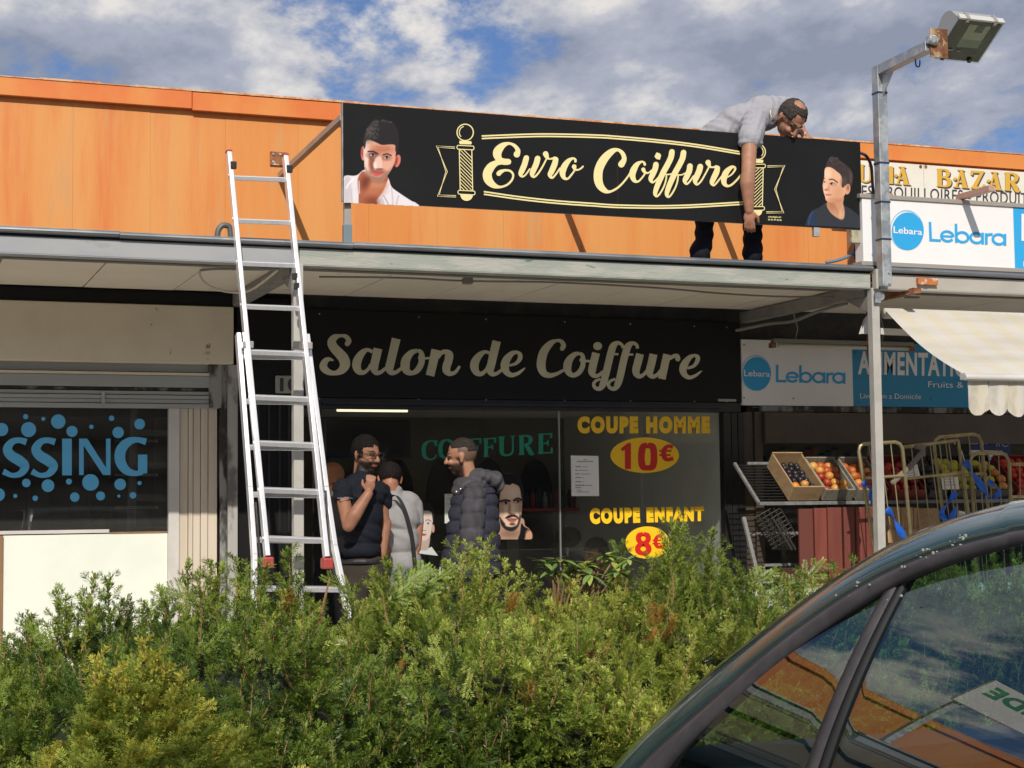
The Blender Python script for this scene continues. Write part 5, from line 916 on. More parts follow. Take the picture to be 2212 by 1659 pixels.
# ================================================================== PEOPLE
def S3(a, b, c): return a*RT+b*UP-c*FW
def unit(v): return v/np.linalg.norm(v)
def pxm(x, y, Y): return (Y/ray(x, y)[1])/FPX
def blob(parts, vox, smooth=4, disp=None):
    """parts: ('c', p0, r0, p1, r1) tapered capsules, ('e', centre, (rx,ry,rz), rot) ellipsoids -> one continuous surface"""
    b = MB()
    for q in parts:
        if q[0] == 'c':
            _, p0, r0, p1, r1 = q; b.ell(p0, (r0,)*3, 14, 9); b.ell(p1, (r1,)*3, 14, 9); b.tube([p0, p1], [r0, r1], 14)
        else: b.ell(q[1], q[2], 20, 14, q[3] if len(q) > 3 else None)
    o = b.build('tmp', M['black']); m = o.modifiers.new('r', 'REMESH'); m.mode = 'VOXEL'; m.voxel_size = vox; m.adaptivity = 0
    s = o.modifiers.new('s', 'SMOOTH'); s.iterations = smooth; s.factor = .5
    dg = bpy.context.evaluated_depsgraph_get(); dg.update(); me = o.evaluated_get(dg).to_mesh()
    V = np.empty(len(me.vertices)*3, np.float32); me.vertices.foreach_get('co', V); V = V.reshape(-1, 3)
    nl = np.empty(len(me.polygons), np.int32); me.polygons.foreach_get('loop_total', nl); li = np.empty(len(me.loops), np.int32); me.loops.foreach_get('vertex_index', li)
    if (nl == 4).all(): F = li.reshape(-1, 4)
    else:
        F = []; k = 0
        for n in nl: 
            t = li[k:k+n]; F.append([t[0], t[1], t[2], t[3 % n] if n > 3 else t[2]]); k += n
        F = np.array(F)
    Nn = np.empty(len(me.vertices)*3, np.float32); me.vertices.foreach_get('normal', Nn); Nn = Nn.reshape(-1, 3)
    me2 = o.data; o.to_mesh_clear() if False else None; bpy.data.objects.remove(o); return V.copy(), F.copy(), Nn.copy()
SKIN = vmat('skin', .5, spec=.35); CLOTH = vmat('cloth', .85, spec=.2)
class Head:
    def __init__(s, c, f, u, size=.235):
        s.c = np.array(c, float); s.f = unit(f); u = u-s.f*np.dot(u, s.f); s.u = unit(u); s.r = np.cross(s.f, s.u); s.k = size/.245; s.R = np.stack([s.f, s.r, s.u], 1)
    def P(s, a, b, c): return s.c+(s.f*a+s.r*b+s.u*c)*s.k
    def parts(s):
        k = s.k; E = lambda a, b, c, ra, rb, rc: ('e', s.P(a, b, c), (ra*k, rb*k, rc*k), s.R)
        L = [E(-.012, 0, .030, .098, .078, .094), E(.02, 0, -.045, .066, .060, .070), E(.055, 0, -.098, .026, .03, .022), E(.078, 0, .022, .020, .050, .014),
             E(.075, .030, -.030, .020, .022, .020), E(.075, -.030, -.030, .020, .022, .020), E(.084, 0, -.062, .014, .024, .016),
             ('c', s.P(.092, 0, .008), .009*k, s.P(.112, 0, -.030), .0135*k), E(.10, .012, -.034, .010, .008, .008), E(.10, -.012, -.034, .010, .008, .008)]
        for q in (1, -1): L += [E(-.008, .080*q, -.006, .019, .008, .032), E(-.004, .078*q, -.030, .010, .008, .012), E(-.014, .084*q, .004, .010, .009, .018)]
        return L
    def loc(s, V): d = (V-s.c)/s.k; return d@s.f, d@s.r, d@s.u
    def paint(s, V, C, skin, beard=None, beard_a=.9, brow=(30, 20, 16), lips=(150, 80, 70), stubble=None, hairpaint=None):
        a, b, c = s.loc(V); m = (np.abs(a) < .15) & (np.abs(b) < .1) & (np.abs(c) < .15)
        def mixin(w_, col): C[:] = C*(1-w_[:, None])+np.array(col)*w_[:, None]
        ss = lambda x, lo, hi: np.clip((x-lo)/(hi-lo), 0, 1)
        if beard is not None:
            w_ = m*ss(-c, .030, .052)*ss(a, -.02, .0)*(1-ss(-c, .135, .15)); w_ = np.maximum(w_*(1-ss(.055-np.abs(b), 0, .02)*ss(.052+c, 0, .02)), m*ss(-c, -.01, .012)*ss(np.abs(b), .058, .064)*ss(a, -.005, .006)*(1-ss(a, .03, .045)))
            w_ = np.maximum(w_, m*(np.abs(b) < .032)*ss(-c, .042, .046)*(1-ss(-c, .056, .060))*(a > .07)*.95); mixin(w_*beard_a, beard)
        if hairpaint is not None:
            col, alpha, fn = hairpaint; mixin(m*fn(a, b, c)*alpha, col)
        mixin(m*(np.abs(b) < .023)*(a > .07)*ss(-c, .058, .061)*(1-ss(-c, .072, .075)), lips)
        for q in (1, -1):
            bb = b*q; mixin(m*(a > .05)*np.clip(1-(((bb-.032)/.022)**2+((c-.028)/.0065)**2), 0, 1)**.5, brow)
            mixin(m*(a > .04)*np.clip(1.2-(((bb-.032)/.022)**2+((c-.004)/.014)**2), 0, 1)*.45, (60, 34, 24)); mixin(m*(a > .04)*(((bb-.032)/.015)**2+((c-.004)/.006)**2 < 1), (150, 140, 132)); mixin(m*(a > .04)*(((bb-.033)/.0065)**2+((c-.004)/.0065)**2 < 1), (22, 14, 10))
        return C
def hair_shell(h, keep, col, name, parent, off=.008, rough=.0035, bald=None):
    V = []; n1, n2 = 64, 44; rr = random.Random(3); k = h.k; vals = []
    for i in range(n2+1):
        th = math.pi*i/n2
        for j in range(n1):
            ph = 2*math.pi*j/n1; dx = (math.sin(th)*math.cos(ph), math.sin(th)*math.sin(ph), math.cos(th)); o_ = off+rr.uniform(-rough, rough)
            p = ((-.012+dx[0]*(.098+o_)), dx[1]*(.078+o_), .030+dx[2]*(.094+o_)); V.append(h.P(*p)); vals.append(keep(*p))
    V = np.array(V); F = [(i*n1+j, (i+1)*n1+j, (i+1)*n1+(j+1) % n1, i*n1+(j+1) % n1) for i in range(n2) for j in range(n1)]; vals = np.array(vals)
    F = np.array([f for f in F if vals[list(f)].sum() >= 3]); used, inv = np.unique(F, return_inverse=True)
    C = np.tile(s2l(col), (len(used), 1))*rng.uniform(.6, 1.5, (len(used), 1))
    o = npmesh(name, V[used], inv.reshape(-1, 4), CLOTH, parent, cols=C); sm = o.modifiers.new('t', 'SOLIDIFY'); sm.thickness = -.012*k; return o
def body(name_root, parts, vox, colfn, par, mat_=None, nm='body', smooth=3):
    V, F, Nn = blob(parts, vox, smooth); C = colfn(V, Nn); return npmesh(nm, V, F, mat_ or SKIN, par, cols=s2l(np.clip(C, 0, 255)), smooth=True)
def noise3(V, sc, seed=0):
    v = V*sc+seed*7.3; return (np.sin(v[:, 0]*1.7+np.sin(v[:, 1]*2.3+1)*1.3)+np.sin(v[:, 1]*1.9+np.sin(v[:, 2]*2.1)*1.4+2)+np.sin(v[:, 2]*2.2+np.sin(v[:, 0]*1.6)*1.5+4))/3
def flatc(col, amp=.06, sc=30): return lambda V, Nn: np.array(col, float)*(1+amp*noise3(V, sc)[:, None])
def hand_parts(wrist, dirv, side, palmn, k=1.0, curl=.5, spread=.012, thumb=1):
    """palm, four unequal bent fingers, thumb from the side of the palm; dirv along the fingers, side = across towards the thumb, palmn = palm normal"""
    d = unit(dirv); sd = unit(side-d*np.dot(side, d)); n = unit(palmn-d*np.dot(palmn, d)-sd*np.dot(palmn, sd)); P = []
    P.append(('e', wrist+d*.045*k, (.048*k, .038*k, .016*k), np.stack([d, sd, n], 1)))
    for i, ln in enumerate((.072, .080, .074, .058)):
        b0 = wrist+d*.080*k+sd*(.027-.018*i)*k; p = b0; dd = d+sd*(.10-.07*i); dd = unit(dd); r = .0092*k
        for j, fr in enumerate((.45, .32, .25)):
            a = curl*(j+.6); q = p+(dd*math.cos(a)+n*math.sin(a))*ln*fr*1.05*k; P.append(('c', p, r*(1-.08*j), q, r*(1-.08*(j+1)))); p = q
    t0 = wrist+d*.022*k+sd*.028*k; t1 = t0+(sd*.7+d*.6+n*.35)*.036*k; t2 = t1+(sd*.15+d*.9+n*.45)*.034*k
    P += [('c', t0, .014*k, t1, .0115*k), ('c', t1, .0115*k, t2, .0085*k)]; return P
# legs down to the pavement for the three men standing there
def standing_legs(hl, hr, Y0, par, col, shoe=(20, 20, 22), x_sp=.0):
    P = []; SH = []
    for i, h in enumerate((hl, hr)):
        kn = np.array([h[0], h[1]-.02, .50]); an = np.array([h[0]+(.02 if i else -.02), h[1]+.0, .09]); P += [('c', h, .095, kn, .068), ('c', kn, .068, an, .058)]
        SH += [('e', an+np.array([0, -.05, -.045]), (.045, .125, .042)), ('c', an, .04, an+np.array([0, 0, -.04]), .045)]
    mid = (hl+hr)/2; P.append(('e', mid+np.array([0, 0, .06]), (.17, .125, .15)))
    body('', P, .014, flatc(col, .1, 20), par, CLOTH, 'trousers')
    for q in (SH[:2], SH[2:]): body('', q, .012, flatc(shoe), par, CLOTH, 'shoe')
    return P
# ---- worker on the canopy --------------------------------------------------
c5 = crop(2650, 330, 600, 1382); wk = thing('person', 'man in a grey t-shirt bending over the top of the big black sign', 'person', W(*c5(500, 1580), 10.1))
def J(x, y, Y): return W(*c5(x, y), Y)
kq = pxm(*c5(700, 600), 9.9)*.54861*600/1382   # metres per crop pixel
hd = Head(J(1066, 318, 9.80), S3(.28, -.80, .52), S3(.50, .62, .60), .262)
neck0 = J(900, 300, 9.93); sh_n = J(735, 350, 9.86); sh_f = J(1030, 200, 10.05); elb = J(684, 800, 9.70); wr = J(690, 1150, 9.715)
pel = J(330, 600, 10.14)
skinp = hd.parts()+[('c', neck0, 62*kq, hd.P(-.03, 0, -.03), 58*kq), ('c', sh_n, 72*kq, J(692, 560, 9.75), 70*kq), ('c', J(692, 560, 9.75), 70*kq, elb, 63*kq), ('c', elb, 63*kq, J(675, 900, 9.70), 68*kq), ('c', J(675, 900, 9.70), 68*kq, wr, 41*kq),
         ('c', J(600, 420, 10.05), 80*kq, neck0, 72*kq), ('c', sh_f, 60*kq, J(1105, 245, 10.15), 46*kq), ('c', J(1105, 245, 10.15), 46*kq, J(1178, 430, 9.94), 30*kq), ('c', pel, .10, J(600, 420, 10.05), 90*kq)]
skinp += hand_parts(wr, S3(.02, -1, .05), S3(1, 0, .15), S3(0, 0, -1), 1.02, curl=.55)
hw = J(1183, 440, 9.90); skinp += hand_parts(hw-S3(.02, -.02, 0)*1, S3(.25, -.55, .65), S3(-1, .1, 0), S3(0, -.6, -.6), .95, curl=.5)
# legs inside trousers
kL = J(290, 1230, 10.03); kR = J(722, 1260, 10.05); fL = np.array([*J(255, 1560, 10.1)[:2], ZR+.07]); fR = np.array([*J(722, 1590, 10.1)[:2], ZR+.07])
skinp += [('c', pel+np.array([-.05, 0, -.05]), .06, kL, .036), ('c', kL, .036, fL, .03), ('c', pel+np.array([.08, 0, -.05]), .06, kR, .036), ('c', kR, .036, fR, .03)]
def wcol(V, Nn):
    C = np.tile(np.array([168., 122., 98.]), (len(V), 1))*(1+.06*noise3(V, 45)[:, None]); a, b_, c = hd.loc(V)
    red = np.clip((J(690, 1000, 9.7)[2]-V[:, 2])/.2, 0, 1)*(V[:, 1] < 9.9); C = C*(1-.25*red[:, None])+np.array([158, 92, 74])*.25*red[:, None]
    hair = lambda a, b, c: np.clip((c-.045+(a > .03)*(.02+.8*(a-.03))-(.02*(np.abs(b) > .05)))/.02, 0, 1)*.0+np.clip(((c > .05-.25*np.maximum(a, -.1)*0) & (a < .075-.35*np.maximum(0, .1-c)))*1.0, 0, 1)*0
    return hd.paint(V, C, None, beard=(112, 82, 66), beard_a=.4, lips=(140, 82, 72))
body('', skinp, .0052, wcol, wk, SKIN, 'body', smooth=3)
kp = lambda a, b, c: (c > -.005 and a < .035 and not (a > .0 and c < .03)) or (c > .06 and a < .062+.012*math.cos(b*60)) or (abs(b) > .045 and c > .03 and a < .062) or (a < -.03 and c > -.05)
hair_shell(hd, lambda a, b, c: kp(a, b, c) and not ((a+.015)**2+(b)**2*.8 < .043**2 and c > .085), (62, 56, 52), 'hair', wk, off=.006)
tee = [('e', J(420, 460, 10.10), (170*kq, .15, 120*kq)), ('c', J(380, 450, 10.10), 120*kq, J(560, 360, 10.04), 150*kq), ('c', J(560, 350, 10.04), 155*kq, J(840, 275, 9.96), 152*kq), ('c', J(800, 262, 9.98), 160*kq, J(965, 215, 10.02), 110*kq),
       ('c', sh_n, 118*kq, J(702, 500, 9.765), 112*kq), ('e', J(702, 540, 9.76), (118*kq, .07, 45*kq)), ('c', sh_f, 85*kq, J(1085, 215, 10.08), 66*kq), ('c', J(300, 480, 10.12), 90*kq, J(560, 430, 10.06), 130*kq), ('c', J(340, 560, 10.12), .10, J(340, 700, 10.14), .12)]
V, F, Nn = blob(tee, .0065, 4)
nz_ = np.sin(V[:, 0]*70+V[:, 2]*38+3*np.sin(V[:, 2]*22))*.5+np.sin(V[:, 0]*120-V[:, 2]*60+2*np.sin(V[:, 1]*30))*.3
V = V+Nn*(nz_*.0052)[:, None]
sleeve_end = J(700, 585, 9.76)[2]; keep = ~(V[:, 2][F].mean(1) < J(700, 572, 9.76)[2]+(V[:, 0][F].mean(1)-J(580, 540, 9.76)[0])*-.28+.008) | (V[:, 1][F].mean(1) > 9.93)
o = npmesh('t_shirt', V, F[keep], CLOTH, wk, cols=s2l(np.clip(np.array([158., 158, 166])*(1+.02*noise3(V, 60)[:, None]), 0, 255)), smooth=True)
tr = [('c', pel+np.array([-.06, 0, -.04]), .115, J(288, 1150, 10.05), 82*kq), ('c', J(288, 1150, 10.05), 88*kq, J(280, 1430, 10.06), 84*kq), ('c', J(278, 1430, 10.06), 84*kq, J(245, 1535, 10.06), 100*kq), ('c', pel+np.array([.09, 0, -.04]), .115, J(722, 1150, 10.07), 86*kq), ('c', J(722, 1150, 10.07), 92*kq, J(722, 1430, 10.07), 88*kq), ('c', J(722, 1440, 10.07), 88*kq, J(722, 1555, 10.07), 96*kq), ('e', pel, (.17, .13, .12))]
V, F, Nn = blob(tr, .008, 3); V = V+Nn*(np.sin(V[:, 2]*75+4*np.sin(V[:, 0]*30))*.004)[:, None]; V[:, 2] = np.maximum(V[:, 2], ZR+.012)
npmesh('trousers', V, F, CLOTH, wk, cols=s2l(np.clip(np.array([26., 27, 38])*(1+.15*noise3(V, 25)[:, None]), 0, 255)), smooth=True)
for q in (J(290, 1558, 10.02), J(745, 1596, 10.03)): body('', [('e', np.array([q[0]+.02, q[1]-.02, ZR+.04]), (.05, .13, .038)), ('e', np.array([q[0]-.01, q[1]+.05, ZR+.05]), (.045, .07, .045))], .008, flatc((104, 98, 84)), wk, CLOTH, 'shoe')
MB().tube([J(885, 240, 9.84), J(884, 275, 9.82), J(893, 300, 9.815)], .0028, 6).build('neck_chain', M['signcream'], wk)
MB().tube([W(*c5(1198, 452), 9.83)+S3(.011*math.cos(t), 0.003*math.sin(t), .011*math.sin(t)) for t in np.linspace(0, 2*math.pi, 10)], .002, 5).build('ring', M['alu'], wk)
# ---- man in puffer jacket --------------------------------------------------
YJ = 10.75; pj = thing('person', 'bearded man in a grey quilted puffer jacket standing side on before the salon window', 'person', (W(1020, 1200, YJ)[0], YJ, 0))
def D(x, y, dy=0, Y0=YJ): return W(x, y, Y0+dy)
kj = pxm(1010, 1100, YJ)
hj = Head(D(997, 986), S3(-.93, -.12, -.10), S3(-.10, 1, 0), .248)
hipL, hipR = D(1003, 1265, -.06), D(1042, 1265, .07)
bp = hj.parts()+[('c', hj.P(-.02, 0, -.05), .056, D(1015, 1050), .062), ('c', D(1022, 1085), .08, D(1022, 1230), .08), ('c', D(1024, 1075, -.13), .034, D(1020, 1190, -.17), .028), ('c', D(1020, 1190, -.17), .028, D(1005, 1207, -.14), .028), ('c', D(1028, 1075, .13), .034, D(1020, 1190, .17), .028), ('c', hipL, .05, np.array([hipL[0], hipL[1], .1]), .035), ('c', hipR, .05, np.array([hipR[0], hipR[1], .1]), .035), ('c', D(1022, 1230), .08, hipL, .05), ('c', D(1022, 1230), .08, hipR, .05), ('c', D(1024, 1075, -.13), .03, D(1024, 1075, .13), .03)]
def jcol(V, Nn):
    C = np.tile(np.array([172., 126., 102.]), (len(V), 1))*(1+.05*noise3(V, 45)[:, None])
    return hj.paint(V, C, None, beard=(48, 34, 28), beard_a=.95, hairpaint=((82, 68, 60), .75, lambda a, b, c: np.clip(((c > -.035) & (a < .012) & (np.abs(b) < .082) & ~((np.abs(a+.008) < .02) & (c < .03)))*1.0, 0, 1)))
body('', bp, .0062, jcol, pj, SKIN, 'body', smooth=2)
hair_shell(hj, lambda a, b, c: (c > .062 and a < .07-.35*max(0, .11-c)) or (a < -.05 and c > .03), (50, 43, 40), 'hair', pj, off=.0005, rough=.0015)
# quilted body: a stack of padded rows
rows = [(1052, 984, 1066, .15), (1074, 977, 1075, .17), (1100, 970, 1078, .18), (1127, 966, 1080, .185), (1154, 962, 1081, .185), (1181, 957, 1082, .18), (1208, 952, 1083, .18), (1233, 950, 1084, .18)]
def quilt(path, rows_, nm, col, par, puff=.016, n=40, wr=.004, texz=1.0, amp=.1):
    """padded tube: path = [(centre, rx along X, ry along Y)], rows_ padded rows between the ends"""
    m = rows_*9; V = []; K = len(path)-1
    for i in range(m+1):
        t = i/m*K; a = min(int(t), K-1); f = t-a; c = path[a][0]*(1-f)+path[a+1][0]*f; rx = path[a][1]*(1-f)+path[a+1][1]*f; ry = path[a][2]*(1-f)+path[a+1][2]*f
        ph = (i/9.) % 1.0; pf = puff*(abs(math.sin(math.pi*ph))**.5-1)
        for j in range(n):
            th = 2*math.pi*j/n; w_ = wr*(math.sin(th*13+i*.35+math.sin(i*.7)*2)*.6+math.sin(th*23-i*.5)*.4); r1 = 1+0*w_
            V.append(c+np.array([(rx+pf+w_)*math.cos(th), (ry+pf+w_)*math.sin(th), w_*.6+.004*math.sin(th*3+i//9*2)]))
    F = [(i*n+j, i*n+(j+1) % n, (i+1)*n+(j+1) % n, (i+1)*n+j) for i in range(m) for j in range(n)]; V = np.array(V)
    return npmesh(nm, V, F, CLOTH, par, cols=s2l(np.clip(np.array(col, float)*(1+amp*noise3(V*np.array([1, 1, texz]), 60)[:, None]), 0, 255)), smooth=True)
def yrow(y, x0, x1, d): return (D((x0+x1)/2, y), (x1-x0)/2*kj, d)
quilt([yrow(1040, 992, 1052, .085), yrow(1050, 984, 1064, .12), yrow(1063, 978, 1072, .15), yrow(1083, 972, 1077, .165), yrow(1110, 968, 1079, .17), yrow(1137, 964, 1081, .175), yrow(1164, 960, 1082, .175), yrow(1191, 955, 1083, .175), yrow(1218, 951, 1084, .175), yrow(1243, 948, 1084, .17)], 8, 'jacket', (54, 55, 68), pj)
# sleeve rows
for sgn in (-1, 1):
    quilt([(D(1026, 1040, sgn*.09), 16*kj, .05), (D(1026, 1050, sgn*.125), 25*kj, .068), (D(1025, 1068, sgn*.15), 26*kj, .066), (D(1023, 1095, sgn*.168), 28*kj, .068), (D(1021, 1122, sgn*.178), 28*kj, .067), (D(1019, 1150, sgn*.185), 28*kj, .065), (D(1018, 1176, sgn*.185), 26*kj, .06), (D(1013, 1198, sgn*.175), 22*kj, .05)], 6, 'jacket_sleeve', (70, 69, 75), pj, puff=.012, n=28, wr=.0025, texz=.25, amp=.16)
hp = [('e', D(1021, 1030), (20*kj, .09, 20*kj), None), ('e', D(1036, 1030), (30*kj, .12, 18*kj), None), ('e', D(1062, 1036), (24*kj, .12, 20*kj), None), ('e', D(1075, 1050), (12*kj, .09, 16*kj), None), ('e', D(1016, 1044), (36*kj, .13, 16*kj), None), ('e', D(1001, 1052, -.02), (18*kj, .10, 16*kj), None), ('e', D(990, 1063), (13*kj, .08, 17*kj), None)]
hp = [q[:3] for q in hp]; V, F, Nn = blob(hp, .0065, 3); V = V+Nn*(np.sin(V[:, 0]*85-V[:, 2]*60+V[:, 1]*20)*.0045)[:, None]
npmesh('hood', V, F, CLOTH, pj, cols=s2l(np.clip(np.array([76., 75, 80])*(1+.10*noise3(V, 50)[:, None]), 0, 255)), smooth=True)
for x, y in ((986, 1062), (995, 1056)): b = MB(); b.ell(D(x, y, -.105), (.006,)*3, 8, 6); b.build('press_stud', M['alu'], pj)
b = MB(); b.tube([D(949, 1243, -.02), D(951, 1225, -.05)], .006, 6); b.build('zip_pull', M['alu'], pj)
standing_legs(hipL, hipR, YJ, pj, (24, 24, 28))
# ---- man with glasses ------------------------------------------------------
YGm = 10.62; pg = thing('person', 'bearded man with glasses and dark patterned polo raising a hand to his collar', 'person', (W(785, 1200, YGm)[0], YGm, 0))
def G(x, y, dy=0): return W(x, y, YGm+dy)
hg = Head(G(791, 981), S3(.74, -.10, .60), S3(.02, 1, 0), .245); kg = pxm(790, 1100, YGm)
el = G(753, 1135, -.20); fist = G(803, 1046, -.20)
hl, hr = G(765, 1262, -.02), G(812, 1262, .0)
gp_ = hg.parts()+[('c', hg.P(-.02, 0, -.05), .06, G(783, 1046), .066), ('c', G(742, 1060, -.02), .042, G(742, 1080, -.08), .046), ('c', G(742, 1080, -.08), .046, el, .042), ('c', el, .042, G(766, 1112, -.22), .046), ('c', G(766, 1112, -.22), .046, G(796, 1066, -.21), .030),
       ('c', G(783, 1080), .075, G(783, 1230), .08), ('c', G(750, 1062), .035, G(820, 1065), .035), ('c', G(783, 1230), .08, hl, .05), ('c', G(783, 1230), .08, hr, .05), ('c', G(824, 1065, .02), .036, G(831, 1130, .05), .036), ('c', G(833, 1130, .05), .04, G(826, 1195, .02), .03), ('c', hl, .05, np.array([hl[0], hl[1], .1]), .035), ('c', hr, .05, np.array([hr[0], hr[1], .1]), .035)]
gp_ += hand_parts(G(798, 1062, -.21), S3(.10, 1, .0), S3(-1, .1, .0), S3(.2, 0, -1), .92, curl=1.0)+hand_parts(G(826, 1197, .02), S3(0, -1, 0), S3(.3, 0, 1), S3(-1, 0, 0), .9, curl=.35)
def gcol(V, Nn):
    C = np.tile(np.array([152., 108., 86.]), (len(V), 1))*(1+.05*noise3(V, 45)[:, None]); return hg.paint(V, C, None, beard=(26, 19, 17), beard_a=.97, brow=(18, 14, 13))
body('', gp_, .0062, gcol, pg, SKIN, 'body', smooth=2)
hair_shell(hg, lambda a, b, c: (c > .052 and a < .08) or (a < .0 and c > .0) or (a < -.03 and c > -.055) or (abs(b) > .06 and a < .035 and c > -.0), (20, 17, 17), 'hair', pg, off=.005, rough=.005)
b = MB()
for q in (1, -1):
    cN = [(.098-.010*abs(math.cos(t)*.5+.5), q*(.034+.024*math.cos(t)), .004+.017*math.sin(t)) for t in np.linspace(0, 2*math.pi, 18)]; b.tube([hg.P(.104, p[1], p[2]) for p in cN], .0026, 6, closed=True)
    b.tube([hg.P(.104, q*.058, .010), hg.P(.085, q*.080, .012), hg.P(-.005, q*.086, .010)], .0026, 6)
b.tube([hg.P(.104, -.011, .008), hg.P(.108, 0, .010), hg.P(.104, .011, .008)], .0026, 6); b.build('glasses', M['black_plastic'], pg)
ps = [('c', G(752, 1062), 26*kg, G(815, 1062), 24*kg), ('e', G(784, 1075), (46*kg, .125, 28*kg)), ('e', G(784, 1110), (46*kg, .13, 44*kg)), ('e', G(782, 1150), (43*kg, .13, 40*kg)), ('e', G(781, 1188), (43*kg, .13, 26*kg)), ('c', G(740, 1056, -.01), 22*kg, G(741, 1073, -.06), 22*kg), ('c', G(828, 1062, .01), 17*kg, G(832, 1085, .04), 17*kg), ('c', G(783, 1036), .072, G(783, 1050), .09), ('c', G(783, 1060), .1, G(768, 1048), .08)]
V, F, Nn = blob(ps, .0065, 3); V = V+Nn*(np.sin(V[:, 0]*45+V[:, 2]*65+2*np.sin(V[:, 2]*25))*.0035)[:, None]
pat = (np.sin(V[:, 0]*240)+np.sin(V[:, 2]*250+V[:, 0]*130)+np.sin((V[:, 0]-V[:, 2])*210)) > .9
CC = np.tile(np.array([24., 28., 38.]), (len(V), 1)); CC[pat] = (31, 34, 42)
npmesh('polo_shirt', V, F, CLOTH, pg, cols=s2l(CC), smooth=True)
MB().tube([G(722, 1077, -.03), G(735, 1076, -.16), G(752, 1075, -.155), G(764, 1078, -.07)], .0045, 6).build('sleeve_piping', mat('pale_piping', (.22, .25, .3), .8), pg)
MB().tube([G(795, 1030, -.10), G(799, 1042, -.13), G(797, 1052, -.14)], .005, 6).build('collar_trim', mat('pale_trim', (.35, .4, .45), .8), pg)
standing_legs(hl, hr, YGm, pg, (58, 52, 46)); b = MB(); b.tube([G(781, 1212)+np.array([.135*math.cos(t), .13*math.sin(t), 0]) for t in np.linspace(0, 2*math.pi, 24)], .014, 6, closed=True); b.build('belt', M['black_plastic'], pg)
# ---- man in light shirt seen from behind -----------------------------------
YWm = 11.05; pw_ = thing('person', 'balding man in a pale grey polo seen from behind with a black shoulder strap', 'person', (W(868, 1200, YWm)[0], YWm, 0))
def H(x, y, dy=0): return W(x, y, YWm+dy)
hh = Head(H(842, 1035, .03), S3(-.15, -.45, -.88), S3(-.05, .88, -.45), .235); kw = pxm(868, 1100, YWm)
hl, hr = H(858, 1270), H(893, 1270)
wp = hh.parts()+[('c', hh.P(-.03, 0, -.05), .055, H(848, 1070), .062), ('c', H(839, 1095), .036, H(833, 1130, -.02), .038), ('c', H(833, 1130, -.02), .045, H(833, 1190, -.03), .032), ('c', H(897, 1100), .036, H(902, 1135, -.02), .038), ('c', H(902, 1135, -.02), .042, H(900, 1185, -.05), .03), ('c', H(866, 1095), .075, H(868, 1240), .08), ('c', H(842, 1090), .035, H(892, 1094), .035), ('c', H(868, 1240), .08, hl, .05), ('c', H(868, 1240), .08, hr, .05), ('c', hl, .05, np.array([hl[0], hl[1], .1]), .035), ('c', hr, .05, np.array([hr[0], hr[1], .1]), .035)]
wp += hand_parts(H(833, 1192, -.03), S3(0, -1, 0), S3(.2, 0, -1), S3(1, 0, 0), .9, .4)+hand_parts(H(900, 1187, -.05), S3(-.1, -1, 0), S3(-.2, 0, -1), S3(-1, 0, 0), .9, .4)
def wc2(V, Nn):
    C = np.tile(np.array([166., 114., 92.]), (len(V), 1))*(1+.05*noise3(V, 45)[:, None]); return C
body('', wp, .0065, wc2, pw_, SKIN, 'body', smooth=2)
hair_shell(hh, lambda a, b, c: (c > -.03 and a < .05) and not ((a+.045)**2+b*b < .040**2 and c > .07), (26, 22, 21), 'hair', pw_, off=.006)
ws = [('c', H(846, 1085), 24*kw, H(885, 1088), 24*kw), ('e', H(868, 1120), (41*kw, .13, 44*kw)), ('e', H(868, 1165), (40*kw, .13, 44*kw)), ('e', H(870, 1215), (41*kw, .13, 36*kw)), ('c', H(838, 1088, -.01), 18*kw, H(834, 1118, -.02), 16*kw), ('c', H(896, 1092, -.01), 17*kw, H(902, 1124, -.02), 15*kw), ('c', H(848, 1066), .072, H(850, 1080), .085), ('c', H(845, 1085), .085, H(880, 1088), .085)]
V, F, Nn = blob(ws, .0065, 3); V = V+Nn*(np.sin(V[:, 0]*35+V[:, 2]*55+2*np.sin(V[:, 2]*20))*.0035)[:, None]
npmesh('polo_shirt', V, F, CLOTH, pw_, cols=s2l(np.clip(np.array([150., 149, 152])*(1+.02*noise3(V, 60)[:, None]), 0, 255)), smooth=True)
st = cat_rom([H(838, 1075, -.10), H(855, 1070, -.135), H(870, 1090, -.155), H(882, 1125, -.160), H(891, 1165, -.158), H(896, 1215, -.15), H(897, 1235, -.14)], 8)
b = MB(); b.add([p+o_ for p in st for o_ in (np.array([-.014, 0, .004]), np.array([.014, 0, -.004]), np.array([.014, .006, -.004]), np.array([-.014, .006, .004]))], [(4*i+a, 4*i+(a+1) % 4, 4*i+4+(a+1) % 4, 4*i+4+a) for i in range(len(st)-1) for a in range(4)]); b.build('shoulder_strap', M['black_plastic'], pw_)
q = H(900, 1265, -.12); body('', [('e', q, (.05, .06, .13))], .012, flatc((22, 22, 24)), pw_, CLOTH, 'shoulder_bag')
standing_legs(hl, hr, YWm, pw_, (110, 122, 140))
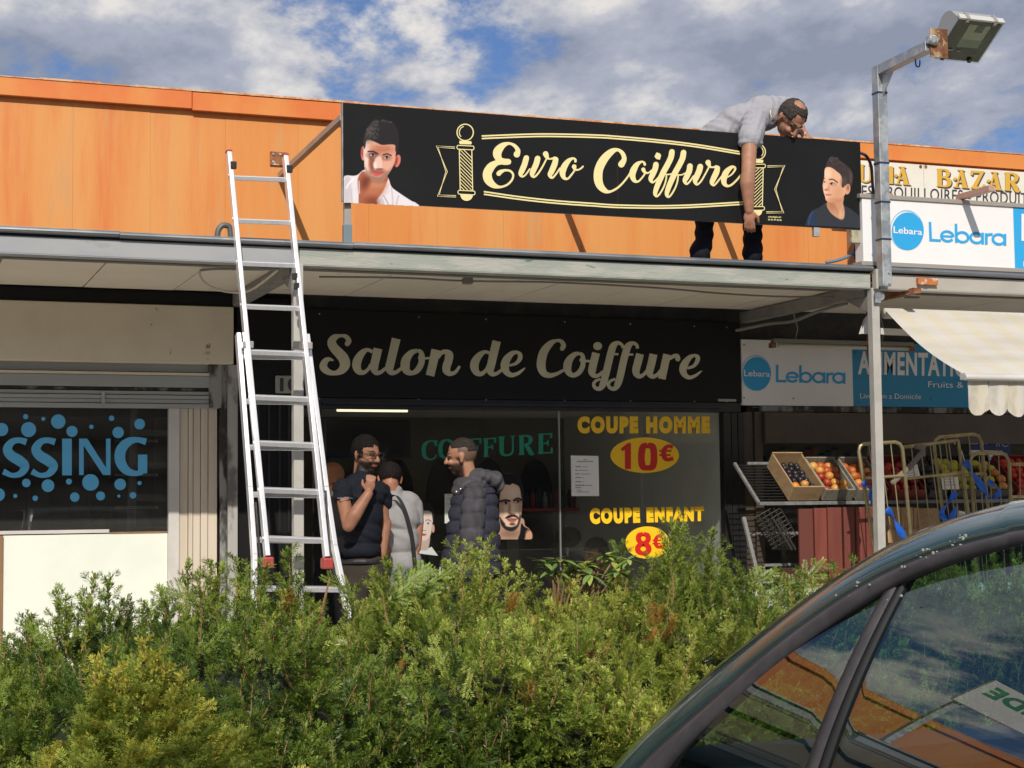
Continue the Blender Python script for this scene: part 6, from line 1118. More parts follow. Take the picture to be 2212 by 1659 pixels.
# ---- man in the dark doorway behind the ladder ------------------------------
YD = 11.35; pd = thing('person', 'bald man half hidden in the dark doorway behind the ladder', 'person', (W(722, 1200, YD)[0], YD, 0))
def Kd(x, y, dy=0): return W(x, y, YD+dy)
hk_ = Head(Kd(716, 1036), S3(-.75, -.35, .45), S3(0, 1, .2), .235); hl, hr = Kd(712, 1270), Kd(742, 1270)
body('', hk_.parts()+[('c', hk_.P(-.02, 0, -.05), .055, Kd(720, 1075), .065), ('c', Kd(722, 1110), .08, Kd(726, 1240), .08), ('c', hl, .05, np.array([hl[0], hl[1], .1]), .035), ('c', hr, .05, np.array([hr[0], hr[1], .1]), .035)], .008, lambda V, Nn: hk_.paint(V, np.tile(np.array([150., 96., 66.]), (len(V), 1)), None, beard=(40, 30, 26)), pd, SKIN)
body('', [('c', Kd(702, 1090), .08, Kd(745, 1092), .08), ('e', Kd(724, 1130), (.17, .13, .16)), ('e', Kd(724, 1190), (.16, .13, .17)), ('c', Kd(702, 1095), .06, Kd(694, 1170), .05), ('c', Kd(745, 1095), .06, Kd(752, 1170), .05)], .010, flatc((24, 22, 24)), pd, CLOTH, 'dark_top'); standing_legs(hl, hr, YD, pd, (22, 22, 24))
# ---- child sitting inside ----------------------------------------------------
YK = 12.6; pk = thing('person', 'dark haired child sitting inside the salon below the price stickers', 'person', (W(1295, 1240, YK)[0], YK, 0))
def Kk(x, y, dy=0): return W(x, y, YK+dy)
hc = Head(Kk(1287, 1193), S3(-.9, -.15, .35), S3(0, 1, 0), .215)
body('', hc.parts()+[('c', hc.P(-.02, 0, -.05), .045, Kk(1296, 1228), .05), ('e', Kk(1300, 1268), (.13, .10, .14)), ('c', Kk(1300, 1300), .11, Kk(1300, 1340), .12), ('c', Kk(1290, 1345, -.05), .07, Kk(1262, 1350, -.1), .055), ('c', Kk(1310, 1345, .05), .07, Kk(1272, 1350, .1), .055)], .008, lambda V, Nn: hc.paint(V, np.tile(np.array([190., 128., 98.]), (len(V), 1)), None), pk, SKIN)
hair_shell(hc, lambda a, b, c: (c > .045) or (a < .01 and c > -.04), (22, 18, 18), 'hair', pk, off=.016, rough=.006)
body('', [('e', Kk(1300, 1268), (.15, .12, .15)), ('c', Kk(1300, 1290), .13, Kk(1300, 1345), .14)], .010, flatc((60, 30, 30)), pk, CLOTH, 'jumper')
# salon chairs as dark shapes inside
for i, (cx, cy, lab) in enumerate(((1228, 1160, 'black barber chair with headrest beside the glazing bar inside the salon'), (1060, 1165, 'black barber chair further left inside the salon behind the portrait sticker'))):
    ch = thing('barber_chair', lab, 'chair', (W(cx, cy, 13.0)[0], 13.0, 0), 'barber chairs'); x = W(cx, cy, 13.0)[0]; m_ = mat('black_leather', (.012, .012, .013), .35)
    zt = W(cx, cy, 13.0)[2]
    body('', [('e', (x, 13.0, zt+.0), (.12, .06, .09))], .012, flatc((16, 16, 17)), ch, CLOTH, 'headrest'); body('', [('e', (x, 13.05, zt-.38), (.25, .07, .27))], .02, flatc((16, 16, 17)), ch, CLOTH, 'backrest'); body('', [('e', (x, 12.8, zt-.66), (.27, .28, .08))], .02, flatc((16, 16, 17)), ch, CLOTH, 'seat')
    MB().tube([(x, 12.85, zt-.7), (x, 12.85, .03)], .05, 12).build('column', M['galv'], ch); MB().tube([(x, 12.85, .004), (x, 12.85, .03)], .28, 20).build('base', M['galv'], ch); MB().tube([(x, 13.03, zt-.1), (x, 13.03, zt-.2)], .02, 8).build('headrest_bar', M['galv'], ch)
    for sg in (-1, 1): bxp(ch, 'armrest', m_, x+sg*.27-.03, x+sg*.27+.03, 12.62, 12.98, zt-.5, zt-.44, .01)
# ================================================================== FRUIT STAND
fs_ = thing('fruit_stand', 'white metal fruit stand with slanting shelf in front of the grocery', 'stand', (W(1780, 1100, 10.9)[0], 10.9, 0))
wm = mat('white_painted_tube', (.22, .225, .225), .5, col2=(.15, .15, .145), scale=18)
YQ = 10.95; zt_ = W(1637, 1088, YQ-.22)[2]
def seg(nm, p, q, w_=.022, par=None, m=None): return MB().beam(p, q, w_, w_).build(nm, m or wm, par or fs_, bevel=.002)
xL = W(1637, 1088, YQ-.22)[0]; xRt = W(2330, 1090, YQ-.22)[0]
seg('shelf_rail', (xL, YQ-.24, zt_), (xRt, YQ-.24, zt_), .026); seg('shelf_rail', (W(1618, 1030, YQ+.10)[0], YQ+.12, zt_+.30), (xRt, YQ+.12, zt_+.30), .02)
seg('shelf_side', (xL, YQ-.24, zt_), (xL, YQ+.12, zt_+.30)); seg('shelf_side', (xRt, YQ-.24, zt_), (xRt, YQ+.12, zt_+.30))
for i in range(14):
    t = (i+.5)/14; b = MB(); a = (xL+.02, YQ-.24+.36*t, zt_+.30*t-.005); c_ = (xRt-.02, a[1], a[2]); b.tube([a, c_], .004, 5); b.build('shelf_wire', M['black_plastic'], fs_)
for xx in (xL-.01, xRt+.01): seg('upright', (xx, YQ+.14, 0), (xx, YQ+.14, zt_+.32)); seg('strut', (xx, YQ-.02, zt_-.10) , (xx, YQ-.62, .02), .026)
p = W(1628, 1153, YQ); seg('cross_bar', (xL, YQ-.06, p[2]), (xL+.55, YQ-.06, p[2]), .02); p = W(1690, 1220, YQ-.3); seg('cross_bar', (xL, YQ-.3, p[2]), (xL+.5, YQ-.3, p[2]), .02); p = W(1690, 1232, YQ-.3); seg('cross_bar', (xL, YQ-.3, p[2]), (xL+.5, YQ-.3, p[2]), .014)
# crates on the slanting shelf
sl = np.array([0, .36, .30]); sl = sl/np.linalg.norm(sl); up_ = np.array([0, -sl[2], sl[1]])
kraft = mat('crate_cardboard', (.40, .27, .14), .8, col2=(.32, .21, .11), scale=9, stretch=(1, 1, 3)); weave = mat('woven_plastic', (.28, .26, .20), .7, col2=(.20, .19, .15), scale=22, stretch=(3, 1, 1)); dkc = mat('dark_crate', (.03, .03, .032), .6); redc = mat('red_crate', (.20, .03, .025), .6)
def crate(x0, wd, ln, dp, m, label, name='fruit_crate'):
    o0 = np.array([x0, YQ-.235, zt_+.018]); t = thing(name, label, 'crate', o0, 'fruit crates on the slanting shelf'); X_ = np.array([1., 0, 0])
    def bx(nm, u0, u1, v0, v1, w0, w1): 
        P = [o0+X_*u+sl*v+up_*w for w in (w0, w1) for u, v in ((u0, v0), (u1, v0), (u1, v1), (u0, v1))]; return MB().add(P, [(0, 3, 2, 1), (4, 5, 6, 7), (0, 1, 5, 4), (1, 2, 6, 5), (2, 3, 7, 6), (3, 0, 4, 7)]).build(nm, m, t, bevel=.003)
    e_ = .012; bx('base', 0, wd, 0, ln, 0, e_); bx('side_board', 0, e_, e_, ln-e_, e_, dp); bx('side_board', wd-e_, wd, e_, ln-e_, e_, dp); bx('end_board', 0, wd, 0, e_, e_, dp); bx('end_board', 0, wd, ln-e_, ln, e_, dp+.01)
    return o0
frm = {}
def fruitmat(n, c, c2): frm[n] = mat(n+'_skin', c, .38, col2=c2, scale=14, lo=.42, hi=.62, spec=.45)
fruitmat('orange', (.80, .25, .012), (.75, .21, .01)); fruitmat('apple', (.46, .06, .02), (.60, .30, .06)); fruitmat('red_apple', (.32, .015, .02), (.42, .03, .02)); fruitmat('green_apple', (.42, .46, .06), (.50, .48, .08)); fruitmat('plum', (.018, .014, .02), (.03, .025, .035)); fruitmat('peach', (.62, .27, .06), (.45, .08, .03)); fruitmat('tomato', (.5, .02, .015), (.42, .03, .015))
def vary(m, c):
    n_ = m.node_tree; b_ = n_.nodes['Principled BSDF']; oi = n_.nodes.new('ShaderNodeObjectInfo'); mx_ = n_.nodes.new('ShaderNodeMix'); mx_.data_type = 'RGBA'; l_ = b_.inputs['Base Color'].links[0].from_socket; n_.links.new(oi.outputs['Random'], mx_.inputs['Factor']); n_.links.new(l_, mx_.inputs['A']); mx_.inputs['B'].default_value = (*c, 1); n_.links.new(mx_.outputs['Result'], b_.inputs['Base Color'])
for k_, c_ in (('apple', (.30, .02, .01)), ('peach', (.66, .36, .08)), ('red_apple', (.22, .01, .03)), ('green_apple', (.50, .42, .05)), ('tomato', (.60, .05, .02))): vary(frm[k_], c_)
fmesh = {}
def fruit(n, p, r, label, group):
    if n not in fmesh:
        b = MB(); b.ell((0, 0, 0), (1, 1, .93 if n != 'plum' else 1.0), 16, 10); o = b.build(n, frm[n], smooth=True)
        if n != 'plum':
            s_ = MB().tube([(0, 0, .80), (.03, 0, 1.02)], [.07, .05], 5).build('stalk', M['wood'], o); 
        fmesh[n] = o; c = o
    else: c = copy_tree(fmesh[n])
    c.location = [float(v) for v in p]; c.scale = (r,)*3; c.rotation_euler = (rng.uniform(-.8, .8), rng.uniform(-.8, .8), rng.uniform(0, 6))
    return tag(c, label, n.replace('_', ' '), group)
def fill(o0, wd, ln, kinds, r, where, heap=.02, top=1.0):
    rr = random.Random(int(o0[0]*1000)); nx = max(2, int((wd-.03)/(2*r))); ny = max(3, int((ln*top-.03)/(1.85*r)))
    for j in range(ny):
        for i in range(nx):
            k = kinds[int(rr.random()*len(kinds))]; u = .015+r+(wd-.03-2*r)*(i+.25*(j % 2)+rr.uniform(-.08, .08))/max(nx-1+.25, 1); v = .015+r+j*1.85*r; 
            p = o0+np.array([u, 0, 0])+sl*v+up_*(.05+heap*math.sin(math.pi*(j+.5)/ny)+rr.uniform(-.006, .012))
            fruit(k, p, r*rr.uniform(.9, 1.06), f'{k.replace("_", " ")} lying {where}', f'{k.replace("_", " ")} pile {where}')
CR = [(1703.5, .255, .40, .13, kraft, 'brown cardboard fruit crate with black plums and one orange, leftmost on the shelf', ['plum'], .024, 'in the leftmost brown crate'),
      (1776, .255, .38, .10, weave, 'grey woven crate heaped with yellow red apples, second from the left', ['apple', 'apple', 'peach'], .036, 'in the grey crate second from the left'),
      (1848, .25, .38, .10, weave, 'grey woven crate of yellow red apples half behind the post, third from the left', ['apple', 'apple', 'peach'], .036, 'in the grey crate behind the post')]
for x, wd, ln, dp, m, lab, kinds, r, wh in CR:
    o0 = crate(W(x, 1080, YQ-.24)[0], wd, ln, dp, m, lab); fill(o0, wd, ln, kinds, r, wh, .02 if r > .03 else .0, 1.0)
    if kinds[0] == 'plum': fruit('orange', o0+np.array([.055, 0, 0])+sl*.06+up_*.085, .034, 'bright orange at the front left of the leftmost brown crate', 'oranges on the stand'); fruit('peach', o0+np.array([.15, 0, 0])+sl*.09+up_*.08, .032, 'single peach among the black plums in the leftmost crate', None)
for x, wd, m, lab, kinds, r, wh in [(1921, .30, redc, 'dark red crate of red apples right of the post', ['red_apple', 'tomato'], .036, 'in the dark red crate right of the post'), (2003, .16, dkc, 'narrow black crate of dark plums behind the wire cages', ['plum'], .034, 'in the narrow black crate behind the cages'),
      (2050, .30, dkc, 'black crate heaped with green apples behind the blue strap', ['green_apple'], .040, 'in the black crate behind the blue strap'), (2132, .22, dkc, 'black crate of green apples right of the long blue strap', ['green_apple', 'green_apple', 'peach'], .038, 'in the crate right of the long strap'), (2195, .34, redc, 'red crate of tomatoes at the right end of the shelf', ['tomato'], .034, 'in the red crate at the right end')]:
    o0 = crate(W(x, 1080, YQ-.24)[0], wd, .42, .085, m, lab); fill(o0, wd, .42, kinds, r, wh, .03)
# price cards
for i, (x, y, hh_, ww, lab) in enumerate(((2030, 1020, .10, .13, 'white hand written price card clipped above the green apples'), (2052, 1040, .12, .16, 'larger white price card tilted over the green apples'), (2083, 1125, .14, .13, 'white price card hanging low behind the cages'))):
    q = W(x-10*(i == 0)*6, y, 10.6); b = MB(); b.box(-ww/2, ww/2, -.002, .002, -hh_/2, hh_/2); o = b.build('price_card', M['paper']); o.location = [float(v) for v in q]; o.rotation_euler = (-.15, .15*(i-1), .1); tag(o, lab, 'price card')
    b = MB(); 
    for k in range(4): b.box(-ww*.38, ww*(.1+.07*k), -.0030, -.0024, hh_*(.3-.18*k), hh_*(.34-.18*k))
    b.build('ink_line', M['inkgrey'], o).matrix_parent_inverse = Matrix()
# red slatted crate below the stand
redw = mat('red_stained_wood', (.24, .055, .035), .75, col2=(.16, .035, .025), scale=5, stretch=(3, 3, .3), col3=(.45, .20, .09), scale3=9, lo3=.66, hi3=.72, bump=.001); vary(redw, (.13, .035, .025)); tanw = mat('pale_pallet_wood', (.46, .30, .15), .8, col2=(.30, .19, .10), scale=7, stretch=(3, 3, .4), bump=.001)
cS = crop(2950, 1650, 700, 1659)
rc = thing('wooden_crate', 'large upright crate of red stained slats under the fruit shelf', 'crate', (W(1800, 1200, 10.35)[0], 10.35, 0)); Yr = 10.35
for x0, x1, yt in ((470, 598, 838), (610, 722, 832), (735, 866, 826), (885, 985, 822), (1000, 1080, 822), (1090, 1168, 818), (1182, 1270, 818)):
    p = W(*cS(x0, yt), Yr); q = W(*cS(x1, yt), Yr); b = MB(); b.box(p[0], q[0], Yr+rng.uniform(0, .01), Yr+.03, .02, p[2]); b.build('slat', redw, rc, bevel=.003)
x0_ = W(*cS(470, 900), Yr)[0]; x1_ = W(*cS(1270, 900), Yr)[0]
for z in (.15, .5, .82): b = MB(); b.box(x0_, x1_, Yr+.031, Yr+.055, z, z+.07); b.build('batten', redw, rc)
for xx in (x0_, x1_-.04): b = MB(); b.box(xx, xx+.04, Yr+.056, Yr+.36, .02, .95); b.build('corner_post', redw, rc)
tc_ = thing('wooden_pallet', 'pale wooden pallet standing behind the post right of the red crate', 'pallet', (W(1950, 1200, 10.5)[0], 10.5, 0))
cGc = crop(3400, 1650, 632, 1906)
for x0, x1, yt in ((285, 440, 1045), (448, 520, 1050), (528, 590, 1048), (597, 640, 1052)):
    p = W(*cGc(x0, yt), 10.5); q = W(*cGc(x1, yt), 10.5); b = MB(); b.box(p[0], q[0], 10.5, 10.535, p[2]-.26, p[2]); b.build('block', tanw, tc_, bevel=.006)
p = W(*cGc(280, 1310), 10.5); q = W(*cGc(650, 1310), 10.5)
for z0 in (p[2]+.02, .1): b = MB(); b.box(p[0], q[0], 10.49, 10.545, z0-.12, z0-.02); b.build('board', tanw, tc_, bevel=.004)
for xx in (p[0], (p[0]+q[0])/2, q[0]-.08): b = MB(); b.box(xx, xx+.08, 10.546, 10.60, .0, p[2]); b.build('bearer', tanw, tc_)
cb = thing('cardboard_box', 'plain brown cardboard box behind the wire cages', 'box', (W(2010, 1150, 10.6)[0], 10.6, 0)); p = W(*cGc(650, 1060), 10.6); q = W(*cGc(900, 1060), 10.6); b = MB(); b.box(p[0], q[0], 10.6, 10.95, .3, p[2]); b.build('carton', kraft, cb, bevel=.01)
b = MB(); b.box(p[0]+.01, q[0]-.01, 10.6, 10.95, 0, .29); b.build('carton', kraft, cb, bevel=.01)
# black basket leaning
bk = thing('folding_basket', 'dark wire basket leaning on its side left of the red crate', 'basket', W(1690, 1150, 10.5)); a0 = W(*cS(225, 930), 10.45); a1 = W(*cS(400, 1220), 10.45); d_ = a1-a0; wx = np.array([.20, .0, .10]); dpth = np.array([0, .28, 0])
bw = mat('black_wire', (.05, .047, .042), .5, .3)
for i in range(9): t = i/8; MB().tube([a0+d_*t, a0+d_*t+dpth], .004, 5).build('wire', bw, bk); MB().tube([a0+d_*t+dpth, a0+d_*t+wx+dpth], .004, 5).build('wire', bw, bk)
for i in range(6): t = i/5; MB().tube([a0+dpth*t, a1+dpth*t], .005, 5).build('wire', bw, bk); MB().tube([a0+wx*t+dpth, a1+wx*t+dpth], .005, 5).build('wire', bw, bk)
for o_ in (0, .03): MB().tube([a0+np.array([o_, 0, .0]), a1+np.array([o_, 0, 0])], .009, 6).build('rim', bw, bk)
bg_ = thing('low_basket', 'low wire tray on the ground under the fruit stand', 'basket', (W(1700, 1290, 10.3)[0], 10.3, 0))
x0 = W(1690, 1250, 10.3)[0]; z0 = W(1700, 1228, 10.3)[2]
for i in range(8): MB().tube([(x0+i*.05, 10.3, .02), (x0+i*.05, 10.3, z0)], .004, 5).build('wire', bw, bg_)
for z in (.05, z0*.5, z0): MB().tube([(x0-.02, 10.3, z), (x0+.4, 10.3, z)], .005, 5).build('wire', bw, bg_)
# roll cages
brass = mat('yellowed_zinc_tube', (.40, .35, .19), .35, .7, col2=(.30, .25, .14), scale=16, roughvar=.2); wirem = mat('yellowed_zinc_wire', (.42, .37, .22), .4, .6)
def cage(label, TL, TR, BR, BL, Y, nv, hz, Yt=None, arc=.05, side=None):
    t = thing('roll_cage', label, 'roll cage', (W(*BL, Y)[0], Y, 0), 'wire roll cages before the fruit stand'); tl, tr, br, bl = W(*TL, Y), W(*TR, Y), W(*BR, Y), W(*BL, Y)
    def down(a, b_): d = b_-a; return a+d*((a[2]-.08)/(a[2]-b_[2]))
    bl = down(tl, bl); br = down(tr, br); ex = unit(tr-tl); ez = unit(tl-bl)
    MB().tube([bl]+[tl-ez*arc*1.0]+[tl-ez*arc*.3+ex*arc*.3]+[tl+ex*arc]+[tr-ex*arc]+[tr-ez*arc*.3-ex*arc*.3]+[tr-ez*arc]+[br], .0135, 10).build('frame_tube', brass, t, smooth=True)
    for i in range(1, nv): f = i/nv; MB().tube([bl*(1-f)+br*f, tl*(1-f)+tr*f], .0042, 6).build('wire', wirem, t)
    for h, r in hz: MB().tube([tl+(bl-tl)*h, tr+(br-tr)*h], r, 6).build('cross_wire' if r < .008 else 'cross_bar', wirem if r < .008 else brass, t)
    for q in (bl, br): MB().tube([q+np.array([-.012, 0, -.035]), q+np.array([.012, 0, -.035])], .045, 14).build('castor', M['black_plastic'], t); MB().tube([q, q+np.array([0, 0, -.02])], .02, 8).build('castor_fork', M['galv'], t)
    return t
cage('leaning tube framed roll cage side half behind the grey post', cS(1012, 235), cS(1420, 212), cS(1520, 1290), cS(1180, 1290), 9.98, 4, [(.045*3, .011), (.42, .004), (.9, .004)], arc=.05)
cage('wire roll cage panel between the post and the tall cage', cGc(455, 335), cGc(1120, 255), cGc(1260, 1230), cGc(560, 1400), 10.12, 6, [(.0, .004), (.13, .010), (.40, .004), (.93, .004)], arc=.004)
cage('tall roll cage with rounded top under the valance end', cGc(825, 220), cGc(1385, 172), cGc(1475, 1060), cGc(935, 1060), 10.3, 4, [(.16, .012), (.55, .004)], arc=.06)
cage('lower roll cage with rounded top at the right edge over the car roof', cGc(1255, 408), cGc(1715, 392), cGc(1745, 1000), cGc(1300, 1000), 10.2, 4, [(.33, .012)], arc=.07)
cage('roll cage cut by the right edge of the view', cGc(1735, 535), cGc(2200, 535), cGc(2210, 1000), cGc(1745, 1000), 10.25, 4, [(.15, .012), (.6, .004)], arc=.01)
bl_ = mat('blue_strap', (.01, .13, .62), .45, col2=(.01, .10, .5), scale=10)
def strap(label, pts, Y, w0=.045, dy=.03):
    P = cat_rom([W(*cGc(x, y), Y) for x, y in pts], 6); b = MB(); n = len(P)
    V = []
    for i, p in enumerate(P):
        d = unit(P[min(i+1, n-1)]-P[max(i-1, 0)]); sdv = np.cross(d, (0, -1, 0)); sdv = unit(sdv)*math.cos(i*.25)+np.array([0, 1, 0])*math.sin(i*.25)*.6; V += [p-sdv*w0/2, p+sdv*w0/2]
    for i in range(n-1): pass
    F = [(2*i, 2*i+1, 2*i+3, 2*i+2) for i in range(n-1)]; o = npmesh('strap', V, F, bl_, None); sm = o.modifiers.new('t', 'SOLIDIFY'); sm.thickness = .002; return tag(o, label, 'strap', 'blue straps tied to the roll cages')
strap('long blue strap hanging from the tall cage across the lower one', [(1205, 500), (1260, 600), (1350, 720), (1450, 880), (1490, 940)], 10.08, .055); strap('blue strap folded into a loop low on the cages', [(1100, 870), (1020, 980), (930, 1110), (985, 1200), (1060, 1150), (1110, 1020)], 10.05, .05)
strap('bright blue strap slanting down just right of the grey post', [(275, 1070), (340, 1160), (420, 1300), (500, 1450)], 9.9, .055); strap('blue strap knotted on the cage left of the grey post', [(0, 745), (30, 800), (110, 850), (90, 930), (110, 1010)], 9.93, .05); strap('blue strap trailing right behind the lower cage', [(1480, 740), (1560, 800), (1610, 860), (1560, 950)], 10.15, .045)
MB().tube(cat_rom([W(*cGc(x, y), 10.2) for x, y in ((1085, 300), (1080, 265), (1110, 265), (1130, 320), (1170, 400), (1200, 500))], 5), .004, 6).build('tie_wire', M['cablewhite'], bpy.data.objects['strap'])
pbg = W(*cGc(680, 350), 10.0); V, F, Nn = blob([('e', W(*cGc(670, 330), 10.0), (.05, .03, .02)), ('c', W(*cGc(700, 360), 10.0), .02, W(*cGc(720, 430), 10.0), .012), ('c', W(*cGc(690, 400), 10.0), .018, W(*cGc(560, 560), 10.0), .022), ('c', W(*cGc(560, 560), 10.0), .022, W(*cGc(350, 750), 10.0), .022)], .006, 2); o = npmesh('plastic_bag', V, F, CLOTH, None, cols=s2l(np.tile(np.array([120., 116, 106]), (len(V), 1))), smooth=True); tag(o, 'twisted grey plastic sack tied slanting across the wire cage', 'bag')
# low white wall behind the hedge
b = MB(); b.box(W(1612, 1280, 7.6)[0], 12, 7.6, 7.75, -.13, W(1650, 1278, 7.6)[2]); tag(b.build('low_wall', mat('white_render', (.72, .72, .68), .7, col2=(.62, .62, .58), scale=4), bevel=.006), 'low white rendered wall behind the hedge before the fruit stand', 'wall')
# ================================================================== ADDED UNSEEN BUILDING (keeps bright sky out of the window reflections)
ob_ = thing('added_opposite_building', 'added flat roofed brick building behind the viewer that darkens the glass reflections', 'building', (0, -16, 0))
b = MB(); b.box(-45, 60, -24, -16, -.14, 6.2); b.build('wall', mat('dull_brick', (.16, .12, .10), .8, col2=(.12, .09, .08), scale=3), ob_)
for i in range(18):
    x = -40+i*5.4; b = MB(); b.box(x, x+2.6, -16, -15.95, 1.0, 2.6); b.build('window', mat('dark_window', (.02, .025, .03), .1), ob_); b = MB(); b.box(x, x+2.6, -16, -15.95, 3.9, 5.0); b.build('window', bpy.data.materials['dark_window'], ob_)
# ================================================================== YEW HEDGE
class Needles:
    def __init__(s): s.P = []; s.C = []; s.ST = MB()
    def row(s, a, b, side, nl, gap, col, n3=None, tip=True, radial=False):
        """needles both sides of the twig a->b"""
        L_ = np.linalg.norm(b-a); n = max(3, int(L_/gap)); d = (b-a)/L_; side = unit(side-d*np.dot(side, d)); nn = np.cross(d, side)
        t = (np.arange(n)+.5)/n; k = len(t); t = np.repeat(t, 2); sg = np.tile([1., -1.], k)
        base = a+d*(t*L_)[:, None]
        if radial: ang = rng.uniform(0, 2*math.pi, 2*k); sv = side*np.cos(ang)[:, None]+nn*np.sin(ang)[:, None]; fw = .75
        else: sv = side*sg[:, None]+nn*(.25+rng.uniform(-.25, .25, 2*k))[:, None]; fw = .55
        dv = sv+d*(fw+t*.5+rng.uniform(-.15, .15, 2*k))[:, None]; dv /= np.linalg.norm(dv, axis=1)[:, None]
        ln = nl*(.6+.5*np.sin(math.pi*np.clip(t*.85+.1, 0, 1)))*rng.uniform(.85, 1.15, 2*k); w_ = .0024
        wv = np.cross(dv, nn); wv /= np.linalg.norm(wv, axis=1)[:, None]+1e-9
        p0 = base; p2 = base+dv*ln[:, None]; m_ = base+dv*(ln*.5)[:, None]+nn*(.0015)
        Q = np.stack([p0, m_+wv*w_, p2, m_-wv*w_], 1); s.P.append(Q.reshape(-1, 3))
        c = np.array(col)*rng.uniform(.78, 1.22, (2*k, 1)); c = c*(1+.35*np.clip(t-.6, 0, 1)*(1 if tip else 0))[:, None]; s.C.append(np.repeat(c, 4, axis=0))
    def spray(s, a, d, L_, col, side, lat=5, nl=.021, radial=False):
        d = unit(d); side = unit(side-d*np.dot(side, d)); b = a+d*L_*.5; dd = unit(d+np.array([0, 0, rng.uniform(-.25, .2)])); c_ = b+dd*L_*.5
        s.row(a, b, side, nl, .0062, col, radial=radial); s.row(b, c_, side, nl, .0062, col*1.08, radial=radial)
        if rng.random() < .35: s.ST.add([a, b+side*.0015, b-side*.0015], [(0, 1, 2)])
        for i in range(lat):
            t = (i+.7)/(lat+.6); sg = 1 if i % 2 else -1; p = a+(b-a)*t*2 if t < .5 else b+(c_-b)*(t-.5)*2
            ld = unit(d*.75+side*sg*.8+np.array(rng.uniform(-.18, .18, 3))); ll = L_*.42*(1.05-.55*t)*rng.uniform(.7, 1.15); s.row(p, p+ld*ll, np.cross(ld, np.cross(d, side)), nl*.9, .0066, col*rng.uniform(.85, 1.2), radial=radial)
    def leader(s, base, top, col, n=8, nl=.019):
        d = top-base; L_ = np.linalg.norm(d); d = d/L_; bend = np.array([rng.uniform(-.03, .03), rng.uniform(-.03, .03), 0])
        pts = [base+d*L_*t+bend*math.sin(math.pi*t) for t in np.linspace(0, 1, 6)]; s.ST.tube(pts, [.003, .0027, .0024, .002, .0016, .001], 5)
        for i in range(5): s.row(pts[i], pts[i+1], unit(np.array([1, .2, 0])), nl*.9, .006, col, radial=True)
        for i in range(n):
            t = .12+.84*(i+rng.random()*.6)/n; p = base+d*L_*t+bend*math.sin(math.pi*t); az = i*2.4+rng.uniform(-.4, .4)
            ld = unit(np.array([math.cos(az), math.sin(az), 0])*.8+d*.8); ll = L_*.26*(1.1-.75*t)*rng.uniform(.7, 1.25)+.015
            e_ = p+ld*ll; s.row(p, e_, np.cross(ld, (0, 0, 1.)), nl, .0045, col*1.05, radial=True)
            for q in range(2): l2 = unit(ld+np.array(rng.uniform(-.6, .6, 3))); pp = p+ld*ll*rng.uniform(.4, .8); s.row(pp, pp+l2*ll*.45, np.cross(l2, (0, 0, 1.)), nl*.9, .005, col*1.12, radial=True)
    def build(s, name, m, parent, stemm):
        P = np.concatenate(s.P); C = np.concatenate(s.C); F = np.arange(len(P)).reshape(-1, 4); o = npmesh(name, P, F, m, parent, cols=np.clip(C, 0, 1)); o['kind'] = 'stuff'
        if s.ST.v: q = s.ST.build('twigs', stemm, parent); q['kind'] = 'stuff'
        return o
LEAF = vmat('yew_needles', .42, trans=.33, spec=.45); TWIG = mat('yew_twig', (.28, .13, .06), .8, col2=(.36, .22, .12), scale=40)
hedge = thing('yew_hedge', 'long loose dark green yew hedge across the bottom of the view', 'hedge', (2.5, 6, 0)); hedge.location = (0, 0, 0)
prof = [(-120, 1440), (0, 1425), (60, 1400), (120, 1372), (250, 1345), (350, 1335), (410, 1300), (470, 1275), (520, 1285), (600, 1310), (650, 1290), (720, 1335), (770, 1300), (830, 1262), (900, 1262), (960, 1285), (1050, 1270), (1130, 1275), (1200, 1275), (1300, 1262), (1400, 1240), (1460, 1225), (1560, 1240), (1620, 1275), (1700, 1300), (1760, 1285), (1850, 1265), (1950, 1240), (2100, 1230), (2300, 1230), (2600, 1240)]
YH0 = 6.5; prof = [(x, y+56+(48 if 560 < x < 820 else 0)-(22 if x < 380 else 0)) for x, y in prof]; pxs = np.array([W(x, y, YH0)[0] for x, y in prof]); pzs = np.array([W(x, y, YH0)[2] for x, y in prof])
def ztop_h(X): return np.interp(X, pxs, pzs)
def lump(X, Y): return .05*math.sin(X*5.1+1)*math.sin(Y*4.3)+.035*math.sin(X*11+Y*7)+.02*math.sin(X*23-Y*15)
def surf(X, v):
    """v 0..1 front face from low to shoulder, 1..2 over the top to the back"""
    zt = ztop_h(X)-.035
    if v <= 1: a = v; Y = 5.15+.16*a*a+.55*max(0, a-.75)*1.2; z = .15+(zt-.20)*a
    else: a = v-1; Y = 5.47+1.75*a; z = zt-.05+.05*math.sin(math.pi*min(1, a*1.3))-.25*max(0, a-.75)
    l = lump(X, Y+z*2); return np.array([X, Y-(l*1.2 if v <= 1 else 0), z+(l if v > .8 else l*.3)])
nx, nv = 110, 44; V = []; X0h, X1h = -2.2, 8.6
for i in range(nx+1):
    for j in range(nv+1):
        p = surf(X0h+(X1h-X0h)*i/nx, 2*j/nv); p = p+np.array([0, .10, -.10]) + np.array(rng.uniform(-.012, .012, 3)); V.append(p)
F = [(i*(nv+1)+j, (i+1)*(nv+1)+j, (i+1)*(nv+1)+j+1, i*(nv+1)+j+1) for i in range(nx) for j in range(nv)]
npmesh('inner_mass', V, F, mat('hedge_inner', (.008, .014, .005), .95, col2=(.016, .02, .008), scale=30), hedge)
def lin(c): return s2l(c)
G_DARK, G_MID, G_LIGHT, G_YEL, G_BRN = lin((76, 99, 42)), lin((120, 140, 56)), lin((162, 174, 80)), lin((188, 184, 80)), lin((170, 126, 66))
nd = Needles()
